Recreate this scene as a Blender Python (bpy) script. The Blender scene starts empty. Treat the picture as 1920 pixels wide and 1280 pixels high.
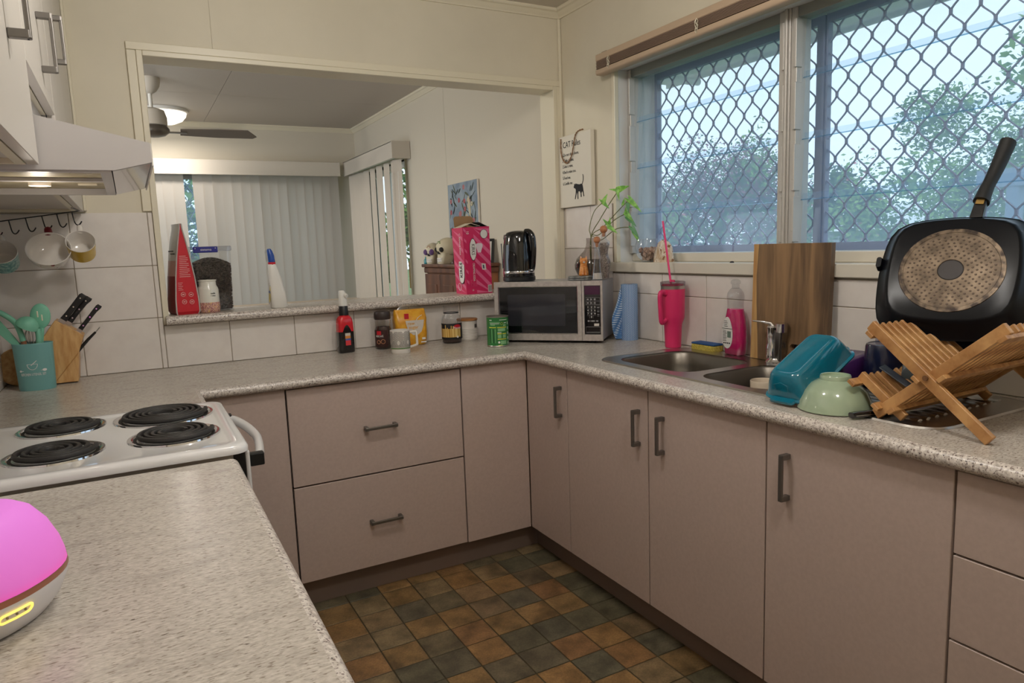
import bpy, bmesh, math, random
from mathutils import Vector, Matrix
random.seed(7)
D = bpy.data; SC = bpy.context.scene; COL = SC.collection
PI = math.pi

# ------------------------------------------------------------------ camera
def make_camera():
    yaw, pitch, roll = -0.4941, -0.1371, -0.0361
    cp, sp = math.cos(pitch), math.sin(pitch)
    f = Vector((-math.sin(yaw)*cp, math.cos(yaw)*cp, sp))
    r = Vector((math.cos(yaw), math.sin(yaw), 0)); u = r.cross(f)
    c, s = math.cos(roll), math.sin(roll)
    r2 = c*r + s*u; u2 = -s*r + c*u
    cam = D.cameras.new('camera'); o = D.objects.new('camera', cam); COL.objects.link(o)
    M = Matrix((r2, u2, -f)).transposed().to_4x4(); M.translation = (-1.4404, -2.5528, 1.3454)
    o.matrix_world = M
    cam.sensor_width = 36; cam.lens = 1311.35*36/1920; cam.clip_start = .02; cam.clip_end = 200
    SC.camera = o
make_camera()

# ------------------------------------------------------------------ world, lights, exposure
SC.view_settings.view_transform = 'Standard'; SC.view_settings.look = 'None'
SC.view_settings.exposure = 0.22; SC.view_settings.gamma = 1; SC.view_settings.use_curve_mapping = False
SC.cycles.use_denoising = True
SC.cycles.max_bounces = 10; SC.cycles.diffuse_bounces = 4; SC.cycles.glossy_bounces = 4
SC.cycles.transparent_max_bounces = 24; SC.cycles.transmission_bounces = 8
SC.cycles.caustics_reflective = False; SC.cycles.caustics_refractive = False
SC.cycles.sample_clamp_indirect = 4
def make_world():
    w = D.worlds.new('overcast_sky'); SC.world = w; w.use_nodes = True
    n = w.node_tree.nodes; l = w.node_tree.links; n.clear()
    out = n.new('ShaderNodeOutputWorld'); bg = n.new('ShaderNodeBackground')
    tc = n.new('ShaderNodeTexCoord'); no = n.new('ShaderNodeTexNoise'); rp = n.new('ShaderNodeValToRGB')
    no.inputs['Scale'].default_value = 2.2; no.inputs['Detail'].default_value = 3
    rp.color_ramp.elements[0].color = (.70, .85, 1, 1); rp.color_ramp.elements[0].position = .35
    rp.color_ramp.elements[1].color = (.88, .95, 1, 1); rp.color_ramp.elements[1].position = .65
    l.new(tc.outputs['Generated'], no.inputs['Vector']); l.new(no.outputs[0], rp.inputs[0])
    l.new(rp.outputs[0], bg.inputs[0]); bg.inputs[1].default_value = 1.65
    l.new(bg.outputs[0], out.inputs[0])
make_world()
def area(name, loc, size, power, col, rot=(0, 0, 0), shape='DISK', size_y=None):
    L = D.lights.new(name, 'AREA'); L.shape = shape; L.size = size; L.energy = power; L.color = col
    if size_y: L.size_y = size_y
    o = D.objects.new(name, L); COL.objects.link(o); o.location = loc; o.rotation_euler = rot
    return o
def bulb(name, loc, r, power, col):
    L = D.lights.new(name, 'POINT'); L.shadow_soft_size = r; L.energy = power; L.color = col
    o = D.objects.new(name, L); COL.objects.link(o); o.location = loc; return o
CEIL_POWER = 21
bulb('kitchen_ceiling_lamp_light', (-.55, -2.15, 2.345), .085, CEIL_POWER, (1, .955, .90))
bulb('kitchen_ceiling_lamp_light', (-.95, -1.05, 2.345), .085, CEIL_POWER*.95, (1, .955, .90))
area('dining_lamp_light', (-1.1, 3.75, 2.36), .22, 9, (1, .92, .82))
bulb('dining_fill_light', (-3.0, 1.5, 2.345), .085, 66, (1, .94, .86))  # unseen bulb added to brighten the dining room
bulb('range_hood_lamp_light', (-1.60, -.62, 1.486), .02, .3, (1, .88, .74))

# ------------------------------------------------------------------ helpers
def S(r, g, b):
    def c(v):
        v /= 255
        return v/12.92 if v <= .04045 else ((v+.055)/1.055)**2.4
    return (c(r), c(g), c(b), 1)

def pm(name, col, rough=.5, metal=0, coat=0, es=0, ecol=None, spec=.5, aniso=0):
    m = D.materials.new(name); m.use_nodes = True
    b = m.node_tree.nodes['Principled BSDF']
    b.inputs['Base Color'].default_value = col; b.inputs['Roughness'].default_value = rough
    b.inputs['Metallic'].default_value = metal; b.inputs['Coat Weight'].default_value = coat
    b.inputs['Coat Roughness'].default_value = .05
    b.inputs['Specular IOR Level'].default_value = spec
    if aniso: b.inputs['Anisotropic'].default_value = aniso
    if es:
        b.inputs['Emission Color'].default_value = ecol or col; b.inputs['Emission Strength'].default_value = es
    return m

def nz(m, c1, c2, scale=(10, 10, 10), detail=3, lo=.4, hi=.6, bump=0, rnd=False, rough=None, dist=0.0, nrough=.55):
    """noise-driven colour (object coordinates) from c1 to c2 in material m; returns colour socket"""
    nt = m.node_tree; n = nt.nodes; l = nt.links; b = n['Principled BSDF']
    tc = n.new('ShaderNodeTexCoord'); mp = n.new('ShaderNodeMapping'); no = n.new('ShaderNodeTexNoise'); rp = n.new('ShaderNodeValToRGB')
    mp.inputs['Scale'].default_value = scale; no.inputs['Scale'].default_value = 1; no.inputs['Detail'].default_value = detail
    no.inputs['Distortion'].default_value = dist; no.inputs['Roughness'].default_value = nrough
    e = rp.color_ramp.elements
    e[0].position = lo; e[0].color = c1; e[1].position = hi; e[1].color = c2
    l.new(tc.outputs['Object'], mp.inputs[0]); l.new(mp.outputs[0], no.inputs['Vector']); l.new(no.outputs[0], rp.inputs[0])
    if rnd:
        no.noise_dimensions = '4D'; oi = n.new('ShaderNodeObjectInfo'); mt = n.new('ShaderNodeMath'); mt.operation = 'MULTIPLY'
        mt.inputs[1].default_value = 37; l.new(oi.outputs['Random'], mt.inputs[0]); l.new(mt.outputs[0], no.inputs['W'])
    l.new(rp.outputs[0], b.inputs['Base Color'])
    if bump:
        bp = n.new('ShaderNodeBump'); bp.inputs['Strength'].default_value = bump; bp.inputs['Distance'].default_value = .002
        l.new(no.outputs[0], bp.inputs['Height']); l.new(bp.outputs[0], b.inputs['Normal'])
    return rp.outputs[0]

def over(m, base, c, scale, lo, hi, detail=2, rough=.6, fac=1.0):
    """mix flecks of colour c over socket base where noise > lo..hi"""
    nt = m.node_tree; n = nt.nodes; l = nt.links; b = n['Principled BSDF']
    tc = n.new('ShaderNodeTexCoord'); mp = n.new('ShaderNodeMapping'); no = n.new('ShaderNodeTexNoise'); rp = n.new('ShaderNodeValToRGB')
    mp.inputs['Scale'].default_value = scale; no.inputs['Scale'].default_value = 1; no.inputs['Detail'].default_value = detail
    e = rp.color_ramp.elements; e[0].position = lo; e[0].color = (0, 0, 0, 1); e[1].position = hi; e[1].color = (fac, fac, fac, 1)
    mx = n.new('ShaderNodeMixRGB'); mx.inputs[2].default_value = c
    l.new(tc.outputs['Object'], mp.inputs[0]); l.new(mp.outputs[0], no.inputs['Vector']); l.new(no.outputs[0], rp.inputs[0])
    l.new(rp.outputs[0], mx.inputs[0]); l.new(base, mx.inputs[1]); l.new(mx.outputs[0], b.inputs['Base Color'])
    return mx.outputs[0]

def glassy(name, tint=(1, 1, 1, 1), gloss=.06, rough=.02, haze=0, hazecol=(.7, .8, .9, 1), edge=.55):
    m = D.materials.new(name); m.use_nodes = True; n = m.node_tree.nodes; l = m.node_tree.links; n.clear()
    out = n.new('ShaderNodeOutputMaterial'); tr = n.new('ShaderNodeBsdfTransparent'); gl = n.new('ShaderNodeBsdfGlossy')
    lw = n.new('ShaderNodeLayerWeight'); lw.inputs[0].default_value = .35
    mr = n.new('ShaderNodeMapRange'); mr.inputs[3].default_value = gloss; mr.inputs[4].default_value = edge
    mx = n.new('ShaderNodeMixShader'); tr.inputs[0].default_value = tint; gl.inputs[1].default_value = rough
    pw = n.new('ShaderNodeMath'); pw.operation = 'POWER'; pw.inputs[1].default_value = 2
    l.new(lw.outputs['Facing'], pw.inputs[0]); l.new(pw.outputs[0], mr.inputs[0]); l.new(mr.outputs[0], mx.inputs[0])
    l.new(tr.outputs[0], mx.inputs[1]); l.new(gl.outputs[0], mx.inputs[2])
    last = mx.outputs[0]
    if haze:
        df = n.new('ShaderNodeBsdfTranslucent'); df.inputs[0].default_value = hazecol
        m2 = n.new('ShaderNodeMixShader'); m2.inputs[0].default_value = haze
        l.new(last, m2.inputs[1]); l.new(df.outputs[0], m2.inputs[2]); last = m2.outputs[0]
    l.new(last, out.inputs[0])
    return m

class MB:
    def __init__(s): s.v = []; s.f = []
    def add(s, vs, fs):
        n = len(s.v); s.v += [tuple(v) for v in vs]; s.f += [tuple(i+n for i in f) for f in fs]; return s
    def box(s, x0, x1, y0, y1, z0, z1):
        if x0 > x1: x0, x1 = x1, x0
        if y0 > y1: y0, y1 = y1, y0
        if z0 > z1: z0, z1 = z1, z0
        return s.add([(x0,y0,z0),(x1,y0,z0),(x1,y1,z0),(x0,y1,z0),(x0,y0,z1),(x1,y0,z1),(x1,y1,z1),(x0,y1,z1)],
                     [(0,3,2,1),(4,5,6,7),(0,1,5,4),(1,2,6,5),(2,3,7,6),(3,0,4,7)])
    def frame(s, plane, h0, h1, u0, u1, v0, v1, w, wt=None, wb=None, wr=None):
        wt = w if wt is None else wt; wb = w if wb is None else wb; wr = w if wr is None else wr
        for a0, a1, b0, b1 in ((u0, u0+w, v0, v1), (u1-wr, u1, v0, v1), (u0+w, u1-wr, v0, v0+wb), (u0+w, u1-wr, v1-wt, v1)):
            if a1 <= a0 or b1 <= b0: continue
            if plane == 'x': s.box(h0, h1, a0, a1, b0, b1)
            elif plane == 'y': s.box(a0, a1, h0, h1, b0, b1)
            else: s.box(a0, a1, b0, b1, h0, h1)
        return s
    def loft(s, loops, c0=True, c1=True):
        n = len(loops[0]); vs = [p for L in loops for p in L]; fs = []
        for k in range(len(loops)-1):
            for i in range(n):
                j = (i+1) % n
                fs.append((k*n+i, k*n+j, (k+1)*n+j, (k+1)*n+i))
        if c0: fs.append(tuple(range(n-1, -1, -1)))
        if c1: fs.append(tuple((len(loops)-1)*n+i for i in range(n)))
        return s.add(vs, fs)
    def lathe(s, prof, n=32, c=(0, 0, 0), sx=1, sy=1, c0=True, c1=True):
        return s.loft([[(c[0]+sx*max(r, 1e-4)*math.cos(2*PI*i/n), c[1]+sy*max(r, 1e-4)*math.sin(2*PI*i/n), c[2]+z) for i in range(n)] for r, z in prof], c0, c1)
    def cyl(s, p0, p1, r, n=16, r1=None): return s.tube([p0, p1], [r, r if r1 is None else r1], n)
    def tube(s, pts, r, n=8, closed=False, flat=1.0):
        pts = [Vector(p) for p in pts]; N = len(pts); loops = []
        rs = r if isinstance(r, (list, tuple)) else [r]*N
        ref = None
        for i in range(N):
            a = pts[(i-1) % N] if (closed or i > 0) else pts[i]; b = pts[(i+1) % N] if (closed or i < N-1) else pts[i]
            t = (b-a).normalized()
            if ref is None:
                ref = t.cross(Vector((0, 0, 1)))
                if ref.length < 1e-3: ref = t.cross(Vector((0, 1, 0)))
            ref = (ref - t*ref.dot(t)).normalized(); bi = t.cross(ref)
            loops.append([pts[i] + rs[i]*(math.cos(2*PI*k/n)*ref + flat*math.sin(2*PI*k/n)*bi) for k in range(n)])
        if closed:
            loops.append(loops[0]); return s.loft(loops, False, False)
        return s.loft(loops)
    def prism(s, poly, h0, h1, ax='z'):
        def P(a, b, h): return {'z': (a, b, h), 'y': (a, h, b), 'x': (h, a, b)}[ax]
        return s.loft([[P(a, b, h0) for a, b in poly], [P(a, b, h1) for a, b in poly]])
    def sphere(s, c, r, n=16, m=10, sz=1):
        return s.lathe([(r*math.sin(PI*k/m), -r*sz*math.cos(PI*k/m)) for k in range(m+1)], n, c)
    def xf(s, M, i0=0):
        s.v = s.v[:i0] + [tuple(M @ Vector(v)) for v in s.v[i0:]]; return s
    def build(s, name, mat, parent=None, loc=(0, 0, 0), rot=(0, 0, 0), smooth=None, bevel=0, seg=2):
        me = D.meshes.new(name); me.from_pydata(s.v, [], s.f)
        bm = bmesh.new(); bm.from_mesh(me)
        bmesh.ops.recalc_face_normals(bm, faces=bm.faces)
        if bevel:
            ed = [e for e in bm.edges if len(e.link_faces) == 2 and e.calc_face_angle(0) > .5]
            bmesh.ops.bevel(bm, geom=ed, offset=bevel, segments=seg, profile=.5, affect='EDGES', clamp_overlap=True)
        bm.to_mesh(me); bm.free()
        return place(name, me, mat, parent, loc, rot, smooth)

def place(name, me, mat, parent=None, loc=(0, 0, 0), rot=(0, 0, 0), smooth=None):
    if smooth:
        me.shade_smooth(); me.set_sharp_from_angle(angle=math.radians(smooth))
    if mat is not None and len(me.materials) == 0: me.materials.append(mat)
    o = D.objects.new(name, me); COL.objects.link(o); o.location = loc; o.rotation_euler = rot
    if parent is not None: o.parent = parent
    return o

def tag(o, label=None, cat=None, group=None, kind=None):
    if label: o['label'] = label
    if cat: o['category'] = cat
    if group: o['group'] = group
    if kind: o['kind'] = kind
    return o
def thing(name, label, cat, loc=(0, 0, 0), rot=(0, 0, 0), group=None, kind=None):
    o = D.objects.new(name, None); COL.objects.link(o); o.location = loc; o.rotation_euler = rot; o.empty_display_size = .05
    return tag(o, label, cat, group, kind)
def struct(o): o['kind'] = 'structure'; return o
def inst(src, name, parent, loc, rot=(0, 0, 0), mat=None):
    o = D.objects.new(name, src.data); COL.objects.link(o); o.location = loc; o.rotation_euler = rot; o.parent = parent
    return o
def rrect(w, h, r, k=5, cx=0, cy=0):
    p = []
    for qx, qy, a0 in ((1, 1, 0), (-1, 1, 90), (-1, -1, 180), (1, -1, 270)):
        for i in range(k+1):
            a = math.radians(a0+90*i/k); p.append((cx+qx*(w/2-r)+r*math.cos(a), cy+qy*(h/2-r)+r*math.sin(a)))
    return p
def lift(poly, z): return [(x, y, z) for x, y in poly]
def fill_holes(outer, holes, z):
    """triangulated planar face with holes -> (verts, faces)"""
    bm = bmesh.new(); ed = []
    for loop in [outer]+holes:
        vs = [bm.verts.new((x, y, z)) for x, y in loop]
        for i in range(len(vs)): ed.append(bm.edges.new((vs[i], vs[(i+1) % len(vs)])))
    bmesh.ops.triangle_fill(bm, use_beauty=True, use_dissolve=False, edges=ed)
    bm.verts.index_update()
    vs = [tuple(v.co) for v in bm.verts]; fs = [tuple(v.index for v in f.verts) for f in bm.faces]
    bm.free(); return vs, fs
def text_mesh(txt, size, ext=.0003, align='CENTER', squeeze=1.0):
    cu = D.curves.new('lettering', 'FONT'); cu.body = txt; cu.size = size; cu.align_x = align; cu.align_y = 'CENTER'; cu.extrude = ext
    cu.resolution_u = 2
    o = D.objects.new('lettering', cu); me = D.meshes.new_from_object(o); D.objects.remove(o); D.curves.remove(cu)
    if squeeze != 1.0:
        for v in me.vertices: v.co.x *= squeeze
    return me
def text(txt, size, mat, parent, loc, rot=(PI/2, 0, 0), ext=.0003, align='CENTER', squeeze=1.0, name='lettering'):
    return place(name, text_mesh(txt, size, ext, align, squeeze), mat, parent, loc, rot)
def text_bend(txt, size, mat, parent, r, z, ang, ext=.0003, squeeze=1.0, turn=0, sx=1, sy=1, name='lettering'):
    """lettering wrapped on a vertical cylinder of radius r around the parent's axis; ang: facing azimuth (0 = -y), turn rotates letters in-plane"""
    me = text_mesh(txt, size, ext, 'CENTER', squeeze)
    for v in me.vertices:
        x, y = v.co.x, v.co.y
        if turn: x, y = x*math.cos(turn)-y*math.sin(turn), x*math.sin(turn)+y*math.cos(turn)
        a = ang + x/r; R = r+.0006+v.co.z
        v.co = (sx*R*math.sin(a), -sy*R*math.cos(a), z+y)
    return place(name, me, mat, parent)
def patch(r0, z0, z1, a0, a1, n=12, t=.0006, sx=1, sy=1):
    """thin label patch on a cylinder (r0 may be function of z)"""
    rf = r0 if callable(r0) else (lambda z: r0)
    m = MB(); k = 6; g = []
    for j in range(k+1):
        z = z0+(z1-z0)*j/k
        for i in range(n+1):
            a = a0+(a1-a0)*i/n; R = rf(z)+t
            g.append((sx*R*math.sin(a), -sy*R*math.cos(a), z))
    f = [(j*(n+1)+i, j*(n+1)+i+1, (j+1)*(n+1)+i+1, (j+1)*(n+1)+i) for j in range(k) for i in range(n)]
    return m.add(g, f)
def cdisc(r, ac, zc, ra, rz, n=20, sx=1, sy=1):
    """round print following a cylinder of radius r (ra: half width along the arc, rz: half height)"""
    m = MB(); vs = [(sx*r*math.sin(ac), -sy*r*math.cos(ac), zc)]; fs = []
    for k in range(1, 5):
        for i in range(n):
            t = 2*PI*i/n; a = ac+ra*k/4/r*math.cos(t); vs.append((sx*r*math.sin(a), -sy*r*math.cos(a), zc+rz*k/4*math.sin(t)))
    for i in range(n): fs.append((0, 1+i, 1+(i+1) % n))
    for k in range(3):
        for i in range(n): fs.append((1+k*n+i, 1+(k+1)*n+i, 1+(k+1)*n+(i+1) % n, 1+k*n+(i+1) % n))
    return m.add(vs, fs)
def qbez(a, b, c, n=8):
    a, b, c = Vector(a), Vector(b), Vector(c)
    return [(1-t)**2*a + 2*t*(1-t)*b + t*t*c for t in [i/n for i in range(n+1)]]
def spline(pts, n=6):
    P = [Vector(p) for p in pts]; out = []
    for i in range(len(P)-1):
        p0 = P[max(i-1, 0)]; p1 = P[i]; p2 = P[i+1]; p3 = P[min(i+2, len(P)-1)]
        for k in range(n):
            t = k/n
            out.append(.5*((2*p1)+(-p0+p2)*t+(2*p0-5*p1+4*p2-p3)*t*t+(-p0+3*p1-3*p2+p3)*t**3))
    out.append(P[-1]); return out

# ------------------------------------------------------------------ materials
M = {}
M['wall'] = pm('cream_wall_paint', S(224, 215, 190), .55); nz(M['wall'], S(216, 208, 188), S(224, 216, 196), (3, 3, 3), 4, .3, .7)
M['trim'] = pm('cream_gloss_trim', S(228, 220, 198), .35)
M['ceil'] = pm('ceiling_paint', S(205, 198, 186), .6)
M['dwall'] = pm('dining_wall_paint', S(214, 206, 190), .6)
M['cab'] = pm('taupe_laminate', S(193, 172, 158), .42); nz(M['cab'], S(188, 169, 160), S(194, 175, 166), (90, 90, 90), 3, .35, .65)
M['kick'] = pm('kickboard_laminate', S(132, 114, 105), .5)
M['dark'] = pm('dark_gap', S(38, 34, 32), .8)
M['steelhandle'] = pm('grey_metal_handle', S(128, 124, 120), .38, .9)
M['chrome'] = pm('chrome', S(225, 225, 228), .08, 1)
M['steel'] = pm('brushed_stainless', S(190, 186, 180), .28, 1, aniso=.4)
M['mwsteel'] = pm('microwave_stainless', S(205, 200, 196), .36, .75); _s = nz(M['mwsteel'], S(196, 190, 186), S(212, 206, 202), (60, 60, 60), 3, .35, .65); over(M['mwsteel'], _s, S(90, 80, 78), (170, 170, 170), .70, .74)
M['white'] = pm('white_enamel', S(232, 232, 232), .18, coat=.5)
M['hood'] = pm('white_hood_steel', S(202, 199, 199), .35)
M['tile'] = pm('wall_tile_glaze', S(222, 214, 206), .28); nz(M['tile'], S(226, 219, 213), S(233, 227, 221), (14, 14, 14), 3, .35, .65, bump=.08, rnd=True)
M['grout'] = pm('wall_grout', S(150, 138, 122), .8)
def laminate():
    m = pm('speckled_laminate', S(200, 190, 175), .27)
    s = nz(m, S(176, 168, 158), S(212, 205, 196), (90, 260, 170), 5, .34, .64)
    s = over(m, s, S(158, 150, 142), (12, 26, 20), .50, .72, 4, fac=.5)
    s = over(m, s, S(128, 116, 102), (85, 290, 200), .585, .66, 3, fac=.8)
    s = over(m, s, S(92, 80, 70), (62, 200, 130), .66, .71, 3, fac=.85)
    s = over(m, s, S(216, 208, 196), (110, 330, 200), .62, .70, 3, fac=.5)
    return m
M['lam'] = laminate()
def edge_laminate():
    m = pm('speckled_laminate_edge', S(205, 190, 178), .3)
    s = nz(m, S(176, 166, 158), S(228, 220, 212), (130, 130, 130), 4, .36, .6)
    s = over(m, s, S(120, 104, 98), (210, 210, 210), .585, .63, 3)
    s = over(m, s, S(66, 54, 52), (150, 150, 150), .655, .69, 3)
    return m
M['lamedge'] = edge_laminate()
def floor_mat():
    m = pm('vinyl_slate_tile', S(110, 90, 60), .42); nt = m.node_tree; n = nt.nodes; l = nt.links; b = n['Principled BSDF']
    oi = n.new('ShaderNodeObjectInfo'); rp = n.new('ShaderNodeValToRGB'); rp.color_ramp.interpolation = 'LINEAR'
    cols = [(0, S(92, 86, 66)), (.18, S(94, 90, 74)), (.35, S(108, 92, 70)), (.5, S(130, 104, 68)), (.65, S(142, 110, 70)), (.8, S(124, 92, 62)), (.9, S(132, 114, 84)), (1, S(90, 84, 66))]
    e = rp.color_ramp.elements; e[0].color = cols[0][1]; e[1].color = cols[-1][1]
    for p, c in cols[1:-1]:
        k = e.new(p); k.color = c
    tc = n.new('ShaderNodeTexCoord'); no = n.new('ShaderNodeTexNoise'); no.noise_dimensions = '4D'; no.inputs['Scale'].default_value = 14; no.inputs['Detail'].default_value = 4
    mt = n.new('ShaderNodeMath'); mt.operation = 'MULTIPLY'; mt.inputs[1].default_value = 53
    n2 = n.new('ShaderNodeTexNoise'); n2.inputs['Scale'].default_value = 160; n2.inputs['Detail'].default_value = 3
    l.new(oi.outputs['Random'], mt.inputs[0]); l.new(mt.outputs[0], no.inputs['W']); l.new(tc.outputs['Object'], no.inputs['Vector']); l.new(tc.outputs['Object'], n2.inputs['Vector'])
    l.new(oi.outputs['Random'], rp.inputs[0])
    r1 = n.new('ShaderNodeMapRange'); r1.inputs[1].default_value = .3; r1.inputs[2].default_value = .7; r1.inputs[3].default_value = .45; r1.inputs[4].default_value = 1.45
    r2 = n.new('ShaderNodeMapRange'); r2.inputs[1].default_value = .3; r2.inputs[2].default_value = .7; r2.inputs[3].default_value = .8; r2.inputs[4].default_value = 1.2
    l.new(no.outputs[0], r1.inputs[0]); l.new(n2.outputs[0], r2.inputs[0])
    mm = n.new('ShaderNodeMath'); mm.operation = 'MULTIPLY'; l.new(r1.outputs[0], mm.inputs[0]); l.new(r2.outputs[0], mm.inputs[1])
    mx = n.new('ShaderNodeVectorMath'); mx.operation = 'SCALE'; l.new(rp.outputs[0], mx.inputs[0]); l.new(mm.outputs[0], mx.inputs['Scale'])
    l.new(mx.outputs[0], b.inputs['Base Color'])
    bp = n.new('ShaderNodeBump'); bp.inputs['Strength'].default_value = .3; bp.inputs['Distance'].default_value = .001
    l.new(n2.outputs[0], bp.inputs['Height']); l.new(bp.outputs[0], b.inputs['Normal'])
    return m
M['floor'] = floor_mat()
M['fgrout'] = pm('vinyl_grout', S(74, 66, 48), .6)
M['black'] = pm('black_plastic', S(22, 22, 24), .35)
M['gloss'] = pm('gloss_black', S(10, 10, 14), .06, coat=.6)
M['rubber'] = pm('matte_black', S(24, 24, 25), .6)
M['ink'] = pm('black_ink', S(26, 25, 28), .7)
M['whiteprint'] = pm('white_print', S(235, 232, 228), .5)
M['paper'] = pm('white_plastic', S(232, 230, 224), .3)
M['bamboo'] = pm('bamboo', S(186, 140, 88), .45); nz(M['bamboo'], S(156, 108, 62), S(200, 154, 100), (60, 20, 20), 4, .35, .65)
M['glass'] = glassy('clear_glass', (.93, .94, .95, 1), .08, edge=.8)
M['plastic'] = glassy('clear_plastic', (.90, .91, .92, 1), .06, .08)
M['smoke'] = glassy('grey_tinted_glass', (.74, .70, .68, 1), .06, edge=.7)
M['alu'] = pm('aluminium', S(176, 178, 182), .35, .7)
M['sash'] = pm('grey_window_channel', S(196, 192, 186), .4, .2)
print('materials ok')

# ================================================================== SETTING
B, R, LW, ZC = .591, .591, -1.885, 2.505        # back wall plane y, window wall plane x, left wall plane x, ceiling
YF, YN, DLX = 4.30, -3.4, -3.6                  # far dining wall, wall behind the camera, dining left wall
OX0, OX1, OZ1, BT = -1.319, .534, 2.115, .115   # servery opening, back wall thickness

# floor with vinyl tiles
fl = struct(MB().box(LW-.1, R+.1, YN, .591, -.05, -.0012).build('floor', M['fgrout']))
tm = None
SP = .128
for i in range(-7, 5):
    for j in range(-4, 16):
        x = -.435+i*SP; y = -.385-j*SP
        if x > .02+SP/2 or x < -1.42 or y < -2.35 or y > .03: continue
        g = .0022
        if tm is None:
            tm = MB().box(-SP/2+g, SP/2-g, -SP/2+g, SP/2-g, -.001, .0016).build('tile', M['floor'], fl, (x+SP/2, y+SP/2, 0), bevel=.001, seg=1)
        else: inst(tm, 'tile', fl, (x+SP/2, y+SP/2, 0), (0, 0, random.choice((0, PI/2, PI, -PI/2))))
M['dfloor'] = pm('dining_floor', S(120, 104, 88), .5)
struct(MB().box(DLX, R+.1, .591+BT, YF, -.05, 0).build('floor', M['dfloor']))

# ceilings
struct(MB().box(LW-.1, R+.1, YN, B+BT/2, ZC, ZC+.06).build('ceiling', M['ceil']))
cl = MB()
for x0, x1 in ((DLX, -1.95), (-1.947, -.75), (-.747, R+.1)):
    for y0, y1 in ((B+BT/2, 1.9), (1.903, 3.1), (3.103, YF)): cl.box(x0, x1, y0, y1, ZC, ZC+.05)
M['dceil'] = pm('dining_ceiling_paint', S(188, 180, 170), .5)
cl.box(DLX, R, B+BT/2, YF, ZC+.004, ZC+.06)
struct(cl.build('ceiling', M['dceil']))

# back wall with the servery opening
w = MB()
w.box(LW-.1, OX0-.012, B, B+BT, 0, ZC); w.box(OX1+.012, R+.05, B, B+BT, 0, ZC); w.box(OX0-.012, OX1+.012, B, B+BT, 0, 1.07)
w.box(OX0-.012, -1.0655, B, B+BT, OZ1+.012, ZC); w.box(-1.0625, OX1+.012, B, B+BT, OZ1+.012, ZC); w.box(-1.07, -1.06, B+.004, B+BT, OZ1+.012, ZC)
wb = struct(w.build('wall_back', M['wall']))
# left wall, wall behind the camera, dining walls
wl = struct(MB().box(LW-.1, LW, YN, B, 0, ZC).build('wall_left', M['wall']))
struct(MB().box(LW-.1, R+.1, YN-.1, YN, 0, ZC).build('wall_front', M['wall']))
LY0, LY1, LZ0, LZ1 = 1.0, 3.95, .35, 2.15          # unseen window added in the dining left wall for sky fill light
struct(MB().box(DLX-.1, DLX, B, LY0, 0, ZC).box(DLX-.1, DLX, LY1, YF, 0, ZC).box(DLX-.1, DLX, LY0, LY1, 0, LZ0).box(DLX-.1, DLX, LY0, LY1, LZ1, ZC).build('wall_left', M['dwall']))
struct(MB().frame('x', DLX-.08, DLX-.03, LY0, LY1, LZ0, LZ1, .045).box(DLX-.079, DLX-.031, 2.42, 2.465, LZ0+.045, LZ1-.045).build('fill_window', M['alu']))
FWX0, FWX1, FWZ0, FWZ1 = -2.9, .25, .55, 2.06
w = MB().box(DLX-.1, FWX0, YF, YF+.1, 0, ZC).box(FWX1, R+.1, YF, YF+.1, 0, ZC).box(FWX0, FWX1, YF, YF+.1, 0, FWZ0).box(FWX0, FWX1, YF, YF+.1, FWZ1, ZC)
struct(w.build('wall_far', M['dwall']))
# window wall, kitchen part and dining part (same plane)
WY0, WY1, WZ0, WZ1 = -2.35, .148, 1.245, 2.135
SDY0, SDY1, SDZ = 2.93, 4.12, 2.06
w = MB().box(R, R+.14, YN, WY0, 0, ZC).box(R, R+.14, WY1, B+.03, 0, ZC).box(R, R+.14, WY0, WY1, 0, WZ0-.03).box(R, R+.14, WY0, WY1, WZ1, ZC)
wr = struct(w.build('wall_right', M['wall']))
w = MB().box(R, R+.14, B+.03, 2.0985, 0, ZC).box(R, R+.14, 2.1015, SDY0, 0, ZC).box(R, R+.14, SDY1, YF, 0, ZC).box(R, R+.14, SDY0, SDY1, SDZ, ZC).box(R+.003, R+.1, 2.09, 2.11, 0, ZC)
struct(w.build('wall_right', M['dwall']))

# cornices, corner bead, architrave
def cornice(name, p0, p1, inward, mat):
    """stepped cove between wall and ceiling; inward = unit vector away from the wall"""
    prof = [(0, 0), (0, -.040), (.008, -.040), (.012, -.034), (.030, -.016), (.040, -.012), (.044, -.006), (.044, 0)]
    iv = Vector(inward); m = MB()
    m.loft([[Vector(p)+iv*a+Vector((0, 0, b)) for a, b in prof] for p in (p0, p1)])
    return struct(m.build(name, mat))
cornice('trim_1', (LW, B, ZC), (R, B, ZC), (0, -1, 0), M['trim'])
cornice('trim_2', (R, YN, ZC), (R, B, ZC), (-1, 0, 0), M['trim'])
cornice('trim_3', (DLX, YF, ZC), (R, YF, ZC), (0, -1, 0), M['trim'])
cornice('trim_4', (R, B+BT, ZC), (R, YF, ZC), (-1, 0, 0), M['trim'])
struct(MB().box(R-.016, R, B-.016, B, 1.53, ZC-.04).build('trim_5', M['trim'], bevel=.006))
a = MB()
AW = .052; TH = .012
a.box(OX0-.022-.032, OX0-.022, B-TH, B, 1.527, OZ1+.0195); a.box(OX0-.022-.032, OX1+.05, B-TH, B, OZ1+.0205, OZ1+.05); a.box(OX1+.0205, OX1+.05, B-TH, B, .9, OZ1+.0195)
a.box(OX0-.0215, OX0, B-TH-.004, B+BT+.002, 1.08, OZ1+.0195); a.box(OX0+.0005, OX1-.0005, B-TH-.004, B+BT+.002, OZ1, OZ1+.0195); a.box(OX1, OX1+.0195, B-TH-.004, B+BT+.002, 1.08, OZ1+.0195)
struct(a.build('trim_6', M['trim'], bevel=.002, seg=1))
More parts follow.
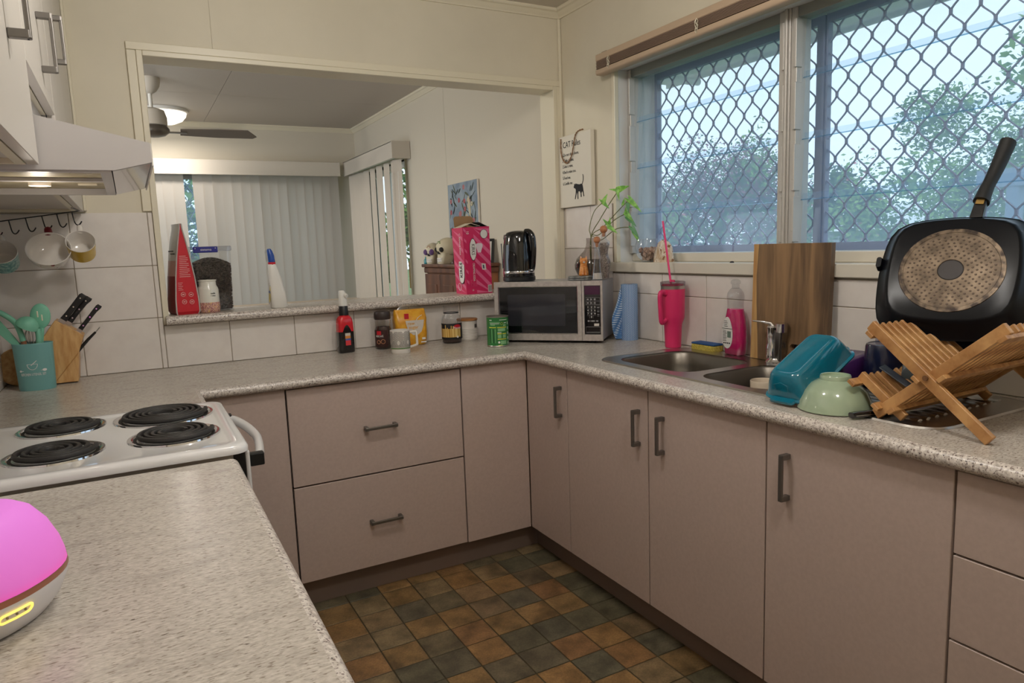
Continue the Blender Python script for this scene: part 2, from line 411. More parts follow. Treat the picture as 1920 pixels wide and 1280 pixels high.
struct(MB().box(-1.571, -1.561, B-.03, B, 1.53, 2.35).build('trim_7', M['trim'], bevel=.002, seg=1))

# wall tiles (each its own piece), grout bed behind them
TT = .006
RZ = [.9, 1.107, 1.315, 1.524]
TW = .2651
proto = {}
def wtile(parent, plane, u0, u1, z0, z1):
    g = .0014
    if u1-u0 < .008 or z1-z0 < .008: return
    w_, h_ = round(u1-u0-2*g, 4), round(z1-z0-2*g, 4); key = (plane, w_, h_)
    u, z = (u0+u1)/2, (z0+z1)/2
    loc = {'back': (u, B, z), 'right': (R, u, z), 'left': (LW, u, z)}[plane]
    if key not in proto:
        m = MB()
        if plane == 'back': m.box(-w_/2, w_/2, -TT, 0, -h_/2, h_/2)
        elif plane == 'right': m.box(-TT, 0, -w_/2, w_/2, -h_/2, h_/2)
        else: m.box(0, TT, -w_/2, w_/2, -h_/2, h_/2)
        proto[key] = m.build('tile', M['tile'], parent, loc, bevel=.0015, seg=1)
    else: inst(proto[key], 'tile', parent, loc)
bed = MB(); bed.box(LW, OX0-.022, B-.0035, B, .9, 1.522); bed.box(OX0-.022, R, B-.0035, B, .9, 1.075)
bed.box(OX1+.052, R, B-.0035, B, 1.075, 1.522)
bed.build('grout_bed', M['grout'], wb)
for k in range(-1, 9):
    x0 = -1.6247+(k)*TW; x1 = x0+TW
    x0, x1 = max(x0, LW), min(x1, R)
    for r in range(3):
        z0, z1 = RZ[r], RZ[r+1]
        if x0 >= OX0-.03:
            if r == 0: wtile(wb, 'back', x0, x1, z0, min(z1, 1.073))
        elif x1 > OX0-.022:
            wtile(wb, 'back', x0, OX0-.022, z0, z1)
            if r == 0: wtile(wb, 'back', OX0-.022, x1, z0, 1.073)
        else: wtile(wb, 'back', x0, x1, z0, z1)
for r in range(3): wtile(wb, 'back', OX1+.052, R-TT, max(RZ[r], 1.076), RZ[r+1])
bed = MB(); bed.box(R-.0035, R, -2.35, B, .9, 1.198); bed.box(R-.0035, R, .16, B, 1.198, 1.522); bed.build('grout_bed', M['grout'], wr)
for k in range(-8, 5):
    y0 = -.453+k*TW*1.0; y1 = y0+TW
    y0, y1 = max(y0, -2.35), min(y1, B-TT)
    if y1 < y0+.01: continue
    for r in range(3):
        z0, z1 = RZ[r], RZ[r+1]
        if r == 0: wtile(wr, 'right', y0, y1, z0, z1)
        elif y1 > .165:
            if y0 < .165 and r == 1: wtile(wr, 'right', y0, .165, z0, 1.197)
            wtile(wr, 'right', max(y0, .165), y1, z0, z1)
        elif r == 1: wtile(wr, 'right', y0, y1, z0, 1.197)
bed = MB().box(LW, LW+.0035, -2.0, B, .9, 1.522); bed.build('grout_bed', M['grout'], wl)
for k in range(9):
    y1 = B-TT-k*TW; y0 = y1-TW
    for r in range(3): wtile(wl, 'left', y0, y1, RZ[r], RZ[r+1])

# ---------------------------------------------------------- kitchen window
win = struct(MB().box(R-.012, R+.012, WY1-.022, WY1, WZ0+.003, WZ1-.0105).box(R-.012, R+.012, WY0, WY1, WZ1-.01, WZ1+.05).build('window_1', M['trim'], bevel=.002, seg=1))
M['reveal'] = pm('white_painted_reveal', S(226, 226, 224), .5)
v = MB().box(R+.013, .86, WY1-.018, WY1-.001, WZ0, WZ1-.016).box(R+.013, .86, WY0, WY1-.001, WZ1-.015, WZ1-.001).box(R+.141, .86, WY1, WY1+.03, WZ0, WZ1+.03)
v.build('reveal', M['reveal'], win)
M['sill'] = pm('window_sill_paint', S(222, 216, 202), .4)
MB().box(R-.022, .70, WY0, WY1+.03, 1.203, 1.247).build('sill', M['sill'], win, bevel=.003)
MB().box(.675, .86, WY0, WY1-.018, 1.247, 1.285).build('sill_rail', M['sill'], win, bevel=.004)
GX = .700                                              # louvre plane
def channel(y):                                        # aluminium side channel of the louvres
    m = MB().box(GX-.045, GX-.02, y-.012, y+.012, 1.285, WZ1-.015).box(GX-.02, GX+.03, y-.010, y+.010, 1.285, WZ1-.015)
    o = m.build('channel', M['sash'], win, bevel=.002, seg=1)
    c = MB()
    for z in (1.31, 1.49, 1.70, 1.91):
        c.box(GX-.055, GX-.022, y-.017, y-.006, z+.01, z+.17); c.cyl((GX-.056, y-.010, z+.05), (GX-.050, y-.010, z+.05), .004, 8)
    c.build('clip', M['sash'], o, bevel=.002, seg=1)
channel(WY1-.030)
MUL = -.775
m = MB().box(GX-.05, GX+.04, MUL-.014, MUL+.014, 1.25, WZ1); m.box(GX-.058, GX-.05, MUL-.006, MUL+.006, 1.25, WZ1)
m.build('mullion', M['sash'], win, bevel=.003)
channel(MUL+.026); channel(MUL-.026)
MB().box(GX-.04, GX+.03, WY0, WY1-.018, WZ1-.05, WZ1-.012).build('head_channel', pm('green_grey_head', S(150, 152, 146), .4, .3), win, bevel=.002, seg=1)
M['louvre'] = glassy('louvre_glass', (.90, .96, 1, 1), .05, .03, .15, (.58, .72, .95, 1))
M['louvre_edge'] = glassy('louvre_glass_edge', (.62, .80, .90, 1), .10, .05, .18, (.55, .75, .9, 1))
zb = [1.285, 1.480, 1.690, 1.900, 2.10]
for y0, y1 in ((MUL+.036, WY1-.040), (-1.60, MUL-.036), (WY0, -1.62)):
    for k in range(4):
        z0 = zb[k]-.012; z1 = zb[k+1]+.012
        # blade slightly raked, overlapping the one below on the room side
        m = MB().add([(GX-.006, y0, z0), (GX-.006, y1, z0), (GX+.006, y1, z1), (GX+.006, y0, z1)], [(0, 1, 2, 3)])
        b_ = m.build('louvre_blade', M['louvre'], win)
        MB().box(GX-.0085, GX-.0045, y0, y1, z0-.0015, z0+.0015).build('blade_edge', M['louvre_edge'], b_)
# security grille
GR = .82
M['grille'] = pm('grey_security_mesh', S(150, 156, 182), .5, .0)
gf = MB()
GZ0, GZ1, GY1 = 1.285, 2.112, .130
for y0, y1 in ((-.805, .118), (-1.70, -.813), (-2.34, -1.708)):
    fw = .032
    gf.frame('x', GR-.012, GR+.012, y0, y1, GZ0, GZ1, fw, .028, .028, .016 if y1 > 0 else .006)
grf = gf.build('grille_frame', M['grille'], win, )
gm = MB(); py, pz = .0857, .1112; y00, z00 = .006, 2.054
hw = .0033; nl = .0105
for col in range(0, 56):
    yc = y00+2*py/2-col*py/2
    if yc < -2.32 or yc > .115: continue
    for row in range(-1, 9):
        zc = z00+pz/2*(col % 2)*0 - row*pz - (pz/2 if col % 2 else 0)
        if zc < 1.27 or zc > 2.13: continue
        # node web
        gm.box(GR-.003, GR+.003, yc-hw*1.35, yc+hw*1.35, zc-nl, zc+nl)
        for sy in (-1, 1):       # strands to the two lower neighbours, gently S-curved
            p = [(yc+sy*hw*.8, zc-nl*.8), (yc+sy*py*.105, zc-pz*.148), (yc+sy*py*.25, zc-pz*.25), (yc+sy*py*.395, zc-pz*.352), (yc+sy*(py/2-hw*.8), zc-pz/2+nl*.8)]
            L = []
            for k, (a_, b_) in enumerate(p):
                h2 = .0021
                L.append([(GR-.003, a_-h2, b_+sy*h2*-.3), (GR+.003, a_-h2, b_-sy*h2*.3), (GR+.003, a_+h2, b_+sy*h2*.3), (GR-.003, a_+h2, b_+sy*h2*.3)])
            if zc-pz/2 > 1.255: gm.loft(L)
tag(gm.build('security_mesh', M['grille'], win), kind='stuff')
# insect screen just outside the grille
def screen_mat():
    m = D.materials.new('insect_screen'); m.use_nodes = True; n = m.node_tree.nodes; l = m.node_tree.links; n.clear()
    out = n.new('ShaderNodeOutputMaterial'); tr = n.new('ShaderNodeBsdfTransparent'); df = n.new('ShaderNodeBsdfTranslucent'); mx = n.new('ShaderNodeMixShader')
    tr.inputs[0].default_value = (.93, .97, 1, 1); df.inputs[0].default_value = (.52, .68, .92, 1); mx.inputs[0].default_value = .33
    l.new(tr.outputs[0], mx.inputs[1]); l.new(df.outputs[0], mx.inputs[2]); l.new(mx.outputs[0], out.inputs[0]); return m
M['screen'] = screen_mat()
MB().add([(GR+.015, WY0, GZ0), (GR+.015, .12, GZ0), (GR+.015, .12, GZ1), (GR+.015, WY0, GZ1)], [(0, 1, 2, 3)]).build('insect_screen', M['screen'], win)

# ---------------------------------------------------------- dining windows
win2 = struct(MB().box(FWX0, FWX1, YF-.01, YF+.11, FWZ0-.03, FWZ0).box(FWX0, FWX1, YF-.01, YF+.11, FWZ1, FWZ1+.03).build('window_2', M['trim'], bevel=.003))
fx = MB()
fx.frame('y', YF+.02, YF+.07, FWX0, FWX1, FWZ0, FWZ1, .04)
for x in (-1.85, -.80): fx.box(x, x+.04, YF+.021, YF+.069, FWZ0+.04, FWZ1-.04)
fx.build('frame', M['alu'], win2, bevel=.003)
for x0, x1 in ((FWX0+.04, -1.85), (-1.81, -.8), (-.76, FWX1-.04)):
    MB().box(x0, x1, YF+.04, YF+.046, FWZ0+.04, FWZ1-.04).build('pane', M['louvre'], win2)
g2 = MB(); yy = YF+.085
for k in range(-14, 40):
    for s_ in (1, -1):
        x = FWX0+k*.09
        p = []
        for q in range(0, 29):
            zz_ = FWZ0+q*.055; xx = x+s_*(.045*q)*.78
            if FWX0 < xx < FWX1 and zz_ < FWZ1: p.append((xx, yy, zz_))
        if len(p) > 1: g2.tube([p[0], p[-1]], .0035, 4)
tag(g2.build('security_mesh', M['grille'], win2), kind='stuff')

M['door_glass'] = glassy('door_glass', (.96, .98, 1, 1), .05)
dr = struct(MB().box(R-.005, R+.15, SDY0-.03, SDY0, 0, SDZ+.03).box(R-.005, R+.15, SDY1, SDY1+.03, 0, SDZ+.03).box(R-.005, R+.15, SDY0+.0005, SDY1-.0005, SDZ, SDZ+.03).build('door_1', M['trim'], bevel=.002, seg=1))
for k, (y0, y1, x) in enumerate(((SDY0, 3.55, R+.03), (3.50, SDY1, R+.07))):
    f = MB().frame('x', x, x+.03, y0, y1, .002, SDZ-.002, .05, .05, .07)
    fo = f.build('sliding_frame', M['paper'], dr, bevel=.002, seg=1)
    MB().box(x+.012, x+.018, y0+.05, y1-.05, .07, SDZ-.05).build('pane', M['door_glass'], fo)
MB().box(R-.0, R+.03, SDY0+.005, SDY0+.045, 1.02, 1.24).build('door_handle', pm('brass_plate', S(176, 140, 70), .35, .8), dr, bevel=.004)

# ================================================================== FITTED KITCHEN
ZT, ZK, OV = .862, .1195, .030
def handle(parent, p, vert=True, L=.124, ax='x'):
    """square bow handle standing off a door face. ax: face normal axis ('x' -> -x, 'y' -> -y, 'X' -> +x)"""
    m = MB(); h = L/2
    m.box(-.032, -.024, -.006, .006, -h, h); m.box(-.030, 0, -.0075, .0075, h-.014, h); m.box(-.030, 0, -.0075, .0075, -h, -h+.014)
    if not vert: m.xf(Matrix.Rotation(PI/2, 4, 'X'))
    if ax == 'y': m.xf(Matrix.Rotation(PI/2, 4, 'Z'))
    if ax == 'X': m.xf(Matrix.Rotation(PI, 4, 'Z'))
    return m.build('handle', M['steelhandle'], parent, p, bevel=.0018, seg=2)
def cab(name, label, x0, x1, y0, y1, z0, z1, cat='cabinet', group=None, ctop=None):
    t = thing(name, label, cat, (x0, y0, z0), group=group)
    e = .0015
    MB().box(e, x1-x0-e, e, y1-y0-e, 0, (ctop or z1)-z0).build('carcass', M['cab'], t)
    return t
gp = .0030
def doorp(t, name, box, o=(0, 0, 0)):
    l = t.location
    x0, x1, y0, y1, z0, z1 = box
    return MB().box(x0-l.x, x1-l.x, y0-l.y, y1-l.y, z0-l.z, z1-l.z).build(name, M['cab'], t, bevel=.0012, seg=1)
# back run
t = cab('base_cabinet', 'narrow plain taupe base cabinet between the white stove and the two drawers', -1.262, -.9937, .019, B-.02, ZK, ZT)
MB().box(0, -.9937+1.262-gp, -.018, 0, 0, ZT-ZK).build('door', M['cab'], t, bevel=.0012, seg=1)
t = cab('drawer_cabinet', 'wide taupe base cabinet with two deep drawers under the servery ledge', -.9937, -.3072, .019, B-.02, ZK, ZT)
MB().box(.002, .6845, -.001, .001, 0, ZT-ZK).build('carcass_front', M['dark'], t)
for z0, z1, hz in ((.4918, ZT-.001, .676), (ZK, .4918, .3045)):
    d = MB().box(gp, .6865-gp, -.019, -.002, z0-ZK+gp, z1-ZK-gp).build('drawer', M['cab'], t, bevel=.0012, seg=1)
    handle(d, (-.655+.9937, -.019, hz-ZK), False, .128, 'y')
t = cab('corner_panel_cabinet', 'plain taupe blind panel in the corner right of the drawers', -.3072, .018, .019, B-.02, ZK, ZT)
MB().box(gp, .3072-.002, -.018, 0, 0, ZT-ZK).build('door', M['cab'], t, bevel=.0012, seg=1)
# window run
ys = [0, -.3123, -.7967, -1.2827, -1.7685]
lab = ['narrow taupe base cabinet door next to the inner corner', 'taupe sink cabinet second from the inner corner, handle on its near edge', 'taupe sink cabinet third from the inner corner, handle on its far edge', 'widest looking taupe base cabinet, below the bamboo dish rack']
hy = [-.268, -.751, -.872, -1.355]
for k in range(4):
    t = cab('base_cabinet', lab[k], .019, R-.02, ys[k+1], ys[k], ZK, ZT, ctop=.72 if k else None)
    MB().box(-.002, 0, .001, ys[k]-ys[k+1]-.001, 0, ZT-ZK-.002).build('carcass_front', M['dark'], t)
    d = MB().box(-.019, -.002, gp*.8, ys[k]-ys[k+1]-gp*.8, 0, ZT-ZK-.002).build('door', M['cab'], t, bevel=.0012, seg=1)
    handle(d, (-.019, hy[k]-ys[k+1], .728-ZK), True, .124, 'x')
t = cab('drawer_cabinet', 'taupe bank of three drawers at the near end of the window bench', .019, R-.02, -2.3, ys[4], ZK, ZT)
MB().box(-.002, 0, .001, .53, 0, ZT-ZK-.002).build('carcass_front', M['dark'], t)
for z0, z1 in ((.6793, ZT-.002), (.4915, .6793), (ZK, .4915)):
    d = MB().box(-.019, -.002, .002, 2.3-1.7685-gp, z0-ZK+gp*.8, z1-ZK-gp*.8).build('drawer', M['cab'], t, bevel=.0012, seg=1)
    handle(d, (-.019, .26, (z0+z1)/2-ZK), False, .128, 'x')
# kickboards
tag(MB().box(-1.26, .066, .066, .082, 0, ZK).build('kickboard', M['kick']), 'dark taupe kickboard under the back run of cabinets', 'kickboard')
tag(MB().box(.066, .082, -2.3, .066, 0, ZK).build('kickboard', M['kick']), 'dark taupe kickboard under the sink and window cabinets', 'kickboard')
t = cab('base_cabinet', 'taupe base cabinet under the near left worktop beside the stove', LW+.01, -1.30, -2.25, -.935, 0, .862)
MB().box(.57, .588, .0, 1.31, .12, .862).build('door', M['cab'], t, bevel=.0012, seg=1)

# worktops
TOP, THK = .9, .036
rr = THK/2
def bull(path, inward):
    """bullnose along a front edge. path points and inward unit vectors (mitred)"""
    loops = []
    prof = [(rr-rr*math.cos(a), (TOP-rr)+rr*math.sin(a)) for a in [PI/2-k*PI/10 for k in range(11)]]
    # index 0 is the top tangent (offset rr in), middle the nose
    prof = [(rr*(1-math.sin(k*PI/10)), (TOP-rr)+rr*math.cos(k*PI/10)) for k in range(11)]
    for (x, y), (ix, iy) in zip(path, inward):
        loops.append([(x+ix*o, y+iy*o, z) for o, z in prof])
    m = MB(); n = len(prof)
    vs = [p for L in loops for p in L]
    fs = [(k*n+i, k*n+i+1, (k+1)*n+i+1, (k+1)*n+i) for k in range(len(loops)-1) for i in range(n-1)]
    return m.add(vs, fs)
YE = -2.3
path = [(-OV, YE), (-OV, -OV), (-1.268, -OV), (-1.268, -.330)]
inw = [(1, 0), (1, 1), (-1, 1), (-1, 0)]
top = [(x+ix*rr, y+iy*rr) for (x, y), (ix, iy) in zip(path, inw)]
SX0, SX1, SY0, SY1 = .085, .545, -1.675, -.375          # sink outline
hole = [(SX0+.02, SY0+.02), (SX1-.02, SY0+.02), (SX1-.02, SY1-.02), (SX0+.02, SY1-.02)]
outl = [top[0], top[1], top[2], top[3], (LW+.006, -.330), (LW+.006, B-.006), (R-.006, B-.006), (R-.006, YE)]
wt = thing('worktop', 'speckled beige laminate worktop wrapping the back wall and the window bench', 'worktop', (0, 0, 0))
m = MB()
for z in (TOP, TOP-THK): m.add(*fill_holes(outl, [hole], z))
m.box(LW+.006, -1.268-rr, -.3305, -.330, TOP-THK, TOP)
m.build('slab', M['lam'], wt)
bull(path, inw).build('rolled_edge', M['lamedge'], wt, smooth=40)
wt2 = thing('worktop', 'speckled beige laminate worktop in the left foreground under the pink diffuser', 'worktop', (0, 0, 0))
path = [(-1.268, -.935), (-1.272, -2.25)]; inw = [(-1, 0), (-1, 0)]
outl = [(-1.268-rr, -.935), (-1.272-rr, -2.25), (LW+.006, -2.25), (LW+.006, -.935)]
m = MB()
for z in (TOP, TOP-THK): m.add(*fill_holes(outl, [], z))
m.box(LW+.006, -1.268-rr, -.9352, -.935, TOP-THK, TOP)
m.build('slab', M['lam'], wt2)
bull(path, inw).build('rolled_edge', M['lamedge'], wt2, smooth=40)
# servery ledge
LZ = 1.112
lg = thing('servery_ledge', 'speckled laminate ledge in the servery opening above the back bench', 'shelf', (0, 0, 0))
y0, y1, th = .522, .845, .034
MB().box(OX0-.012, OX1, y0+th/2, y1-th/2, LZ-th, LZ).build('slab', M['lam'], lg)
for yy, sgn in ((y0, 1), (y1, -1)):
    prof = [(yy+sgn*(th/2)*(1-math.sin(k*PI/10)), (LZ-th/2)+th/2*math.cos(k*PI/10)) for k in range(11)]
    m = MB(); m.loft([[(x, a_, b_) for a_, b_ in prof] for x in (OX0-.012, OX1)])
    m.build('rolled_edge', M['lamedge'], lg, smooth=40)

# ---------------------------------------------------------- sink
sk = thing('sink', 'stainless double bowl sink with ribbed drainer set in the window bench', 'sink', (0, 0, TOP))
def sy_rr(x0, x1, y0, y1, r, k=6): return rrect(x1-x0, y1-y0, r, k, (x0+x1)/2, (y0+y1)/2)
M['shadedbowl'] = pm('shaded_satin_bowl', S(128, 122, 114), .38, 1)  # same steel darkened: the shade inside the bowls is put into the colour
b1 = (.135, .475, -.815, -.430); b2 = (.135, .475, -1.165, -.865)
rim = sy_rr(SX0, SX1, SY0, SY1, .075); rim_i = sy_rr(SX0+.010, SX1-.010, SY0+.010, SY1-.010, .068)
holes = [sy_rr(*b1, .075), sy_rr(*b2, .07)]
vs, fs = fill_holes(rim_i, holes, .0035)
m = MB().add(vs, fs); m.loft([lift(rim, .0005), lift(sy_rr(SX0+.004, SX1-.004, SY0+.004, SY1-.004, .072), .005), lift(rim_i, .0035)], False, False)
m.build('deck', M['steel'], sk, smooth=35)
for (x0, x1, y0, y1), r in ((b1, .075), (b2, .07)):
    L = []
    for d, z in ((-.004, .0035), (0, .001), (.004, -.006), (.012, -.05), (.02, -.12), (.035, -.150), (.07, -.160)):
        L.append(lift(sy_rr(x0+d, x1-d, y0+d, y1-d, max(.03, r-d*.3)), z))
    bo = MB().loft(L, False, True).build('bowl', M['shadedbowl'], sk, smooth=50)
    cx, cy = (x0+x1)/2, (y0+y1)/2
    MB().lathe([(.042, -.1595), (.040, -.157), (.028, -.158), (.026, -.1605), (0, -.1605)], 24, (cx, cy, 0), c0=False).build('strainer', M['chrome'], bo, smooth=40)
m = MB().loft([lift(sy_rr(.120, .505, -1.640, -1.215, .06), .0032), lift(sy_rr(.126, .499, -1.634, -1.221, .055), .0012), ], False, False)
m.build('drainer_well', M['steel'], sk, smooth=40)
dk = pm('shadowed_drainer_groove', S(60, 58, 60), .3, .8)
for k in range(11):
    x = .15+k*.034
    MB().loft([[(x-.009, y, .0035), (x-.004, y, .0072), (x+.004, y, .0072), (x+.009, y, .0035)] for y in (-1.60, -1.25)]).build('drainer_rib', M['steel'], sk, smooth=60)
# tap
tp = thing('mixer_tap', 'short chrome mixer tap with thin lever standing behind the sink', 'tap', (.512, -.868, TOP+.004))
MB().lathe([(.036, 0), (.036, .006), (.028, .014), (.026, .018), (0, .018)], 24, c0=True).build('base', M['chrome'], tp, smooth=35)
MB().lathe([(.020, .012), (.020, .055), (.018, .06), (.017, .118), (.019, .124), (.015, .13), (0, .13)], 20, (0, .018, 0)).build('body', M['chrome'], tp, smooth=35)
m = MB(); m.loft([lift(rrect(.034, .030, .008, 4, 0, -.018), .014), lift(rrect(.034, .032, .008, 4, -.002, -.019), .07), lift(rrect(.034, .034, .008, 4, -.004, -.022), .118)])
m.build('spout', pm('scratched_chrome', S(150, 150, 150), .2, 1), tp, smooth=35)
MB().cyl((-.004, -.026, .112), (-.006, -.027, .142), .019, 20).build('outlet_collar', M['chrome'], tp, smooth=35)
MB().tube([(0, .014, .126), (-.004, .022, .138), (-.02, .040, .143), (-.05, .062, .148)], [.009, .007, .0045, .003], 10).build('lever', M['chrome'], tp, smooth=60)

# ---------------------------------------------------------- stove
st = thing('stove', 'white freestanding electric stove with four black coil elements', 'stove', (-1.55, -.63, 0))
X0, X1, Y0, Y1 = -.315, .310, -.283, .283
def hobloop(d, z, r=.035): return lift(sy_rr(X0+d, X1-d, Y0+d, Y1-d, r, 5), z)
m = MB(); m.loft([hobloop(0, .902), hobloop(0, .912), hobloop(.004, .919), hobloop(.010, .922), hobloop(.026, .922), hobloop(.034, .919), hobloop(.038, .917)], True, True)
m.build('hob_top', M['white'], st, smooth=50)
MB().box(X0+.02, .276, Y0+.03, Y1-.02, .02, .902).build('body', pm('cream_enamel', S(206, 200, 188), .35), st)
MB().box(.276, .302, Y0+.035, Y1-.03, .08, .900).build('door_gasket', M['black'], st)
dd = MB().box(.302, .312, Y0+.03, Y1-.03, .08, .898).build('oven_door', M['white'], st, bevel=.004)
hp = [(.318, -.226, .872), (.335, -.222, .872), (.352, -.12, .870), (.362, 0, .868), (.354, .12, .868), (.335, .218, .868), (.318, .224, .868)]
MB().tube(spline(hp, 5), .011, 10, flat=1.25).build('handle', M['white'], dd, smooth=60)
for y_, w__ in ((-.233, .345), (.233, .330)): MB().box(.3125, w__, y_-.0105, y_+.0105, .856, .887).build('handle_end_cap', M['black'], dd, bevel=.003)
M['coil'] = pm('coil_element', S(44, 42, 41), .55)
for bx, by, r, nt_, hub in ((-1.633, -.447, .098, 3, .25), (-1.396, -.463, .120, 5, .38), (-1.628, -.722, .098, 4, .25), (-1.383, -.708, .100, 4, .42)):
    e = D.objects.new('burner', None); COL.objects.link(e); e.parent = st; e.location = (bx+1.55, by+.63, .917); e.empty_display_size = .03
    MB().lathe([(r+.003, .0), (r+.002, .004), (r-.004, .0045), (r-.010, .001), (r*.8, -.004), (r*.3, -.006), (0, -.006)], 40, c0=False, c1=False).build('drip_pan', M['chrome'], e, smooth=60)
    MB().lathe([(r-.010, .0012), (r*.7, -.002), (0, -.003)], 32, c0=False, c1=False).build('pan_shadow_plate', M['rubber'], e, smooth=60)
    N = 5; pts = []
    r0 = r*hub*.62; r1 = r-.016
    tot = 150
    turns = max(3, round((r1-r0)/.0155))
    for k in range(tot+1):
        t_ = k/tot; a_ = t_*turns*2*PI; q = r0+(r1-r0)*t_
        pts.append((q*math.cos(a_), q*math.sin(a_), .010))
    MB().tube(pts, .0062, 6).build('coil', M['coil'], e, smooth=60)

# ---------------------------------------------------------- range hood
hd = thing('range_hood', 'white slanted range hood with grey visor above the stove', 'range hood', (-1.571, -.94, 1.515))
W = .575; bx = LW+1.571+.007
prof = [(bx, .002), (bx, .20), (-.03, .20), (-.03, .108), (0, .104), (.190, .059), (.191, .021), (.124, .004)]
m = MB(); 
def plate(yy0, yy1): return m.loft([[(a_, yy, b_) for a_, b_ in prof] for yy in (yy0, yy1)])
plate(0, .006); plate(W-.006, W)
m.loft([[(a_, y, b_) for a_, b_ in [(bx, .20), (-.03, .20), (-.03, .194), (bx, .194)]] for y in (.0061, W-.0061)])
m.loft([[(a_, y, b_) for a_, b_ in [(-.03, .108), (-.03, .1935), (-.036, .1935), (-.036, .108)]] for y in (.0061, W-.0061)])
m.loft([[(a_, y, b_) for a_, b_ in [(-.03, .108), (0, .104), (.190, .059), (.186, .055), (0, .098), (-.03, .10)]] for y in (.0061, W-.0061)])
m.loft([[(a_, y, b_) for a_, b_ in [(.1901, .0545), (.191, .021), (.187, .021), (.186, .054)]] for y in (.0061, W-.0061)])
m.build('canopy', M['hood'], hd)
M['hoodunder'] = pm('greasy_beige_filter', S(196, 184, 152), .5); nz(M['hoodunder'], S(180, 166, 128), S(204, 194, 166), (30, 30, 30), 4, .35, .65)
MB().box(bx, .100, .006, W-.006, .016, .020).build('filter_panel', M['hoodunder'], hd)
m = MB().box(bx, .118, .0065, .022, .0, .0155).box(bx, .118, W-.022, W-.0065, .0, .0155).box(.098, .118, .0225, W-.0225, .0, .0155).box(bx, .0975, W*.48, W*.52, .008, .0155)
m.build('filter_frame', M['hood'], hd)
for y in (.15, .42):
    MB().box(.04, .08, y, y+.012, .012, .016).build('vent_slot', M['trim'], hd)
MB().cyl((-.03, W*.56, .001), (-.03, W*.56, .016), .022, 16).build('lamp_lens', pm('lit_lens', S(255, 240, 215), .3, es=.12, ecol=(1, .9, .75, 1)), hd, smooth=40)
MB().loft([[(.120, y, .002), (.188, y, .018), (.188, y, .021), (.120, y, .006)] for y in (.004, W-.004)]).build('visor', pm('grey_visor_plastic', S(196, 196, 200), .12, 0, coat=.4), hd)
MB().box(.1905, .193, .0, W, .014, .058).build('front_lip', M['paper'], hd)

# ---------------------------------------------------------- overhead cabinets
M['over'] = pm('grey_white_laminate', S(204, 198, 190), .4)
XC = -1.571
def ocab(label, y0, y1, z0, z1, doors):
    t = thing('overhead_cabinet', label, 'cabinet', (XC, y0, z0))
    m = MB().box(LW-XC+.007, -.020, .001, y1-y0-.001, .010, z1-z0)
    m.build('carcass', M['over'], t)
    m = MB().box(LW-XC+.007, -.0365, .001, .018, 0, .0098).box(LW-XC+.007, -.0365, y1-y0-.018, y1-y0-.001, 0, .0098).box(-.036, -.020, .001, y1-y0-.001, 0, .0098)
    m.build('bottom_edging', M['trim'], t)
    for a_, b_, hy_, hz in doors:
        d = MB().box(-.018, 0, a_-y0+.001, b_-y0-.001, 0.0, z1-z0).build('door', M['over'], t, bevel=.001, seg=1)
        if hz: handle(d, (0, hy_-y0, hz-z0), True, .13, 'X')
    return t
ocab('pale overhead cabinet in the near left corner beside the hood', -1.80, -.945, 1.526, 2.3, [(-1.80, -.945, -1.19, 1.755)])
ocab('pale overhead cabinet directly above the range hood', -.940, -.365, 1.716, 2.3, [(-.940, -.365, -.60, 1.835)])
ocab('pale overhead cabinet against the back wall above the hanging mugs', -.360, B-.03, 1.526, 2.3, [(-.360, .10, -.16, 1.955), (.10, B-.03, .2, 0)])

# ================================================================== LEFT BENCH AND LEDGE
M['mint'] = pm('mint_silicone', S(122, 190, 162), .5)
M['mintmetal'] = pm('mint_painted_tin', S(118, 172, 170), .35)
M['wood'] = pm('pale_wood', S(206, 160, 102), .45); nz(M['wood'], S(192, 142, 84), S(216, 174, 118), (70, 70, 14), 4, .35, .65)
M['copper'] = pm('brown_wood_handle', S(150, 96, 66), .45)
M['redmat'] = pm('red_print', S(196, 30, 44), .4)
M['pinkprint'] = pm('light_print', S(232, 190, 186), .5)

# pink lit diffuser in the foreground
df = thing('aroma_diffuser', 'white pebble-shaped aroma diffuser with glowing pink top in the foreground', 'diffuser', (-1.655, -1.505, TOP))
def pebble(scale, z, k=40):
    p = []
    for i in range(k):
        a_ = 2*PI*i/k; r_ = scale*(1+.045*math.cos(3*(a_-.5)))
        p.append((r_*math.cos(a_), r_*math.sin(a_), z))
    return p
MB().loft([pebble(.072, .0), pebble(.080, .004), pebble(.094, .02), pebble(.1035, .042), pebble(.1045, .050)], True, False).build('base', pm('diffuser_white', S(222, 220, 224), .35), df, smooth=50)
MB().loft([pebble(.1048, .050), pebble(.1052, .054), pebble(.1045, .058)], False, False).build('copper_band', pm('copper_trim', S(176, 120, 96), .3, .8), df, smooth=50)
def glow():
    m = pm('glowing_pink_shade', S(240, 150, 225), .55, spec=.25); n = m.node_tree.nodes; l = m.node_tree.links; b = n['Principled BSDF']
    tc = n.new('ShaderNodeTexCoord'); sp = n.new('ShaderNodeSeparateXYZ'); rp = n.new('ShaderNodeValToRGB')
    e = rp.color_ramp.elements; e[0].position = .055; e[0].color = (1, .04, .42, 1); e[1].position = .135; e[1].color = (.80, .22, .80, 1)
    k = e.new(.068); k.color = (.78, .13, .55, 1)
    l.new(tc.outputs['Object'], sp.inputs[0]); l.new(sp.outputs['Z'], rp.inputs[0]); l.new(rp.outputs[0], b.inputs['Emission Color']); b.inputs['Emission Strength'].default_value = .43
    b.inputs['Base Color'].default_value = S(190, 110, 180)
    return m
MB().loft([pebble(.1042, .058), pebble(.1035, .066), pebble(.099, .085), pebble(.088, .112), pebble(.074, .132), pebble(.060, .141), pebble(.054, .1425), pebble(.040, .1445), pebble(.001, .145)], False, True).build('shade', glow(), df, smooth=60)
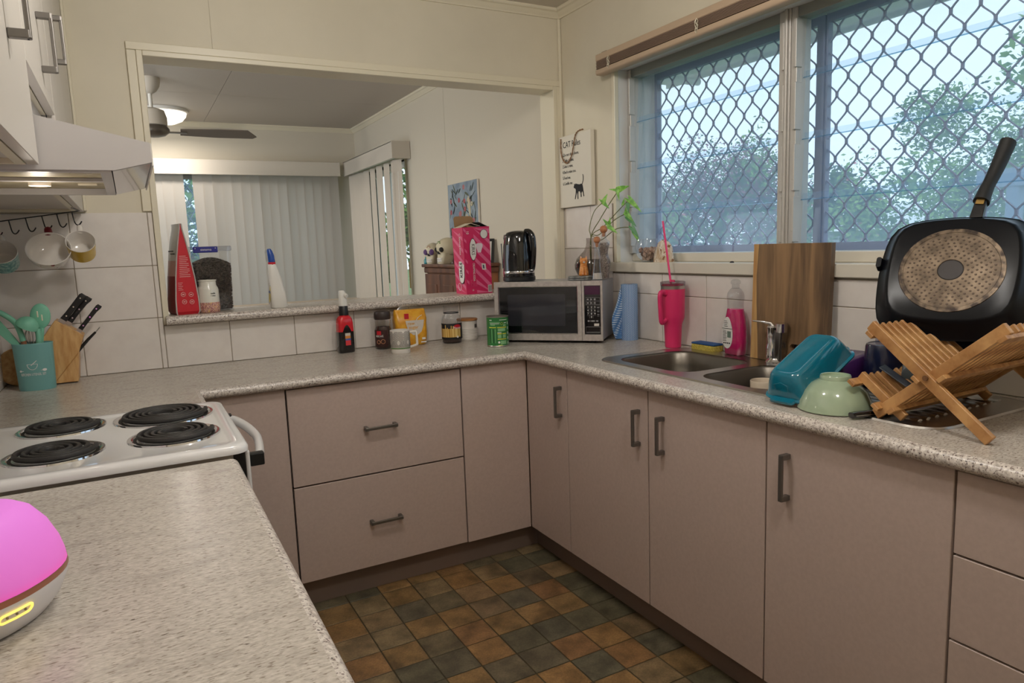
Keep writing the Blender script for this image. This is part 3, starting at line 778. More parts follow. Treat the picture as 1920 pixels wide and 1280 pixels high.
M['led'] = pm('yellow_led', S(255, 222, 110), .4, es=1.0, ecol=S(255, 222, 100))
import_ang = math.atan2(.092, -.012)
ring = []
for i in range(28):
    a_ = 2*PI*i/28
    u_ = .0145*(1 if math.cos(a_) > 0 else -1) if abs(math.cos(a_)) > 1e-6 else 0
    u_ += .0055*math.cos(a_); z_ = .0055*math.sin(a_)
    zz_ = .035+z_; rad = .0985+(zz_-.030)*.52+.0006; th_ = -PI/2+.63+u_/.1
    kk = 1+.045*math.cos(3*(th_-.5))
    ring.append((rad*kk*math.cos(th_), rad*kk*math.sin(th_), zz_))
MB().tube(ring, .0014, 6, closed=True).build('led_ring', M['led'], df)
for u_ in (-.011, 0, .011):
    th_ = -PI/2+.63+u_/.1; kk = 1+.045*math.cos(3*(th_-.5)); rad = .1011
    MB().sphere((rad*kk*math.cos(th_), rad*kk*math.sin(th_), .035), .0016, 8, 6).build('button', M['steelhandle'], df)

# utensil crock and its utensils
CX, CY = -1.765, .395
ck = thing('utensil_crock', 'mint green oval metal utensil crock in the back left corner', 'utensil holder', (CX, CY, TOP), (0, 0, -.12))
MB().lathe([(.053, .002), (.0535, 0), (.056, .004), (.061, .160), (.0625, .163), (.0615, .166), (.0595, .163), (.055, .006), (0, .006)], 40, sy=.66, c0=True).build('body', M['mintmetal'], ck, smooth=45)
text_bend('KITCHEN UTENSIL SET', .0125, M['whiteprint'], ck, .059, .058, 0, squeeze=.62, sy=.66)
icon = MB()
icon.add(*(lambda P: (P, [tuple(range(len(P)))]))([(0, 0, 0)]*0+[(.015*math.cos(PI+PI*i/10), -.0008, .083+.016*math.sin(PI+PI*i/10)+.012) for i in range(11)]))
ic = []
mm = MB().tube([(-.036, 0, .071), (.030, 0, .071)], .0008, 6).tube([(-.0155, 0, .094), (.0155, 0, .094)], .0008, 6)
mm.tube([(.0155*math.cos(PI+PI*i/12), 0, .094+.019*math.sin(PI+PI*i/12)) for i in range(13)], .0009, 6).tube([(-.004, 0, .090), (.014, 0, .106)], .0014, 6)
mm.loft([[(-.040+.0045*math.cos(2*PI*i/12), y, .071+.0035*math.sin(2*PI*i/12)) for i in range(12)] for y in (-.0006, .0006)])
mm.loft([[(.036+.0075*math.cos(2*PI*i/12), y, .072+.0045*math.sin(2*PI*i/12)) for i in range(12)] for y in (-.0006, .0006)])
mm.v = [((.0595)*math.sin(x/.059), -.66*(.0595)*math.cos(x/.059)-.0004+y, z) for x, y, z in mm.v]
mm.build('printed_emblem', M['whiteprint'], ck)
def shaft(t, pts, r, mat, name='handle'): return MB().tube(spline([Vector(p)-t.location for p in pts], 5), r, 10).build(name, mat, t, smooth=60)
t = thing('slotted_spoon', 'mint green slotted spoon standing tallest in the crock', 'spoon', (-1.745, .405, TOP+.02))
m = MB().sphere((0, 0, 0), 1, 20, 14); m.xf(Matrix.Translation((.012, 0, .236)) @ Matrix.Rotation(.10, 4, 'Y') @ Matrix.Diagonal((.031, .010, .045, 1))); m.build('bowl', M['mint'], t, smooth=60)
for dx, dz in ((.000, .245), (.012, .232)):
    MB().box(.003+dx, .0075+dx, -.0112, -.008, dz-.012, dz+.010).build('slot', M['trim'], t, bevel=.0015)
shaft(t, [(-1.733, .405, TOP+.215), (-1.742, .405, TOP+.16), (-1.747, .405, TOP+.13)], .0085, M['mint'])
shaft(t, [(-1.747, .405, TOP+.13), (-1.748, .405, TOP+.02)], .0075, M['copper'])
t = thing('ladle', 'mint green ladle with domed bowl turned down in the crock', 'ladle', (-1.770, .385, TOP+.02))
m = MB().lathe([(.0355*math.cos(k*PI/18), .0355*math.sin(k*PI/18)) for k in range(0, 10)]+[(.031*math.cos(k*PI/18), .031*math.sin(k*PI/18)) for k in range(9, -1, -1)], 28, c0=False, c1=False)
m.xf(Matrix.Translation((-.004, -.004, .205)) @ Matrix.Rotation(.52, 4, 'Y') @ Matrix.Rotation(.25, 4, 'X')); m.build('bowl', M['mint'], t, smooth=60)
shaft(t, [(-1.744, .380, TOP+.215), (-1.743, .383, TOP+.185), (-1.747, .385, TOP+.14), (-1.753, .387, TOP+.02)], .009, M['mint'])
t = thing('pasta_fork', 'mint green bent utensil with brown handle leaning left in the crock', 'spatula', (-1.790, .39, TOP+.02))
shaft(t, [(-1.872, .375, TOP+.295), (-1.835, .38, TOP+.272), (-1.803, .385, TOP+.235), (-1.790, .39, TOP+.175)], [.008]*15+[.010], M['mint'], 'bent_neck') if 0 else shaft(t, [(-1.872, .375, TOP+.295), (-1.835, .38, TOP+.272), (-1.803, .385, TOP+.235), (-1.790, .39, TOP+.175)], .0095, M['mint'], 'neck')
shaft(t, [(-1.790, .39, TOP+.178), (-1.780, .395, TOP+.02)], .0085, M['copper'])
t = thing('silicone_turner', 'mint green flat turner leaning furthest left in the crock', 'spatula', (-1.80, .40, TOP+.02))
m = MB().loft([[(-.072+dx, dy, .235) for dx, dy in ((-.022, -.003), (.020, -.003), (.020, .003), (-.022, .003))], [(-.030+dx, dy, .17) for dx, dy in ((-.016, -.004), (.016, -.004), (.016, .004), (-.016, .004))], [(.002+dx, dy, .12) for dx, dy in ((-.008, -.005), (.008, -.005), (.008, .005), (-.008, .005))]])
m.build('blade', M['mint'], t, bevel=.002)
shaft(t, [(-1.80, .40, TOP+.145), (-1.785, .40, TOP+.02)], .0075, M['copper'])
t = thing('whisk', 'thin wire whisk standing between the mint utensils in the crock', 'whisk', (-1.768, .41, TOP+.02))
m = MB()
for k in range(5):
    a_ = k*PI/5
    m.tube([(.020*math.sin(PI*q/12)*math.cos(a_)*(1 if 1 else 0)*(1.0) if q < 13 else 0, .020*math.sin(PI*q/12)*math.sin(a_), .13+.075*(q/12)) for q in range(13)], .0009, 5)
    m.tube([(-.020*math.sin(PI*q/12)*math.cos(a_), -.020*math.sin(PI*q/12)*math.sin(a_), .13+.075*(q/12)) for q in range(13)], .0009, 5)
m.build('wires', M['steel'], t, smooth=60); shaft(t, [(-1.768, .41, TOP+.15), (-1.768, .41, TOP+.02)], .006, M['copper'])
t = tag(MB().lathe([(.066, 0), (.070, .004), (.070, .010), (.066, .014), (0, .014)], 32).build('wooden_board', M['wood'], None, (-1.832, .548, TOP+.066), (PI/2-.22, 0, .25), smooth=40), 'small round wooden board leaning on the tiles behind the crock', 'board')

# knife block
KY0, KY1 = .452, .552
kb = thing('knife_block', 'pale wooden knife block angled behind the mint crock', 'knife block', (-1.70, .50, TOP))
def P2(poly): return [(x+1.70, z) for x, z in poly]
MB().prism(P2([(-1.696, .235), (-1.613, .172), (-1.634, .111), (-1.715, .012), (-1.765, .012), (-1.775, .125)]), -.048, .052, 'y').build('slanted_body', M['wood'], kb, bevel=.002, seg=1)
MB().prism(P2([(-1.6345, .110), (-1.645, .004), (-1.775, .004), (-1.775, .011), (-1.7155, .011)]), -.048, .052, 'y').build('base_wedge', M['wood'], kb, bevel=.002, seg=1)
MB().box(-.07, .05, -.04, .045, 0, .004).build('foot_pad', M['rubber'], kb)
kd = Vector((.63, 0, .777)); kp = Vector((.777, 0, -.63))
def knife(label, base, L, wd, th=.011, y=0, tip=False):
    k = thing('kitchen_knife', label, 'knife', base)
    M4 = Matrix((( .777, 0, .63), (0, 1, 0), (-.63, 0, .777))).to_4x4()      # local z along the handle, x across it
    m = MB().loft([[(a_, b_, 0) for a_, b_ in rrect(wd, th, .003, 3)], [(a_, b_, L*.25) for a_, b_ in rrect(wd*.86, th, .003, 3)], [(a_, b_, L*.75) for a_, b_ in rrect(wd*.95, th, .003, 3)], [(a_+wd*.1, b_, L*.93) for a_, b_ in rrect(wd*1.15, th, .004, 3)], [(a_+wd*.15, b_, L) for a_, b_ in rrect(wd*.9, th*.8, .004, 3)]]).xf(M4)
    m.build('handle', M['black'], k, smooth=40)
    MB().box(-wd*.52, wd*.52, -th*.45, th*.45, -.012, .0).xf(M4).build('bolster', M['steel'], k)
    MB().box(-wd*.5, wd*.42, -.001, .001, -.085, -.012).xf(M4).build('blade', M['steel'], k)
    for q in (.15, .5, .84):
        MB().cyl((0, -th/2-.0008, L*q), (0, th/2+.0008, L*q), .0026, 10).xf(M4).build('rivet', M['chrome'], k)
    return k
knife('largest black handled knife, front left slot of the block', (-1.671, .474, TOP+.233), .115, .023)
knife('black handled knife behind the largest one in the block', (-1.655, .512, TOP+.222), .112, .021)
knife('slimmer black handled knife in the right slot of the block', (-1.622, .484, TOP+.193), .110, .0165, .010)
t = thing('knife_sharpener', 'thin black handled tool with steel tip tucked at the block side', 'kitchen tool', (-1.640, .486, TOP+.110))
MB().tube([(0, 0, 0), (.038, 0, .042), (.065, 0, .068)], [.006, .0055, .004], 8).build('handle', M['black'], t, smooth=60)
MB().tube([(.064, 0, .067), (.080, 0, .084)], .002, 6).build('tip', M['steel'], t)

# hook rail and mugs under the overhead cabinet
hr = thing('hook_rack', 'black wire hook rack hanging under the overhead cabinet by the wall', 'hook rack', (-1.70, .42, 1.50))
RL = lambda x: Vector((x, .42, 1.5215+(x+1.578)*.142))
m = MB().tube([RL(-1.872)-hr.location, RL(-1.578)-hr.location], .0022, 6).tube([RL(-1.578)-hr.location, (.105, -.09, .026), (.105, -.12, .026)], .0022, 6)
m.build('rail', M['black'], hr, smooth=60)
hx = [-1.838, -1.790, -1.741, -1.693, -1.648, -1.602]
for x in hx:
    p = RL(x)-hr.location
    q = [p, p+Vector((.003, 0, -.022)), p+Vector((.007, -.003, -.040)), p+Vector((.014, -.006, -.047)), p+Vector((.022, -.009, -.043)), p+Vector((.028, -.012, -.034))]
    MB().tube(spline(q, 4), .0022, 6).build('hook', M['black'], hr, smooth=60)
def mug_pattern(name, inner, outer):
    return pm(name, outer, .25, coat=.3)
def mug(label, mouth, r, h, outmat, inmat, hmat, taper=.9, bowl=False, htw=.010, hlen=.035):
    rot = Matrix.Rotation(math.radians(56), 4, 'X'); nrm = rot @ Vector((0, 0, 1))
    o = thing('mug', label, 'mug', Vector(mouth)-nrm*h, (math.radians(56), 0, 0))
    if bowl: pr_ = [(r*.45, 0), (r*.5, .003), (r*.78, h*.25), (r*.93, h*.55), (r*1.0, h*.97)]
    else: pr_ = [(r*taper*.9, 0), (r*taper, .004), (r*(.5+taper/2), h*.5), (r, h*.97)]
    MB().lathe(pr_, 40, c1=False).build('outer_wall', outmat, o, smooth=40)
    inn = [(r, h*.97), (r*.995, h), (r*.97, h), (r*.95, h*.97)]
    inn += [(r*.90, h*.55), (r*.74, h*.25), (r*.45, .008), (0, .006)] if bowl else [(r*.94, h*.5), (r*taper*.94, .012), (r*taper*.8, .006), (0, .006)]
    MB().lathe(inn, 40, c0=False).build('inner_wall', inmat, o, smooth=50)
    hp_ = spline([(0, r*.93, h*.80), (0, r+hlen*.75, h*.82), (0, r+hlen, h*.55), (0, r+hlen*.7, h*.28), (0, r*.88, h*.24)], 5)
    MB().tube(hp_, htw*.6, 8, flat=.7).build('handle', hmat, o, smooth=60)
    return o
M['china'] = pm('white_china', S(226, 220, 212), .15, coat=.3)
M['teal_tex'] = pm('embossed_teal_glaze', S(110, 160, 158), .3); nz(M['teal_tex'], S(88, 140, 142), S(150, 186, 182), (90, 90, 90), 3, .4, .6, bump=.5)
M['floral'] = pm('floral_china', S(226, 220, 212), .2); _s = nz(M['floral'], S(226, 220, 212), S(222, 216, 208), (20, 20, 20)); over(M['floral'], _s, S(140, 40, 58), (46, 46, 46), .60, .64)
M['yellow_glaze'] = pm('yellow_glaze', S(206, 172, 62), .25, coat=.3)
M['darkred'] = pm('dark_red_glaze', S(122, 30, 42), .3)
mug('teal mug with embossed outside, leftmost on the hook rack', (-1.812, .335, 1.384), .046, .075, M['teal_tex'], M['china'], M['china'])
mug('wide white floral soup mug with dark red handle on the hooks', (-1.678, .335, 1.390), .068, .066, M['floral'], M['china'], M['darkred'], bowl=True, htw=.018, hlen=.030)
mug('white mug with yellow outside hanging right of the floral one', (-1.582, .335, 1.412), .046, .076, M['yellow_glaze'], M['china'], M['china'], htw=.014)

# ---------------------------------------------------------- things on the ledge
# red pet food bag with side gusset facing the room
bg = thing('food_bag', 'tall red and silver gusseted bag at the left end of the ledge', 'bag', (-1.259, .640, LZ), (0, 0, .22))
sec = [(0, .040, .052), (.012, .044, .060), (.06, .043, .060), (.15, .035, .060), (.24, .023, .060), (.31, .011, .060), (.345, .004, .060), (.366, .0022, .060)]
M['bagsilver'] = pm('silver_bag_film', S(196, 190, 186), .35); 
def bagmat():
    m = pm('bag_front_print', S(190, 186, 182), .35); n = m.node_tree.nodes; l = m.node_tree.links; b = n['Principled BSDF']
    tc = n.new('ShaderNodeTexCoord'); sp = n.new('ShaderNodeSeparateXYZ'); rp = n.new('ShaderNodeValToRGB'); e = rp.color_ramp.elements
    rp.color_ramp.interpolation = 'CONSTANT'
    e[0].position = 0; e[0].color = S(140, 24, 34); e[1].position = .155; e[1].color = S(196, 150, 142)
    k = e.new(.215); k.color = S(200, 196, 192)
    l.new(tc.outputs['Object'], sp.inputs[0]); l.new(sp.outputs['Z'], rp.inputs[0]); l.new(rp.outputs[0], b.inputs['Base Color']); return m
MB().loft([[(-hx_, -hy_, z), (hx_, -hy_, z), (hx_, -hy_+.0006, z), (-hx_, -hy_+.0006, z)] for z, hx_, hy_ in sec]).build('side_gusset', M['redmat'], bg)
m = MB().loft([[(-hx_, -hy_, z), (-hx_-.008*math.sin(PI*min(z/.3, 1)), 0, z), (-hx_, hy_, z), (hx_, hy_, z), (hx_+.008*math.sin(PI*min(z/.3, 1)), 0, z), (hx_, -hy_+.0007, z), (0, -hy_+.0008, z), (-hx_, -hy_+.0007, z)] for z, hx_, hy_ in sec])
m.build('film', bagmat(), bg, smooth=50)
for s_ in (-1, 1): MB().tube([(s_*(hx_+.001), -hy_-.001, z) for z, hx_, hy_ in sec], .0028, 6).build('gusset_seam', M['bagsilver'], bg, smooth=60)
m = MB()
for k in range(12):
    z = .235-k*.0075; hx_ = .021+(.235-z)*.085
    m.box(-hx_*.75, hx_*(.75 if k % 3 else .45), -.0614, -.0606, z, z+.0018)
for k in range(5): m.box(-.030, -.012-.004*(k % 2), -.0612, -.0602, .128-k*.007, .1295-k*.007)
m.build('fine_print', M['pinkprint'], bg)
for x, z in ((-.014, .082), (.016, .080), (-.012, .052), (.017, .050)):
    MB().tube([(x+.0085*math.cos(2*PI*i/16), -.0612, z+.0085*math.sin(2*PI*i/16)) for i in range(16)], .0010, 5, closed=True).box(x-.004, x+.004, -.0615, -.0605, z-.002, z+.002).build('print_badge', M['pinkprint'], bg)
m = MB()
for k in range(4): m.box(-.0265+.004*k-.006, -.026+.004*k-.006, -.05, .02-.01*(k % 2), .255-k*.011, .259-k*.011)
m.build('front_print', M['ink'], bg)

# clear storage tub of kibble
tb = thing('storage_container', 'tall clear plastic container of dark kibble with blue clip on the ledge', 'container', (-1.137, .715, LZ))
MB().loft([lift(rrect(.150, .098, .016), .002), lift(rrect(.152, .100, .018), .004), lift(rrect(.166, .112, .02), .255)], True, False).build('tub', M['plastic'], tb, smooth=40)
MB().loft([lift(rrect(.172, .118, .02), .253), lift(rrect(.174, .120, .02), .256), lift(rrect(.174, .120, .02), .270), lift(rrect(.168, .114, .02), .273)]).build('lid', glassy('grey_clear_lid', (.80, .82, .86, 1), .08, .1), tb, smooth=40)
cm = MB().box(-.066, .030, -.068, -.060, .247, .272).build('clip', pm('navy_blue_plastic', S(34, 38, 132), .3), tb, bevel=.003)
text('sistema', .0145, M['whiteprint'], cm, (-.016, -.0685, .2595))
for x in (-.057, .021): MB().sphere((x, -.068, .265), .0022, 8, 6).build('clip_pin', M['whiteprint'], cm)
# kibble: pieces too many to count, one heap
M['kibble'] = pm('dark_kibble', S(70, 60, 54), .7); nz(M['kibble'], S(54, 46, 42), S(88, 76, 68), (80, 80, 80), 2)
m = MB().loft([lift(rrect(.138, .088, .014), .006), lift(rrect(.150, .098, .016), .175), lift(rrect(.120, .07, .016), .205), lift(rrect(.05, .03, .01), .222)])
rnd = random.Random(3)
def pellet(m, c, r):
    i0 = len(m.v); m.sphere((0, 0, 0), r, 6, 4, .7); m.xf(Matrix.Translation(c) @ Matrix.Rotation(rnd.random()*6, 4, 'X') @ Matrix.Rotation(rnd.random()*6, 4, 'Z'), i0)
for k in range(1500):
    z = .008+rnd.random()*.19; s_ = rnd.random()
    hw_, hd_ = .0700+z*.030, .0448+z*.028
    side = rnd.random()
    if side < .62: pellet(m, (-hw_+2*hw_*rnd.random(), -hd_, z*(1-.12*0)), .0046)
    elif side < .74: pellet(m, (hw_, -hd_+2*hd_*rnd.random(), z), .0046)
    elif side < .80: pellet(m, (-hw_, -hd_+2*hd_*rnd.random(), z), .0046)
    else:
        x, y = (-1+2*rnd.random())*.07, (-1+2*rnd.random())*.045
        pellet(m, (x, y, .198+.026*math.cos(x/.07*1.4)*math.cos(y/.045*1.2)), .0048)
tag(m.build('kibble', M['kibble'], tb, smooth=60), kind='stuff')

# vanilla jar with sprinkles at its foot
jr = thing('candle_jar', 'small white glass jar with pink speckled base in front of the kibble', 'jar', (-1.163, .612, LZ))
M['sprinkle'] = pm('pink_sprinkles', S(200, 150, 140), .5)
_s = nz(M['sprinkle'], S(150, 90, 90), S(222, 180, 170), (260, 260, 260), 2, .42, .58); over(M['sprinkle'], _s, S(226, 190, 110), (210, 210, 210), .58, .62)
MB().lathe([(.038, 0), (.041, .003), (.0425, .02), (.042, .043)], 36, c1=False).build('speckled_foot', M['sprinkle'], jr, smooth=50)
MB().lathe([(.042, .043), (.0415, .094), (.039, .103), (.034, .112), (.0335, .128), (.0355, .130), (.0355, .135), (.032, .135), (.032, .12), (0, .118)], 36, c0=False).build('glass', pm('opal_glass', S(226, 224, 214), .2, coat=.3), jr, smooth=40)
text_bend('vanilla', .010, M['ink'], jr, .042, .080, .35, squeeze=.8); text_bend('+ white', .008, M['ink'], jr, .042, .070, .35, squeeze=.8)

# white spray bottle with blue trigger cap
sb = thing('spray_bottle', 'white cleaner bottle with blue and red cap standing on the ledge', 'bottle', (-.887, .600, LZ))
MB().loft([lift(rrect(.062, .040, .014, 5, .002), 0), lift(rrect(.070, .046, .016, 5, .002), .004), lift(rrect(.066, .044, .016, 5, -.001), .06), lift(rrect(.052, .040, .014, 5, -.008), .13), lift(rrect(.036, .034, .012, 5, -.014), .178), lift(rrect(.030, .030, .012, 5, -.015), .188)]).build('body', M['paper'], sb, smooth=50)
MB().lathe([(.0155, .186), (.0155, .197), (.0145, .197)], 24, (-.0145, 0, 0)).build('red_collar', M['redmat'], sb, smooth=40)
m = MB().loft([lift(rrect(.028, .024, .010, 4, -.014), .197), lift(rrect(.027, .024, .010, 4, -.016), .225), lift(rrect(.022, .020, .009, 4, -.020), .245), lift(rrect(.014, .012, .005, 4, -.022), .254)])
m.build('trigger_cap', pm('blue_plastic', S(30, 74, 160), .3), sb, smooth=50)
MB().loft([lift(rrect(.008, .012, .003, 3, -.033), .200), lift(rrect(.007, .012, .003, 3, -.036), .24), lift(rrect(.006, .010, .003, 3, -.034), .250)]).build('trigger', M['plastic'], sb, smooth=40)
lab_ = MB(); L = []
for i in range(20):
    a_ = 2*PI*i/20; z = .065+.048*math.sin(a_); L.append((-.0345+.0*z+(z-.06)*.10, .016*math.cos(a_)-.004, z))
lab_.loft([L, [(x-.001, y, z) for x, y, z in L]])
M['bluelabel'] = pm('blue_yellow_label', S(60, 80, 130), .4); nz(M['bluelabel'], S(40, 70, 150), S(214, 190, 60), (20, 20, 36), 1, .46, .54)
lab_.build('label', M['bluelabel'], sb)

# ================================================================== BACK BENCH
# red and black cleaner bottle
rb = thing('cleaner_bottle', 'red and black bottle with white nozzle standing below the ledge', 'bottle', (-.632, .500, TOP), (0, 0, .12))
S_ = lambda w_, d_, z, r=.014: lift(rrect(w_, d_, min(r, d_/2-.001, w_/2-.001), 5), z)
MB().loft([S_(.066, .044, 0), S_(.072, .050, .004), S_(.072, .050, .055), S_(.0715, .050, .094)], True, False).build('lower_body', M['gloss'], rb, smooth=50)
MB().loft([S_(.0715, .050, .094), S_(.069, .049, .130), S_(.064, .046, .148), S_(.050, .040, .160), S_(.036, .034, .166)], False, True).build('upper_body', pm('red_gloss_plastic', S(206, 28, 42), .25, coat=.4), rb, smooth=50)
m = MB().loft([[(-.020+.040*i/8, -.0256, .094+.030*math.sin(PI*i/8)) for i in range(9)]+[(.02, -.0256, .09), (-.02, -.0256, .09)], [(-.020+.040*i/8, -.0242, .094+.030*math.sin(PI*i/8)) for i in range(9)]+[(.02, -.0242, .09), (-.02, -.0242, .09)]])
m.build('label_arch', M['gloss'], rb)
for z0, z1, c in ((.076, .088, S(206, 200, 190)), (.064, .076, S(216, 140, 60)), (.056, .064, S(70, 100, 180)), (.034, .056, S(214, 60, 66))):
    MB().box(-.010, .014, -.0259, -.0250, z0, z1).build('label_stripe', pm('label_ink', c, .4), rb)
MB().lathe([(.0205, .166), (.019, .205), (.018, .207)], 24).build('neck_collar', M['black'], rb, smooth=40)
m = MB().loft([lift(rrect(.036, .032, .012, 5), .207), lift(rrect(.034, .030, .012, 5), .240), lift(rrect(.032, .030, .012, 5, -.002), .262), lift(rrect(.022, .022, .009, 5, -.005), .274)])
m.build('nozzle', M['paper'], rb, smooth=50)
MB().cyl((.004, -.006, .256), (.010, -.024, .250), .010, 16, .008).build('spray_tip', M['paper'], rb, smooth=50)
# coffee jar with dark lid
def glassjar(t, prof, fill, fmat):
    MB().lathe(prof, 36, c0=True, c1=False).build('glass', M['glass'], t, smooth=50)
    MB().lathe(fill, 32).build('contents', fmat, t, smooth=50)
M['coffee'] = pm('ground_coffee', S(58, 34, 26), .8)
M['coffeelab'] = pm('brown_label', S(58, 30, 28), .4)
nj = thing('coffee_jar', 'instant coffee jar with dark brown lid left of the sugar bag', 'jar', (-.458, .500, TOP), (0, 0, -.36))
glassjar(nj, [(.034, 0), (.0385, .004), (.0385, .06), (.0375, .082), (.0335, .100), (.0335, .110), (.036, .128), (.034, .136)], [(.033, .004), (.036, .01), (.036, .085), (.031, .100), (0, .100)], M['coffee'])
MB().lathe([(.0365, .134), (.0375, .138), (.0375, .158), (.034, .168), (.026, .171), (0, .171)], 32).build('lid', pm('dark_brown_lid', S(52, 40, 36), .45), nj, smooth=40)
patch(.0386, .012, .088, -1.25, .55, 16).build('label', M['coffeelab'], nj)
MB().add(*(lambda g: (g.v, g.f))(patch(.0392, .066, .084, -.75, -.20, 6))).build('label_square', M['redmat'], nj)
text_bend('NESCAFÉ', .0125, M['whiteprint'], nj, .0393, .060, -.42, squeeze=.72)
for a_, z, r_ in ((-.55, .034, .008), (-.02, .036, .0095)):
    m = MB().tube([((.0395)*math.sin(a_+r_*math.cos(2*PI*i/16)/.039), -.0395*math.cos(a_+r_*math.cos(2*PI*i/16)/.039), z+r_*math.sin(2*PI*i/16)) for i in range(16)], .0013, 5, closed=True)
    m.build('label_ring', pm('tan_print', S(196, 140, 100), .5), nj)
# raw sugar bag
M['sugarfilm'] = pm('yellow_film', S(226, 160, 34), .3, coat=.3); nz(M['sugarfilm'], S(220, 150, 26), S(232, 172, 48), (40, 40, 40), 3, .4, .6, bump=.25)
sg = thing('sugar_bag', 'yellow plastic bag of raw sugar behind the patterned mug', 'bag', (-.322, .520, TOP), (0, 0, -.08))
L = []
for z, w_, d_, bul in ((0, .120, .050, 0), (.006, .142, .066, .0), (.05, .150, .074, 0), (.10, .150, .072, 0), (.125, .156, .064, 0), (.145, .152, .046, 0), (.163, .146, .022, 0), (.168, .140, .018, 0)):
    L.append(lift(rrect(w_, d_, min(.02, d_/2-.002), 6), z))
MB().loft(L).build('bag', M['sugarfilm'], sg, smooth=60)
MB().loft([lift(rrect(.140, .020, .008, 5), .162), lift(rrect(.110, .016, .007, 5), .178), lift(rrect(.074, .010, .004, 5), .192), lift(rrect(.04, .006, .002, 5), .193)]).build('clear_top_fold', glassy('crinkled_clear_film', (.93, .93, .9, 1), .14, .15), sg, smooth=50)
m = MB(); cup = [(-.030, .118), (.058, .118), (.054, .090), (.044, .064), (.026, .050), (.004, .050), (-.014, .066), (-.024, .090)]
m.prism(cup, -.0384, -.0374, 'y'); m.build('cup_print', pm('grey_white_print', S(214, 206, 196), .4), sg)
text('raw', .022, M['sugarfilm'], sg, (-.004, -.0390, .104)); text('sugar', .022, M['sugarfilm'], sg, (.007, -.0390, .086))
MB().box(-.032, -.012, -.034, -.028, .126, .150).build('red_tag', M['redmat'], sg)
MB().tube(spline([(.050, -.034, .140), (.030, -.036, .128), (.020, -.037, .110), (.026, -.038, .090), (.040, -.038, .084)], 5), .0012, 5).build('printed_swirl', M['whiteprint'], sg)
m = MB().box(.046, .062, -.0372, -.0362, .026, .036).box(.040, .066, -.0372, -.0362, .012, .018); m.build('corner_print', M['whiteprint'], sg)
# patterned mug
pmg = thing('mug', 'white mug with black zigzag pattern and green line near bench front', 'mug', (-.442, .320, TOP), (0, 0, 0))
MB().lathe([(.040, 0), (.0415, .002), (.0415, .016), (.0400, .017)], 40, c0=True, c1=False).build('base_band', M['china'], pmg, smooth=40)
MB().lathe([(.0402, .017), (.0425, .021), (.0428, .098), (.0420, .100), (.0400, .100), (.0395, .094), (.038, .012), (0, .010)], 44, c0=False).build('body', M['china'], pmg, smooth=40)
patch(.0428, .0215, .0255, -PI, PI, 48).build('green_line', pm('green_print', S(84, 128, 56), .4), pmg)
zz = MB(); R0 = .0433
def strip(pts, w_=.0016):
    for k in range(len(pts)-1):
        (a0, z0), (a1, z1) = pts[k], pts[k+1]
        dx, dz = (a1-a0), (z1-z0); L_ = math.hypot(dx, dz); nx, nz_ = -dz/L_*w_/2, dx/L_*w_/2
        n_ = max(1, int(L_/.006)); q = []
        for i in range(n_+1):
            t_ = i/n_
            for s_ in (-1, 1):
                u_ = a0+dx*t_+s_*nx; v_ = z0+dz*t_+s_*nz_
                q.append((R0*math.sin(u_/R0), -R0*math.cos(u_/R0), v_))
        zz.add(q, [(2*i, 2*i+2, 2*i+3, 2*i+1) for i in range(n_)])
for cx in (-.1131, -.0679, -.0226, .0226, .0679, .1131):
    zc = .047; sl_ = 1.35; hp_ = .0224
    for k in range(1, 9):
        w_ = min(hp_, .004+.0042*k); h_ = .009+.0072*k
        for s_ in (-1, 1):
            # upper slope
            u0 = max(0, (zc+h_-.0965)/sl_)
            if u0 < w_: strip([(cx+s_*u0, zc+h_-sl_*u0), (cx+s_*w_, zc+h_-sl_*w_)])
            if w_ < hp_: strip([(cx+s_*w_, zc+h_-sl_*w_), (cx+s_*w_, zc-(h_-sl_*w_)*.8)])
            u1 = max(0, (h_-(zc-.0275))/sl_)
            zl = zc-h_*.8+sl_*w_*.8
            if zc-h_*.8 > .0275: strip([(cx+s_*w_, zl), (cx, zc-h_*.8)])
            else:
                ub = (.0275-(zc-h_*.8))/(sl_*.8)
                if ub < w_: strip([(cx+s_*w_, zl), (cx+s_*ub, .0275)])
for c_ in ():
    for k in range(6):
        o_ = k*.0052                # nested hexagonal drops around centres c_ +- .0226
        for s_ in (-1, 1):
            cx = c_+s_*.0226
            a_ = .0225-o_*.68
            if a_ < .004: continue
            if k < 5: strip([(c_+s_*(.001+0), .0655+.0068*k), (c_+s_*min(.0215, .0215), .097)] if .0655+.0068*k < .094 else [(c_, .094), (c_+s_*.002, .096)])
            if k < 4: strip([(c_+s_*.002, .060-0+0*k), (cx, .0)][:1]+[(c_+s_*(.004+o_), .060-o_*.5), (c_+s_*(.004+o_), .042-.0), (c_+s_*(.012+o_*.75), .028+o_*.45)][:3])
zz.build('zigzag_print', M['ink'], pmg)
MB().tube(spline([(.041, 0, .088), (.064, 0, .090), (.070, 0, .084), (.072, 0, .040), (.068, 0, .032), (.042, 0, .024)], 5), .0042, 8, flat=1.3).build('handle', M['china'], pmg, rot=(0, 0, -.45), smooth=60)
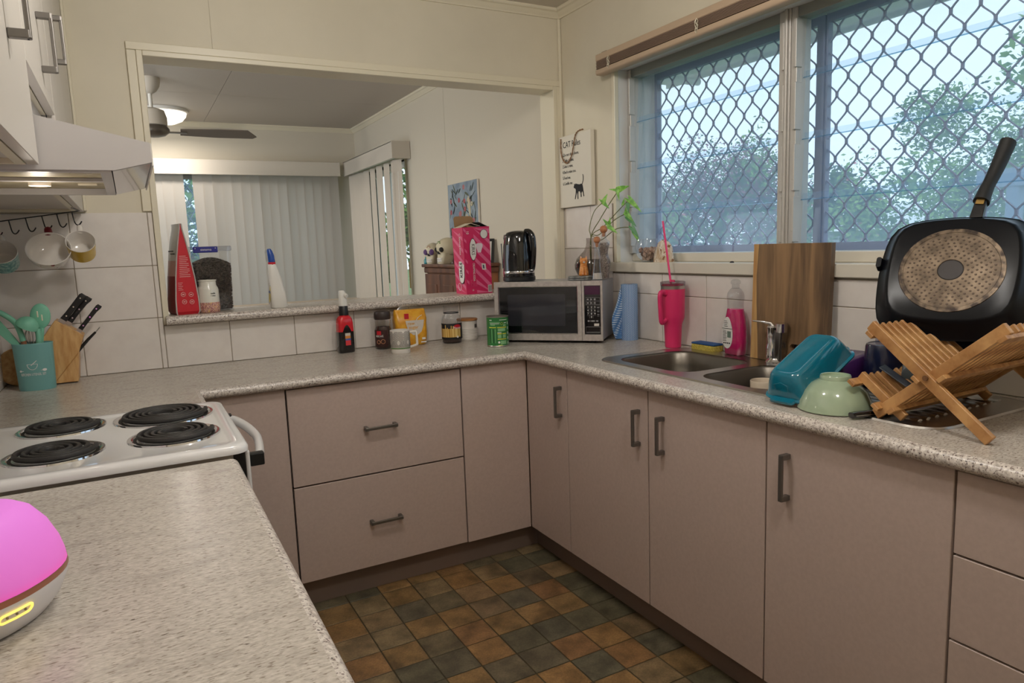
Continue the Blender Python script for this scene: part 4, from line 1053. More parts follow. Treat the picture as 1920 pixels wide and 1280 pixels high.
# open coffee jar with gold label
mj = thing('coffee_jar', 'open lidless coffee jar with black and gold label beside the ribbed canister', 'jar', (-.137, .460, TOP), (0, 0, -.45))
glassjar(mj, [(.042, 0), (.0465, .004), (.047, .09), (.0455, .112), (.040, .126), (.0335, .136), (.0335, .144), (.0375, .147), (.0375, .151), (.034, .153), (.034, .168), (.0365, .170), (.0365, .174), (.033, .174)], [(.041, .003), (.0445, .006), (.0445, .022), (0, .023)], M['coffee'])
M['goldlab'] = pm('gold_print', S(206, 170, 88), .35); nz(M['goldlab'], S(186, 142, 58), S(232, 204, 132), (150, 150, 4), 3, .38, .62)
patch(.0472, .020, .094, -1.7, 1.7, 24).build('label', M['ink'], mj)
patch(.0478, .030, .070, -1.55, 1.0, 20).build('gold_panel', M['goldlab'], mj)
fr = MB()
for k in range(9):
    a_ = -1.45+k*.2; h_ = .076+.012*math.sin(k*1.9)
    g_ = patch(.0479, .068, h_, a_, a_+.10, 2); fr.add(g_.v, g_.f)
fr.build('gold_stalks', M['goldlab'], mj)
cdisc(.0483, .62, .076, .021, .013).build('red_oval', M['redmat'], mj)
text_bend('Moccona', .0145, M['whiteprint'], mj, .0486, .0735, .62, squeeze=.72)
cdisc(.0484, .62, .031, .0052, .0052).build('white_badge', M['whiteprint'], mj)
MB().tube([(.0345*math.cos(2*PI*i/28), .0345*math.sin(2*PI*i/28), .141) for i in range(28)], .0022, 6, closed=True).build('dark_seal_ring', M['ink'], mj, smooth=60)
# ribbed canister
cn = thing('canister', 'small white ribbed canister with wooden lid below the ledge', 'canister', (-.030, .518, TOP))
pf = [(.046, .0), (.048, .002)]
for k in range(7): pf += [(.048, .006+k*.0075), (.0495, .009+k*.0075), (.048, .012+k*.0075)]
pf += [(.048, .088), (.049, .090), (.047, .092)]
MB().lathe(pf, 40).build('body', M['china'], cn, smooth=30)
MB().lathe([(.049, .092), (.051, .094), (.051, .099), (.048, .1015), (0, .1015)], 36).build('lid', pm('brown_wooden_lid', S(168, 112, 62), .45), cn, smooth=40)
patch(.0486, .058, .076, .35, .75, 6, t=.0012).build('tag', M['steelhandle'], cn)
# green tin
gc = thing('food_tin', 'opened green steel tin in front of the microwave corner', 'tin', (-.020, .215, TOP), (0, 0, -.36))
MB().lathe([(.046, 0), (.0495, .001), (.0495, .004), (.0485, .006)], 40, c1=False).lathe([(.0485, .130), (.0500, .132), (.0500, .135), (.0475, .135), (.047, .120), (.047, .05), (0, .05)], 40, c0=False).build('steel_rims', M['steel'], gc, smooth=35)
MB().lathe([(.0488, .006), (.0488, .130)], 40, c0=False, c1=False).build('green_wrap', pm('green_tin_print', S(44, 116, 58), .35), gc, smooth=40)
M['yprint'] = pm('yellow_green_print', S(206, 206, 70), .4); M['lgprint'] = pm('light_green_print', S(130, 180, 130), .4)
for z0, z1, a0, a1, mm_ in ((.085, .089, -.95, -.25, 'yprint'), (.085, .089, -.15, .75, 'yprint'), (.057, .061, -.15, .25, 'yprint'), (.057, .061, .32, .72, 'yprint'), (.033, .037, -.15, .72, 'yprint'), (.006, .009, -.10, .28, 'yprint'),
                        (.108, .111, -.9, .1, 'lgprint'), (.103, .105, -.85, .05, 'whiteprint'), (.119, .1215, .05, .85, 'whiteprint'), (.118, .121, -.9, -.65, 'whiteprint'), (.096, .100, -.8, -.35, 'lgprint'), (.105, .108, .48, .75, 'whiteprint'), (.092, .100, .40, .70, 'lgprint'),
                        (.012, .028, .12, .70, 'lgprint'), (.063, .066, -.15, .22, 'whiteprint'), (.070, .083, -.1, .62, 'lgprint'), (.040, .055, -.12, .2, 'lgprint'), (.040, .055, .34, .66, 'lgprint')):
    patch(.0490, z0, z1, a0, a1, 8).build('print_bar', M[mm_], gc)
for k in range(4): patch(.0490, .018, .080, -.88+k*.17, -.83+k*.17, 2).build('print_bar', M['lgprint' if k % 2 else 'ink'], gc)
for k in range(5): patch(.0490, .010+k*.022, .022+k*.022, .90, 1.02, 2).build('print_bar', M['whiteprint'], gc)
cdisc(.0497, -.02, .021, .005, .005).build('white_badge', M['whiteprint'], gc)
m = MB().tube([(.0497*math.sin(.27+.14*math.cos(PI/2*i)), -.0497*math.cos(.27+.14*math.cos(PI/2*i)), .1035+.0065*math.sin(PI/2*i)) for i in range(4)], .0008, 4, closed=True); m.build('diamond_print', M['yprint'], gc)

# ---------------------------------------------------------- microwave and the things on it
MWR = math.radians(-47.17)
mw = thing('microwave', 'stainless steel microwave set diagonally in the corner of the bench', 'microwave', (.019, .313, TOP+.012), (0, 0, MWR))
Wm, Hm, Dm = .503, .266, .285
MB().box(.004, Wm-.004, .012, Dm, 0, Hm-.003).build('case', pm('grey_painted_case', S(176, 176, 182), .35, .3), mw, bevel=.004)
fm = MB()
vs, fs = fill_holes([(0, 0), (.409, 0), (.409, Hm), (0, Hm)], [[(.020, .030), (.390, .030), (.390, .243), (.020, .243)]], 0)
fm.add([(x, 0, y) for x, y, z in vs], fs); fm.add([(x, .014, y) for x, y, z in vs], fs)
fm.loft([[(0, y, 0), (.409, y, 0), (.409, y, Hm), (0, y, Hm)] for y in (0, .014)], False, False); fm.loft([[(.020, y, .030), (.390, y, .030), (.390, y, .243), (.020, y, .243)] for y in (0, .014)], False, False)
dm = fm.build('door', M['mwsteel'], mw)
bz = MB(); vs, fs = fill_holes([(.024, .034), (.386, .034), (.386, .239), (.024, .239)], [rrect(.272, .144, .004, 3, .198, .137)], 0)
bz.add([(x, .004, y) for x, y, z in vs], fs); bz.build('black_surround', M['gloss'], dm)
MB().box(.060, .336, .0055, .007, .063, .211).build('window_mesh', pm('dark_window_glass', S(40, 40, 46), .08, coat=.5), dm)
MB().tube([(.020, 0, .030), (.390, 0, .030), (.390, 0, .243), (.020, 0, .243)], .0022, 6, closed=True).build('door_bead', M['chrome'], dm)
cp_ = MB(); vs, fs = fill_holes([(.411, 0), (Wm, 0), (Wm, Hm), (.411, Hm)], [[(.421, .028), (.494, .028), (.494, .245), (.421, .245)]], 0)
cp_.add([(x, 0, y) for x, y, z in vs], fs); cp_.loft([[(.411, y, 0), (Wm, y, 0), (Wm, y, Hm), (.411, y, Hm)] for y in (0, .014)], False, False); cp_.loft([[(.421, y, .028), (.494, y, .028), (.494, y, .245), (.421, y, .245)] for y in (0, .004)], False, False)
cpo = cp_.build('control_panel', M['mwsteel'], mw)
MB().box(.421, .494, .003, .006, .028, .245).build('keypad', M['gloss'], cpo)
MB().box(.424, .491, .0015, .003, .205, .242).build('display', pm('purple_display', S(60, 26, 52), .15, es=.02, ecol=S(120, 40, 90)), cpo)
kp = MB()
def rect_line(x0, x1, z0, z1, r_=.0006): kp.tube([(x0, .0024, z0), (x1, .0024, z0), (x1, .0024, z1), (x0, .0024, z1)], r_, 4, closed=True)
rect_line(.428, .490, .160, .192)
kp.tube([(.428, .0024, .176), (.490, .0024, .176)], .0005, 4); kp.tube([(.449, .0024, .160), (.449, .0024, .192)], .0005, 4); kp.tube([(.469, .0024, .160), (.469, .0024, .192)], .0005, 4)
for x in (.444, .460): kp.tube([(x, .0024, .100), (x, .0024, .156)], .0003, 4)
for z in (.141, .1265, .112): kp.tube([(.432, .0024, z), (.472, .0024, z)], .0003, 4)
for z in (.146, .130, .114): kp.box(.478, .488, .0022, .0026, z, z+.0035); kp.box(.478, .488, .0022, .0026, z-.006, z-.0052)
for x in (.437, .452, .468):
    for z in (.184, .168): kp.box(x-.004+.006*0, x+.004, .0022, .0026, z-.003, z+.003)
for x0, x1 in ((.435, .444), (.448, .451), (.453, .463), (.465, .468), (.473, .482)): kp.box(x0, x1, .0022, .0026, .085, .091)
rect_line(.428, .490, .038, .062, .001)
kp.build('key_outlines', pm('grey_key_print', S(150, 148, 150), .5), cpo)
for k, ch in enumerate('1234567890'):
    cx = .437+.0155*(k % 3) if k < 9 else .4525; cz = .149-.0145*(k//3) if k < 9 else .1055
    text(ch, .0125, M['whiteprint'], cpo, (cx, .0024, cz))
MB().box(.464, .486, .0015, .0028, .066, .077).build('start_button', M['china'], cpo, bevel=.001)
for x in (.05, .45):
    for y in (.04, .24): MB().cyl((x, y, -.012), (x, y, .001), .013, 12).build('foot', M['rubber'], mw)
def on_mw(u, v, z=Hm): return Vector((.019, .313, TOP+.012+z)) + Vector((u*math.cos(MWR)-v*math.sin(MWR), u*math.sin(MWR)+v*math.cos(MWR), 0))

kt = thing('kettle', 'glossy black electric kettle standing on the left of the microwave', 'kettle', on_mw(.090, .105), (0, 0, -1.15))
MB().lathe([(.072, 0), (.076, .003), (.076, .018), (.073, .021), (0, .021)], 40).build('power_base', M['black'], kt, smooth=35)
MB().lathe([(.073, .022), (.0735, .024), (.0735, .036)], 40).build('lower_body', M['gloss'], kt, smooth=35)
MB().lathe([(.0738, .036), (.0742, .037), (.0742, .046), (.0738, .047)], 40, c0=False, c1=False).build('silver_band', M['chrome'], kt, smooth=35)
MB().lathe([(.0735, .047), (.0730, .10), (.070, .16), (.064, .200), (.060, .214), (.052, .224), (.03, .231), (0, .233)], 44, c0=False).build('body', M['gloss'], kt, smooth=60)
m = MB().tube(spline([(.045, 0, .226), (.066, 0, .224), (.084, 0, .200), (.088, 0, .15), (.083, 0, .09), (.078, 0, .060), (.070, 0, .050)], 5), .0135, 12, flat=.95)
m.build('handle', M['gloss'], kt, smooth=60)
MB().sphere((.078, -.010, .050), .011, 12, 8, .5).build('switch', M['chrome'], kt, smooth=60)
sp = MB().loft([lift(rrect(.020, .030, .008, 4, -.062), .165), lift(rrect(.028, .036, .010, 4, -.064), .200), lift(rrect(.030, .030, .010, 4, -.060), .216)]); sp.build('spout', M['gloss'], kt, smooth=50)
g_ = MB().loft([lift(rrect(.004, .016, .0015, 3, 0), .060), lift(rrect(.004, .016, .0015, 3, 0), .175)]).build('water_gauge', pm('grey_gauge', S(110, 112, 116), .15), kt, (-.0632, -.038, 0), (0, -.03, .50))
m = MB()
for k in range(8): m.box(-.0028, -.0020, -.005, .004 if k % 2 else .001, .07+k*.0125, .0725+k*.0125)
m.build('gauge_marks', M['whiteprint'], g_)
# cord
tag(MB().tube(spline([on_mw(.160, .16, .004), on_mw(.178, .19, .012), on_mw(.200, .235, .006), on_mw(.214, .30, -.02), on_mw(.216, .315, -.15)], 6), .003, 8).build('power_cord', M['black'], smooth=60), 'short black kettle cord running off the back of the microwave', 'cord')
# coasters and cat figurine
M['slate'] = pm('grey_stone_coaster', S(120, 120, 118), .5); nz(M['slate'], S(84, 86, 88), S(160, 158, 152), (60, 60, 60), 4, .35, .65)
cc = on_mw(.385, .082)
for k, lb in enumerate(('round grey stone coaster lying directly on the microwave', 'round grey stone coaster on top, under the orange cat')):
    tag(MB().lathe([(.052, 0), (.055, .002), (.055, .007), (.052, .009), (0, .009)], 40).build('coaster', M['slate'], None, cc+Vector((.001*k, -.002*k, .0092*k)), smooth=35), lb, 'coaster', 'stone coasters on the microwave')
ct = thing('cat_figurine', 'small orange sitting cat figurine standing on the coasters', 'figurine', cc+Vector((.014, -.012, .0186)), (0, 0, -.45))
M['orange'] = pm('orange_glaze', S(206, 132, 58), .25, coat=.3); nz(M['orange'], S(196, 116, 44), S(216, 148, 78), (30, 30, 160), 2, .42, .58)
MB().lathe([(.020, 0), (.0225, .004), (.021, .02), (.0175, .040), (.0155, .050), (.0165, .056), (.0185, .064), (.0165, .073), (.010, .079), (0, .080)], 28, sy=.82).build('body', M['orange'], ct, smooth=60)
for s_ in (-1, 1):
    MB().loft([[(s_*.011-.0055, -.004, .072), (s_*.011+.0055, -.004, .072), (s_*.011+.0055, .004, .072), (s_*.011-.0055, .004, .072)], [(s_*.0125-.001, -.001, .087), (s_*.0125+.001, -.001, .087), (s_*.0125+.001, .001, .087), (s_*.0125-.001, .001, .087)]]).build('ear', M['orange'], ct)
    MB().sphere((s_*.006, -.0145, .067), .0014, 8, 6).build('eye', M['ink'], ct)
    MB().tube([(s_*.006, -.0155, .040), (s_*.0065, -.018, .012), (s_*.007, -.020, .003)], [.005, .005, .006], 8).build('front_leg', M['orange'], ct, smooth=60)
MB().sphere((0, -.0145, .060), .0055, 10, 8, .8).build('muzzle', M['china'], ct, smooth=60)
MB().sphere((0, -.0195, .0625), .0014, 8, 6).build('nose', M['ink'], ct)
# bottles with wooden ball stoppers
M['ballwood'] = pm('wooden_ball', S(178, 118, 78), .4)
def thin_lathe(prof, t, mat, name='glass', n=32, sx=1, sy=1): return MB().lathe(prof, n, c0=True, c1=False, sx=sx, sy=sy).build(name, mat, t, smooth=50)
b1_ = thing('glass_bottle', 'slim conical clear glass bottle with wooden ball stopper', 'bottle', on_mw(.472, .055))
thin_lathe([(.026, 0), (.029, .003), (.028, .012), (.022, .05), (.0155, .10), (.0115, .140), (.011, .156), (.0155, .158), (.0155, .162), (.011, .163)], b1_, M['glass'])
MB().lathe([(.020, .004), (.018, .03), (0, .031)], 20).build('salt', pm('pale_salt', S(200, 190, 180), .6), b1_, smooth=50)
MB().sphere((0, 0, .176), .0155, 20, 14).cyl((0, 0, .145), (0, 0, .165), .008, 12).build('stopper', M['ballwood'], b1_, smooth=60)
b2_ = thing('glass_bottle', 'clear torso-shaped glass bottle of brown seeds with wooden ball stopper', 'bottle', on_mw(.487, .135), (0, 0, -.45))
tors = [(.0, .018, .016, 0), (.004, .022, .019, .0), (.02, .020, .018, .001), (.05, .027, .022, .002), (.075, .028, .023, .003), (.10, .021, .018, .0), (.115, .019, .017, -.001), (.135, .024, .021, -.003), (.155, .029, .022, -.002), (.168, .027, .018, .0), (.176, .014, .012, .0), (.184, .0105, .0105, 0), (.205, .0105, .0105, 0)]
def ell(w_, d_, cx, z, k=1.0, n=28): return [(cx+w_*k*math.cos(2*PI*i/n), d_*k*math.sin(2*PI*i/n), z) for i in range(n)]
MB().loft([ell(w_, d_, cx, z) for z, w_, d_, cx in tors], True, False).build('glass', M['glass'], b2_, smooth=60)
M['seeds'] = pm('brown_seeds', S(120, 100, 90), .7); nz(M['seeds'], S(70, 54, 48), S(176, 160, 148), (320, 320, 320), 2, .4, .6)
MB().loft([ell(w_, d_, cx, z, .9) for z, w_, d_, cx in tors[1:9]]+[ell(.02, .016, 0, .163)]).build('seeds', M['seeds'], b2_, smooth=60)
MB().sphere((0, 0, .222), .0175, 20, 14).cyl((0, 0, .19), (0, 0, .212), .0085, 12).build('stopper', M['ballwood'], b2_, smooth=60)
# vase with plant cuttings
vz = thing('bud_vase', 'round grey glass bud vase of water on the back of the microwave', 'vase', on_mw(.415, .195))
thin_lathe([(.03, 0), (.045, .003), (.066, .02), (.077, .045), (.078, .065), (.068, .092), (.050, .112), (.034, .128), (.025, .146), (.0215, .165), (.022, .186)], vz, M['smoke'], n=40)
MB().lathe([(.040, .004), (.063, .02), (.074, .046), (.075, .065), (.066, .088), (0, .088)], 36).build('water', glassy('dark_water', (.42, .40, .38, 1), .05), vz, smooth=60)
M['leaf'] = pm('young_green_leaf', S(128, 190, 70), .45); nz(M['leaf'], S(96, 160, 56), S(150, 206, 96), (60, 60, 60), 3)
M['leafd'] = pm('dark_green_leaf', S(76, 140, 84), .4)
M['stem'] = pm('green_brown_stem', S(112, 116, 72), .5)
mouth = vz.location+Vector((0, 0, .186)); low = vz.location+Vector((0, 0, .03))
rt_ = Vector((.68, -.733, 0)); upv = Vector((0, 0, 1)); tow = Vector((-.733, -.68, 0))
def leaf(t, p, d, L_, wd, mat, cup=.2):
    """arrow-shaped leaf blade starting at p along d"""
    d = Vector(d).normalized(); side = d.cross(tow+Vector((0, 0, .5))).normalized(); nrm = side.cross(d)
    out = [(-.22, .32), (-.08, .52), (.12, .50), (.45, .36), (.75, .17), (1, 0)]
    P = [p+d*0]
    m = MB(); vs = []
    for a_, b_ in out:
        for s_ in (1, 0, -1):
            vs.append(tuple(p+d*(a_*L_ if s_ else max(a_, 0)*L_)+side*(s_*b_*wd)+nrm*(cup*wd*abs(s_)*b_-.10*L_*max(a_, 0)**2)))
    fs = []
    for k in range(len(out)-1):
        for j in (0, 1): fs.append((k*3+j, k*3+j+1, k*3+4+j, k*3+3+j))
    m.add(vs, fs).xf(Matrix.Translation(-t.location)); return m.build('leaf', mat, t, smooth=60)
pc = thing('plant_cutting', 'leafy green plant cuttings standing in the round glass vase', 'plant', low)
def cutting(label, pts, leaves):
    t = pc
    P = [low+Vector((0, 0, 0)), mouth+rt_*pts[0][0]*0] 
    path_ = [low, mouth]+[vz.location+rt_*a_+upv*b_+tow*c_ for a_, b_, c_ in pts]
    MB().tube([p-t.location for p in spline(path_, 6)], .0021, 6).build('stem', M['stem'], t, smooth=60)
    for a_, b_, c_, dx, dz, L_, wd, mt in leaves:
        leaf(t, vz.location+rt_*a_+upv*b_+tow*c_, rt_*dx+upv*dz+tow*.15, L_, wd, M[mt])
cutting('tallest leafy cutting with spread leaves at the top of the vase', [(.045, .27, 0), (.095, .345, 0), (.130, .393, 0)], [(.130, .393, 0, -1, .25, .045, .016, 'leaf'), (.130, .395, .0, 1, .35, .055, .034, 'leaf'), (.128, .392, .01, .2, -1, .045, .016, 'leaf')])
cutting('short upright leafy cutting on the left of the vase', [(-.004, .23, .01), (.02, .305, .01), (.062, .345, .01)], [(.064, .345, .01, .5, 1, .042, .022, 'leaf'), (.064, .343, .01, -.6, .5, .030, .014, 'leaf'), (.066, .340, .01, .6, -.6, .036, .018, 'leaf')])
cutting('long leafy cutting reaching right across the window frame', [(.06, .235, .0), (.13, .305, .0), (.178, .350, .0)], [(.178, .352, 0, .75, -.75, .085, .026, 'leaf'), (.150, .33, 0, .3, 1, .035, .012, 'leaf'), (.172, .335, .0, .1, -1, .045, .02, 'leafd')])
cutting('middle leafy cutting with drooping leaves beside the window frame', [(.04, .20, 0), (.11, .262, 0), (.165, .290, 0)], [(.165, .290, 0, .7, -.8, .05, .024, 'leaf'), (.172, .272, 0, .75, -.8, .06, .024, 'leafd'), (.162, .292, 0, .1, 1, .03, .012, 'leaf')])
cutting('lowest leafy cutting arching right beside the wooden ball stoppers', [(.05, .175, .01), (.12, .222, .01), (.19, .228, .01)], [(.19, .228, .01, .6, -.9, .065, .022, 'leafd'), (.20, .205, .01, .5, -1, .055, .018, 'leaf'), (.085, .235, .01, .8, -.6, .055, .022, 'leaf'), (.082, .245, .01, -.5, .6, .035, .016, 'leaf'), (.09, .248, .01, .1, 1, .03, .012, 'leaf')])
tag(MB().loft([lift(rrect(.022, .022, .004, 3), 0), lift(rrect(.022, .022, .004, 3), .007)]).build('small_dish', M['china'], None, on_mw(.47, .25), smooth=40), 'tiny white dish on the back right corner of the microwave', 'dish')

# soft drink carton on the ledge
M['pinkbox'] = pm('magenta_carton', S(206, 34, 92), .4); M['pinkstripe'] = pm('pale_pink_print', S(226, 104, 146), .4)
kx = thing('drink_carton', 'opened pink soft drink carton standing upright on the ledge', 'carton', (.0, .572, LZ), (0, 0, 0))
e1 = Vector((.145, -.0, 0)); e2 = Vector((-.006, .125, 0))
KA = math.atan2(0, 1)
wk, dk_, hk = .140, .125, .325
kx.location = (.004, .576, LZ); kx.rotation_euler = (0, 0, .0)
m = MB(); m.loft([[(0, 0, 0), (wk, 0, 0), (wk, dk_, 0), (0, dk_, 0)], [(-.012, -.002, hk), (wk-.006, -.002, hk+.004), (wk-.006, dk_, hk+.004), (-.012, dk_, hk)]], True, False)
m.build('box', M['pinkbox'], kx)
m = MB().loft([[(-.011, .002, hk-.004), (wk-.008, .002, hk), (wk-.008, dk_-.003, hk), (-.011, dk_-.003, hk-.004)], [(.002, .002, .004), (wk-.002, .002, .004), (wk-.002, dk_-.003, .004), (.002, dk_-.003, .004)]], False, True); m.build('inside', M['ink'], kx)
M['card'] = pm('brown_cardboard', S(150, 118, 84), .7)
MB().loft([[(.000+.10*math.cos(PI*i/10)*0+(.0+.115*i/10)-.004, dk_-.002, hk), (.000+(.115*i/10)-.004, dk_-.002+.0015, hk+.0+.055*min(1, math.sin(PI*i/10)*2.2))] for i in range(11)], False, False).build('back_flap', M['card'], kx) if 0 else MB().loft([[(.004, dk_-.002, hk), (.118, dk_-.002, hk), (.118, dk_, hk), (.004, dk_, hk)], [(.006, dk_+.012, hk+.050), (.112, dk_+.012, hk+.052), (.112, dk_+.014, hk+.052), (.006, dk_+.014, hk+.050)], [(.016, dk_+.015, hk+.060), (.100, dk_+.015, hk+.061), (.100, dk_+.017, hk+.061), (.016, dk_+.017, hk+.060)]]).build('back_flap', M['card'], kx)
MB().loft([[(-.010, .02, hk), (-.010, .11, hk), (-.009, .11, hk+.001), (-.009, .02, hk+.001)], [(.05, .03, hk+.020), (.05, .10, hk+.020), (.05, .10, hk+.022), (.05, .03, hk+.022)], [(.10, .03, hk+.006), (.10, .10, hk+.006), (.10, .10, hk+.008), (.10, .03, hk+.008)]]).build('side_flap', M['trim'], kx)
MB().loft([[(wk-.008, .01, hk+.003), (wk-.008, .115, hk+.003), (wk-.007, .115, hk+.004), (wk-.007, .01, hk+.004)], [(wk-.05, .02, hk+.024), (wk-.05, .10, hk+.026), (wk-.05, .10, hk+.028), (wk-.05, .02, hk+.026)]]).build('side_flap', M['ink'], kx)
def fx_(u, z): return (u-.012*z/hk*(1-u/wk)-.006*z/hk*(u/wk), -.0012-.002*z/hk, z)      # on the front face
st_ = MB()
for k in range(-3, 7):
    z0 = .03+k*.055
    P = [(.055, z0+.075), (.055, z0+.098), (wk-.002, z0+.098-.085), (wk-.002, z0+.075-.085)]
    q = []
    # clip to the face by shrinking
    P = [(u, min(max(z, .004), hk-.004)) for u, z in P]
    if max(z for u, z in P)-min(z for u, z in P) < .01: continue
    st_.add([fx_(u, z) for u, z in P], [(0, 1, 2, 3)])
for k in range(6):
    z0 = .04+k*.05; st_.add([fx_(u, z) for u, z in ((.004, z0+.02), (.004, z0+.034), (.016, z0+.022), (.016, z0+.008))], [(0, 1, 2, 3)])
st_.build('pale_stripes', M['pinkstripe'], kx)
def wordV(txt, u, z, size, mat, down=True, sq=.8, dy=-.0022):
    return text(txt, size, mat, kx, (u-.007*z/hk, dy-.002*z/hk, z), (PI/2, (PI/2 if down else -PI/2), 0), squeeze=sq)
def cloud(u, z, w_, h_, mat, dy, nm):
    n_ = 28; P = []
    for i in range(n_):
        a_ = 2*PI*i/n_; r_ = 1+.10*abs(math.cos(2*a_))
        P.append((u+w_*r_*math.cos(a_)-.007*z/hk, dy-.002*z/hk, z+h_*(abs(math.sin(a_))**.6)*math.copysign(1, math.sin(a_))*r_))
    return MB().add(P, [tuple(range(n_))]).build(nm, mat, kx)
cloud(.046, .218, .0165, .050, M['ink'], -.0016, 'badge_outline'); cloud(.046, .218, .0150, .047, M['whiteprint'], -.0019, 'badge')
wordV('KIRKS', .046, .218, .026, M['ink'])
m = MB().add([(.080+.016*math.cos(a_)*(1+.3*math.sin(3*a_))-.007*.68, -.0036, .225+.030*math.sin(a_)*(1+.25*math.cos(2*a_))) for a_ in [2*PI*i/24 for i in range(24)]], [tuple(range(24))]); m.build('splash_print', pm('white_splash', S(232, 214, 222), .4), kx)
wordV('CREAMING SODA', .044, .108, .0155, M['whiteprint'], sq=.72)
wordV('10', .020, .300, .020, M['whiteprint'])
m = MB().add([(.110+.020*math.cos(2*PI*i/20)-.007, -.0038, .292+.022*math.sin(2*PI*i/20)) for i in range(20)], [tuple(range(20))]); m.build('round_mark', M['china'], kx)
MB().tube([(.110+.020*math.cos(2*PI*i/20)-.007, -.0040, .292+.022*math.sin(2*PI*i/20)) for i in range(20)], .0009, 5, closed=True).build('round_mark_ring', M['ink'], kx)
MB().add([fx_(u, z) for u, z in ((.088, .150), (.110, .146), (.112, .116), (.090, .118))], [(0, 1, 2, 3)]).xf(Matrix.Translation((0, -.0008, 0))).build('small_tag', M['china'], kx)
MB().add([fx_(u, z) for u, z in ((.094, .142), (.101, .140), (.102, .122), (.095, .124))], [(0, 1, 2, 3)]).xf(Matrix.Translation((0, -.0014, 0))).build('small_tag_print', pm('navy_print', S(40, 50, 90), .5), kx)
MB().add([fx_(u, z) for u, z in ((.116, .006), (wk-.003, .006), (wk-.003, .042), (.116, .040))], [(0, 1, 2, 3)]).xf(Matrix.Translation((0, -.0010, 0))).build('barcode_patch', M['china'], kx)
m = MB()
for k in range(7): m.add([fx_(u, z) for u, z in ((.119+k*.0026, .010), (.1203+k*.0026, .010), (.1203+k*.0026, .038), (.119+k*.0026, .038))], [(0, 1, 2, 3)])
m.xf(Matrix.Translation((0, -.0014, 0))).build('barcode', M['ink'], kx)
m = MB()
for u in (.034, .050):
    for z in (.062, .044): m.tube([fx_(u-.006, z-.007), fx_(u+.006, z-.007), fx_(u+.006, z+.007), fx_(u-.006, z+.007)], .0006, 4, closed=True)
m.build('icon_boxes', M['pinkstripe'], kx)
wordV('10', .034, .020, .012, M['whiteprint'])
# left face (looking -x)
def lx_(v, z): return (-.0012-.012*z/hk, v, z)
s2 = MB()
for k in range(-2, 6):
    z0 = .02+k*.06; P = [(.120, min(max(z0+.07, .004), hk-.006)), (.120, min(max(z0+.09, .004), hk-.006)), (.004, min(max(z0+.02, .004), hk-.006)), (.004, min(max(z0, .004), hk-.006))]
    if max(p[1] for p in P)-min(p[1] for p in P) > .02: s2.add([lx_(v, z) for v, z in P], [(0, 1, 2, 3)])
s2.build('pale_stripes', M['pinkstripe'], kx)
def wordL(txt, v, z, size, mat, down, sq=.8, dx=-.0022):
    R3 = Matrix.Rotation(-PI/2, 4, 'Z') @ Matrix.Rotation(PI/2, 4, 'X') @ Matrix.Rotation(-PI/2 if down else PI/2, 4, 'Z')
    return text(txt, size, mat, kx, (dx-.012*z/hk, v, z), R3.to_euler(), squeeze=sq)
n_ = 28
for mat_, w_, h_, dx, nm in ((M['ink'], .034, .068, -.0016, 'badge_outline'), (M['whiteprint'], .031, .064, -.0019, 'badge')):
    MB().add([(dx-.012*.11/hk, .040+w_*math.cos(2*PI*i/n_), .118+h_*(abs(math.sin(2*PI*i/n_))**.6)*math.copysign(1, math.sin(2*PI*i/n_))) for i in range(n_)], [tuple(range(n_))]).build(nm, mat_, kx)
wordL('KIRKS', .040, .118, .040, M['ink'], False, .72, -.0034)
wordL('CREAMING SODA', .036, .245, .020, M['whiteprint'], True, .66)
MB().tube([lx_(.075+.016*math.cos(2*PI*i/18), .035+.018*math.sin(2*PI*i/18)) for i in range(18)], .0012, 5, closed=True).build('round_mark_ring', M['whiteprint'], kx)

# ================================================================== WINDOW WALL AND WINDOW BENCH
# venetian blind pulled up
M['blind'] = pm('beige_blind_metal', S(196, 172, 146), .4); M['blindslat'] = pm('brown_grey_blind_slats', S(150, 126, 110), .5)
vb = thing('venetian_blind', 'beige venetian blind drawn up tight above the kitchen window', 'blind', (.545, .19, 2.10))
YL = 2.5
MB().box(-.022, .022, -YL, 0, .062, .090).build('head_rail', M['blind'], vb, bevel=.002, seg=1)
for k in range(16):
    z = .026+k*.00225
    MB().box(-.024+.002*(k % 2), .024, -YL+.01, -.004-.002*(k % 3), z, z+.0011).build('slat', M['blindslat'], vb)
MB().loft([[(-.024, y, .006), (-.018, y, .0), (.018, y, .0), (.024, y, .006), (.024, y, .022), (-.024, y, .022)] for y in (-YL+.008, -.003)]).build('bottom_rail', M['blind'], vb, smooth=60)
for y in (-.105, -.66, -1.25, -1.85):
    m = MB()
    for q in range(4):
        m.tube(spline([(-.026, y+.004*math.sin(q), .064), (-.030, y+.010*math.sin(q*2+1), .050), (-.028, y-.008*math.cos(q), .036), (-.030, y+.006*math.cos(q*3), .020), (-.026, y+.003, .010)], 4), .0011, 5)
    m.build('ladder_cord', M['trim'], vb, smooth=60)
MB().box(-.016, .016, -.075, -.04, .090, .094).build('bracket', M['blindslat'], vb)

# cat rules sign
sgn = thing('wall_sign', 'white wooden sign with black cat and rope hung beside the window', 'sign', (.560, .440, 1.525), (0, 0, -PI/2))
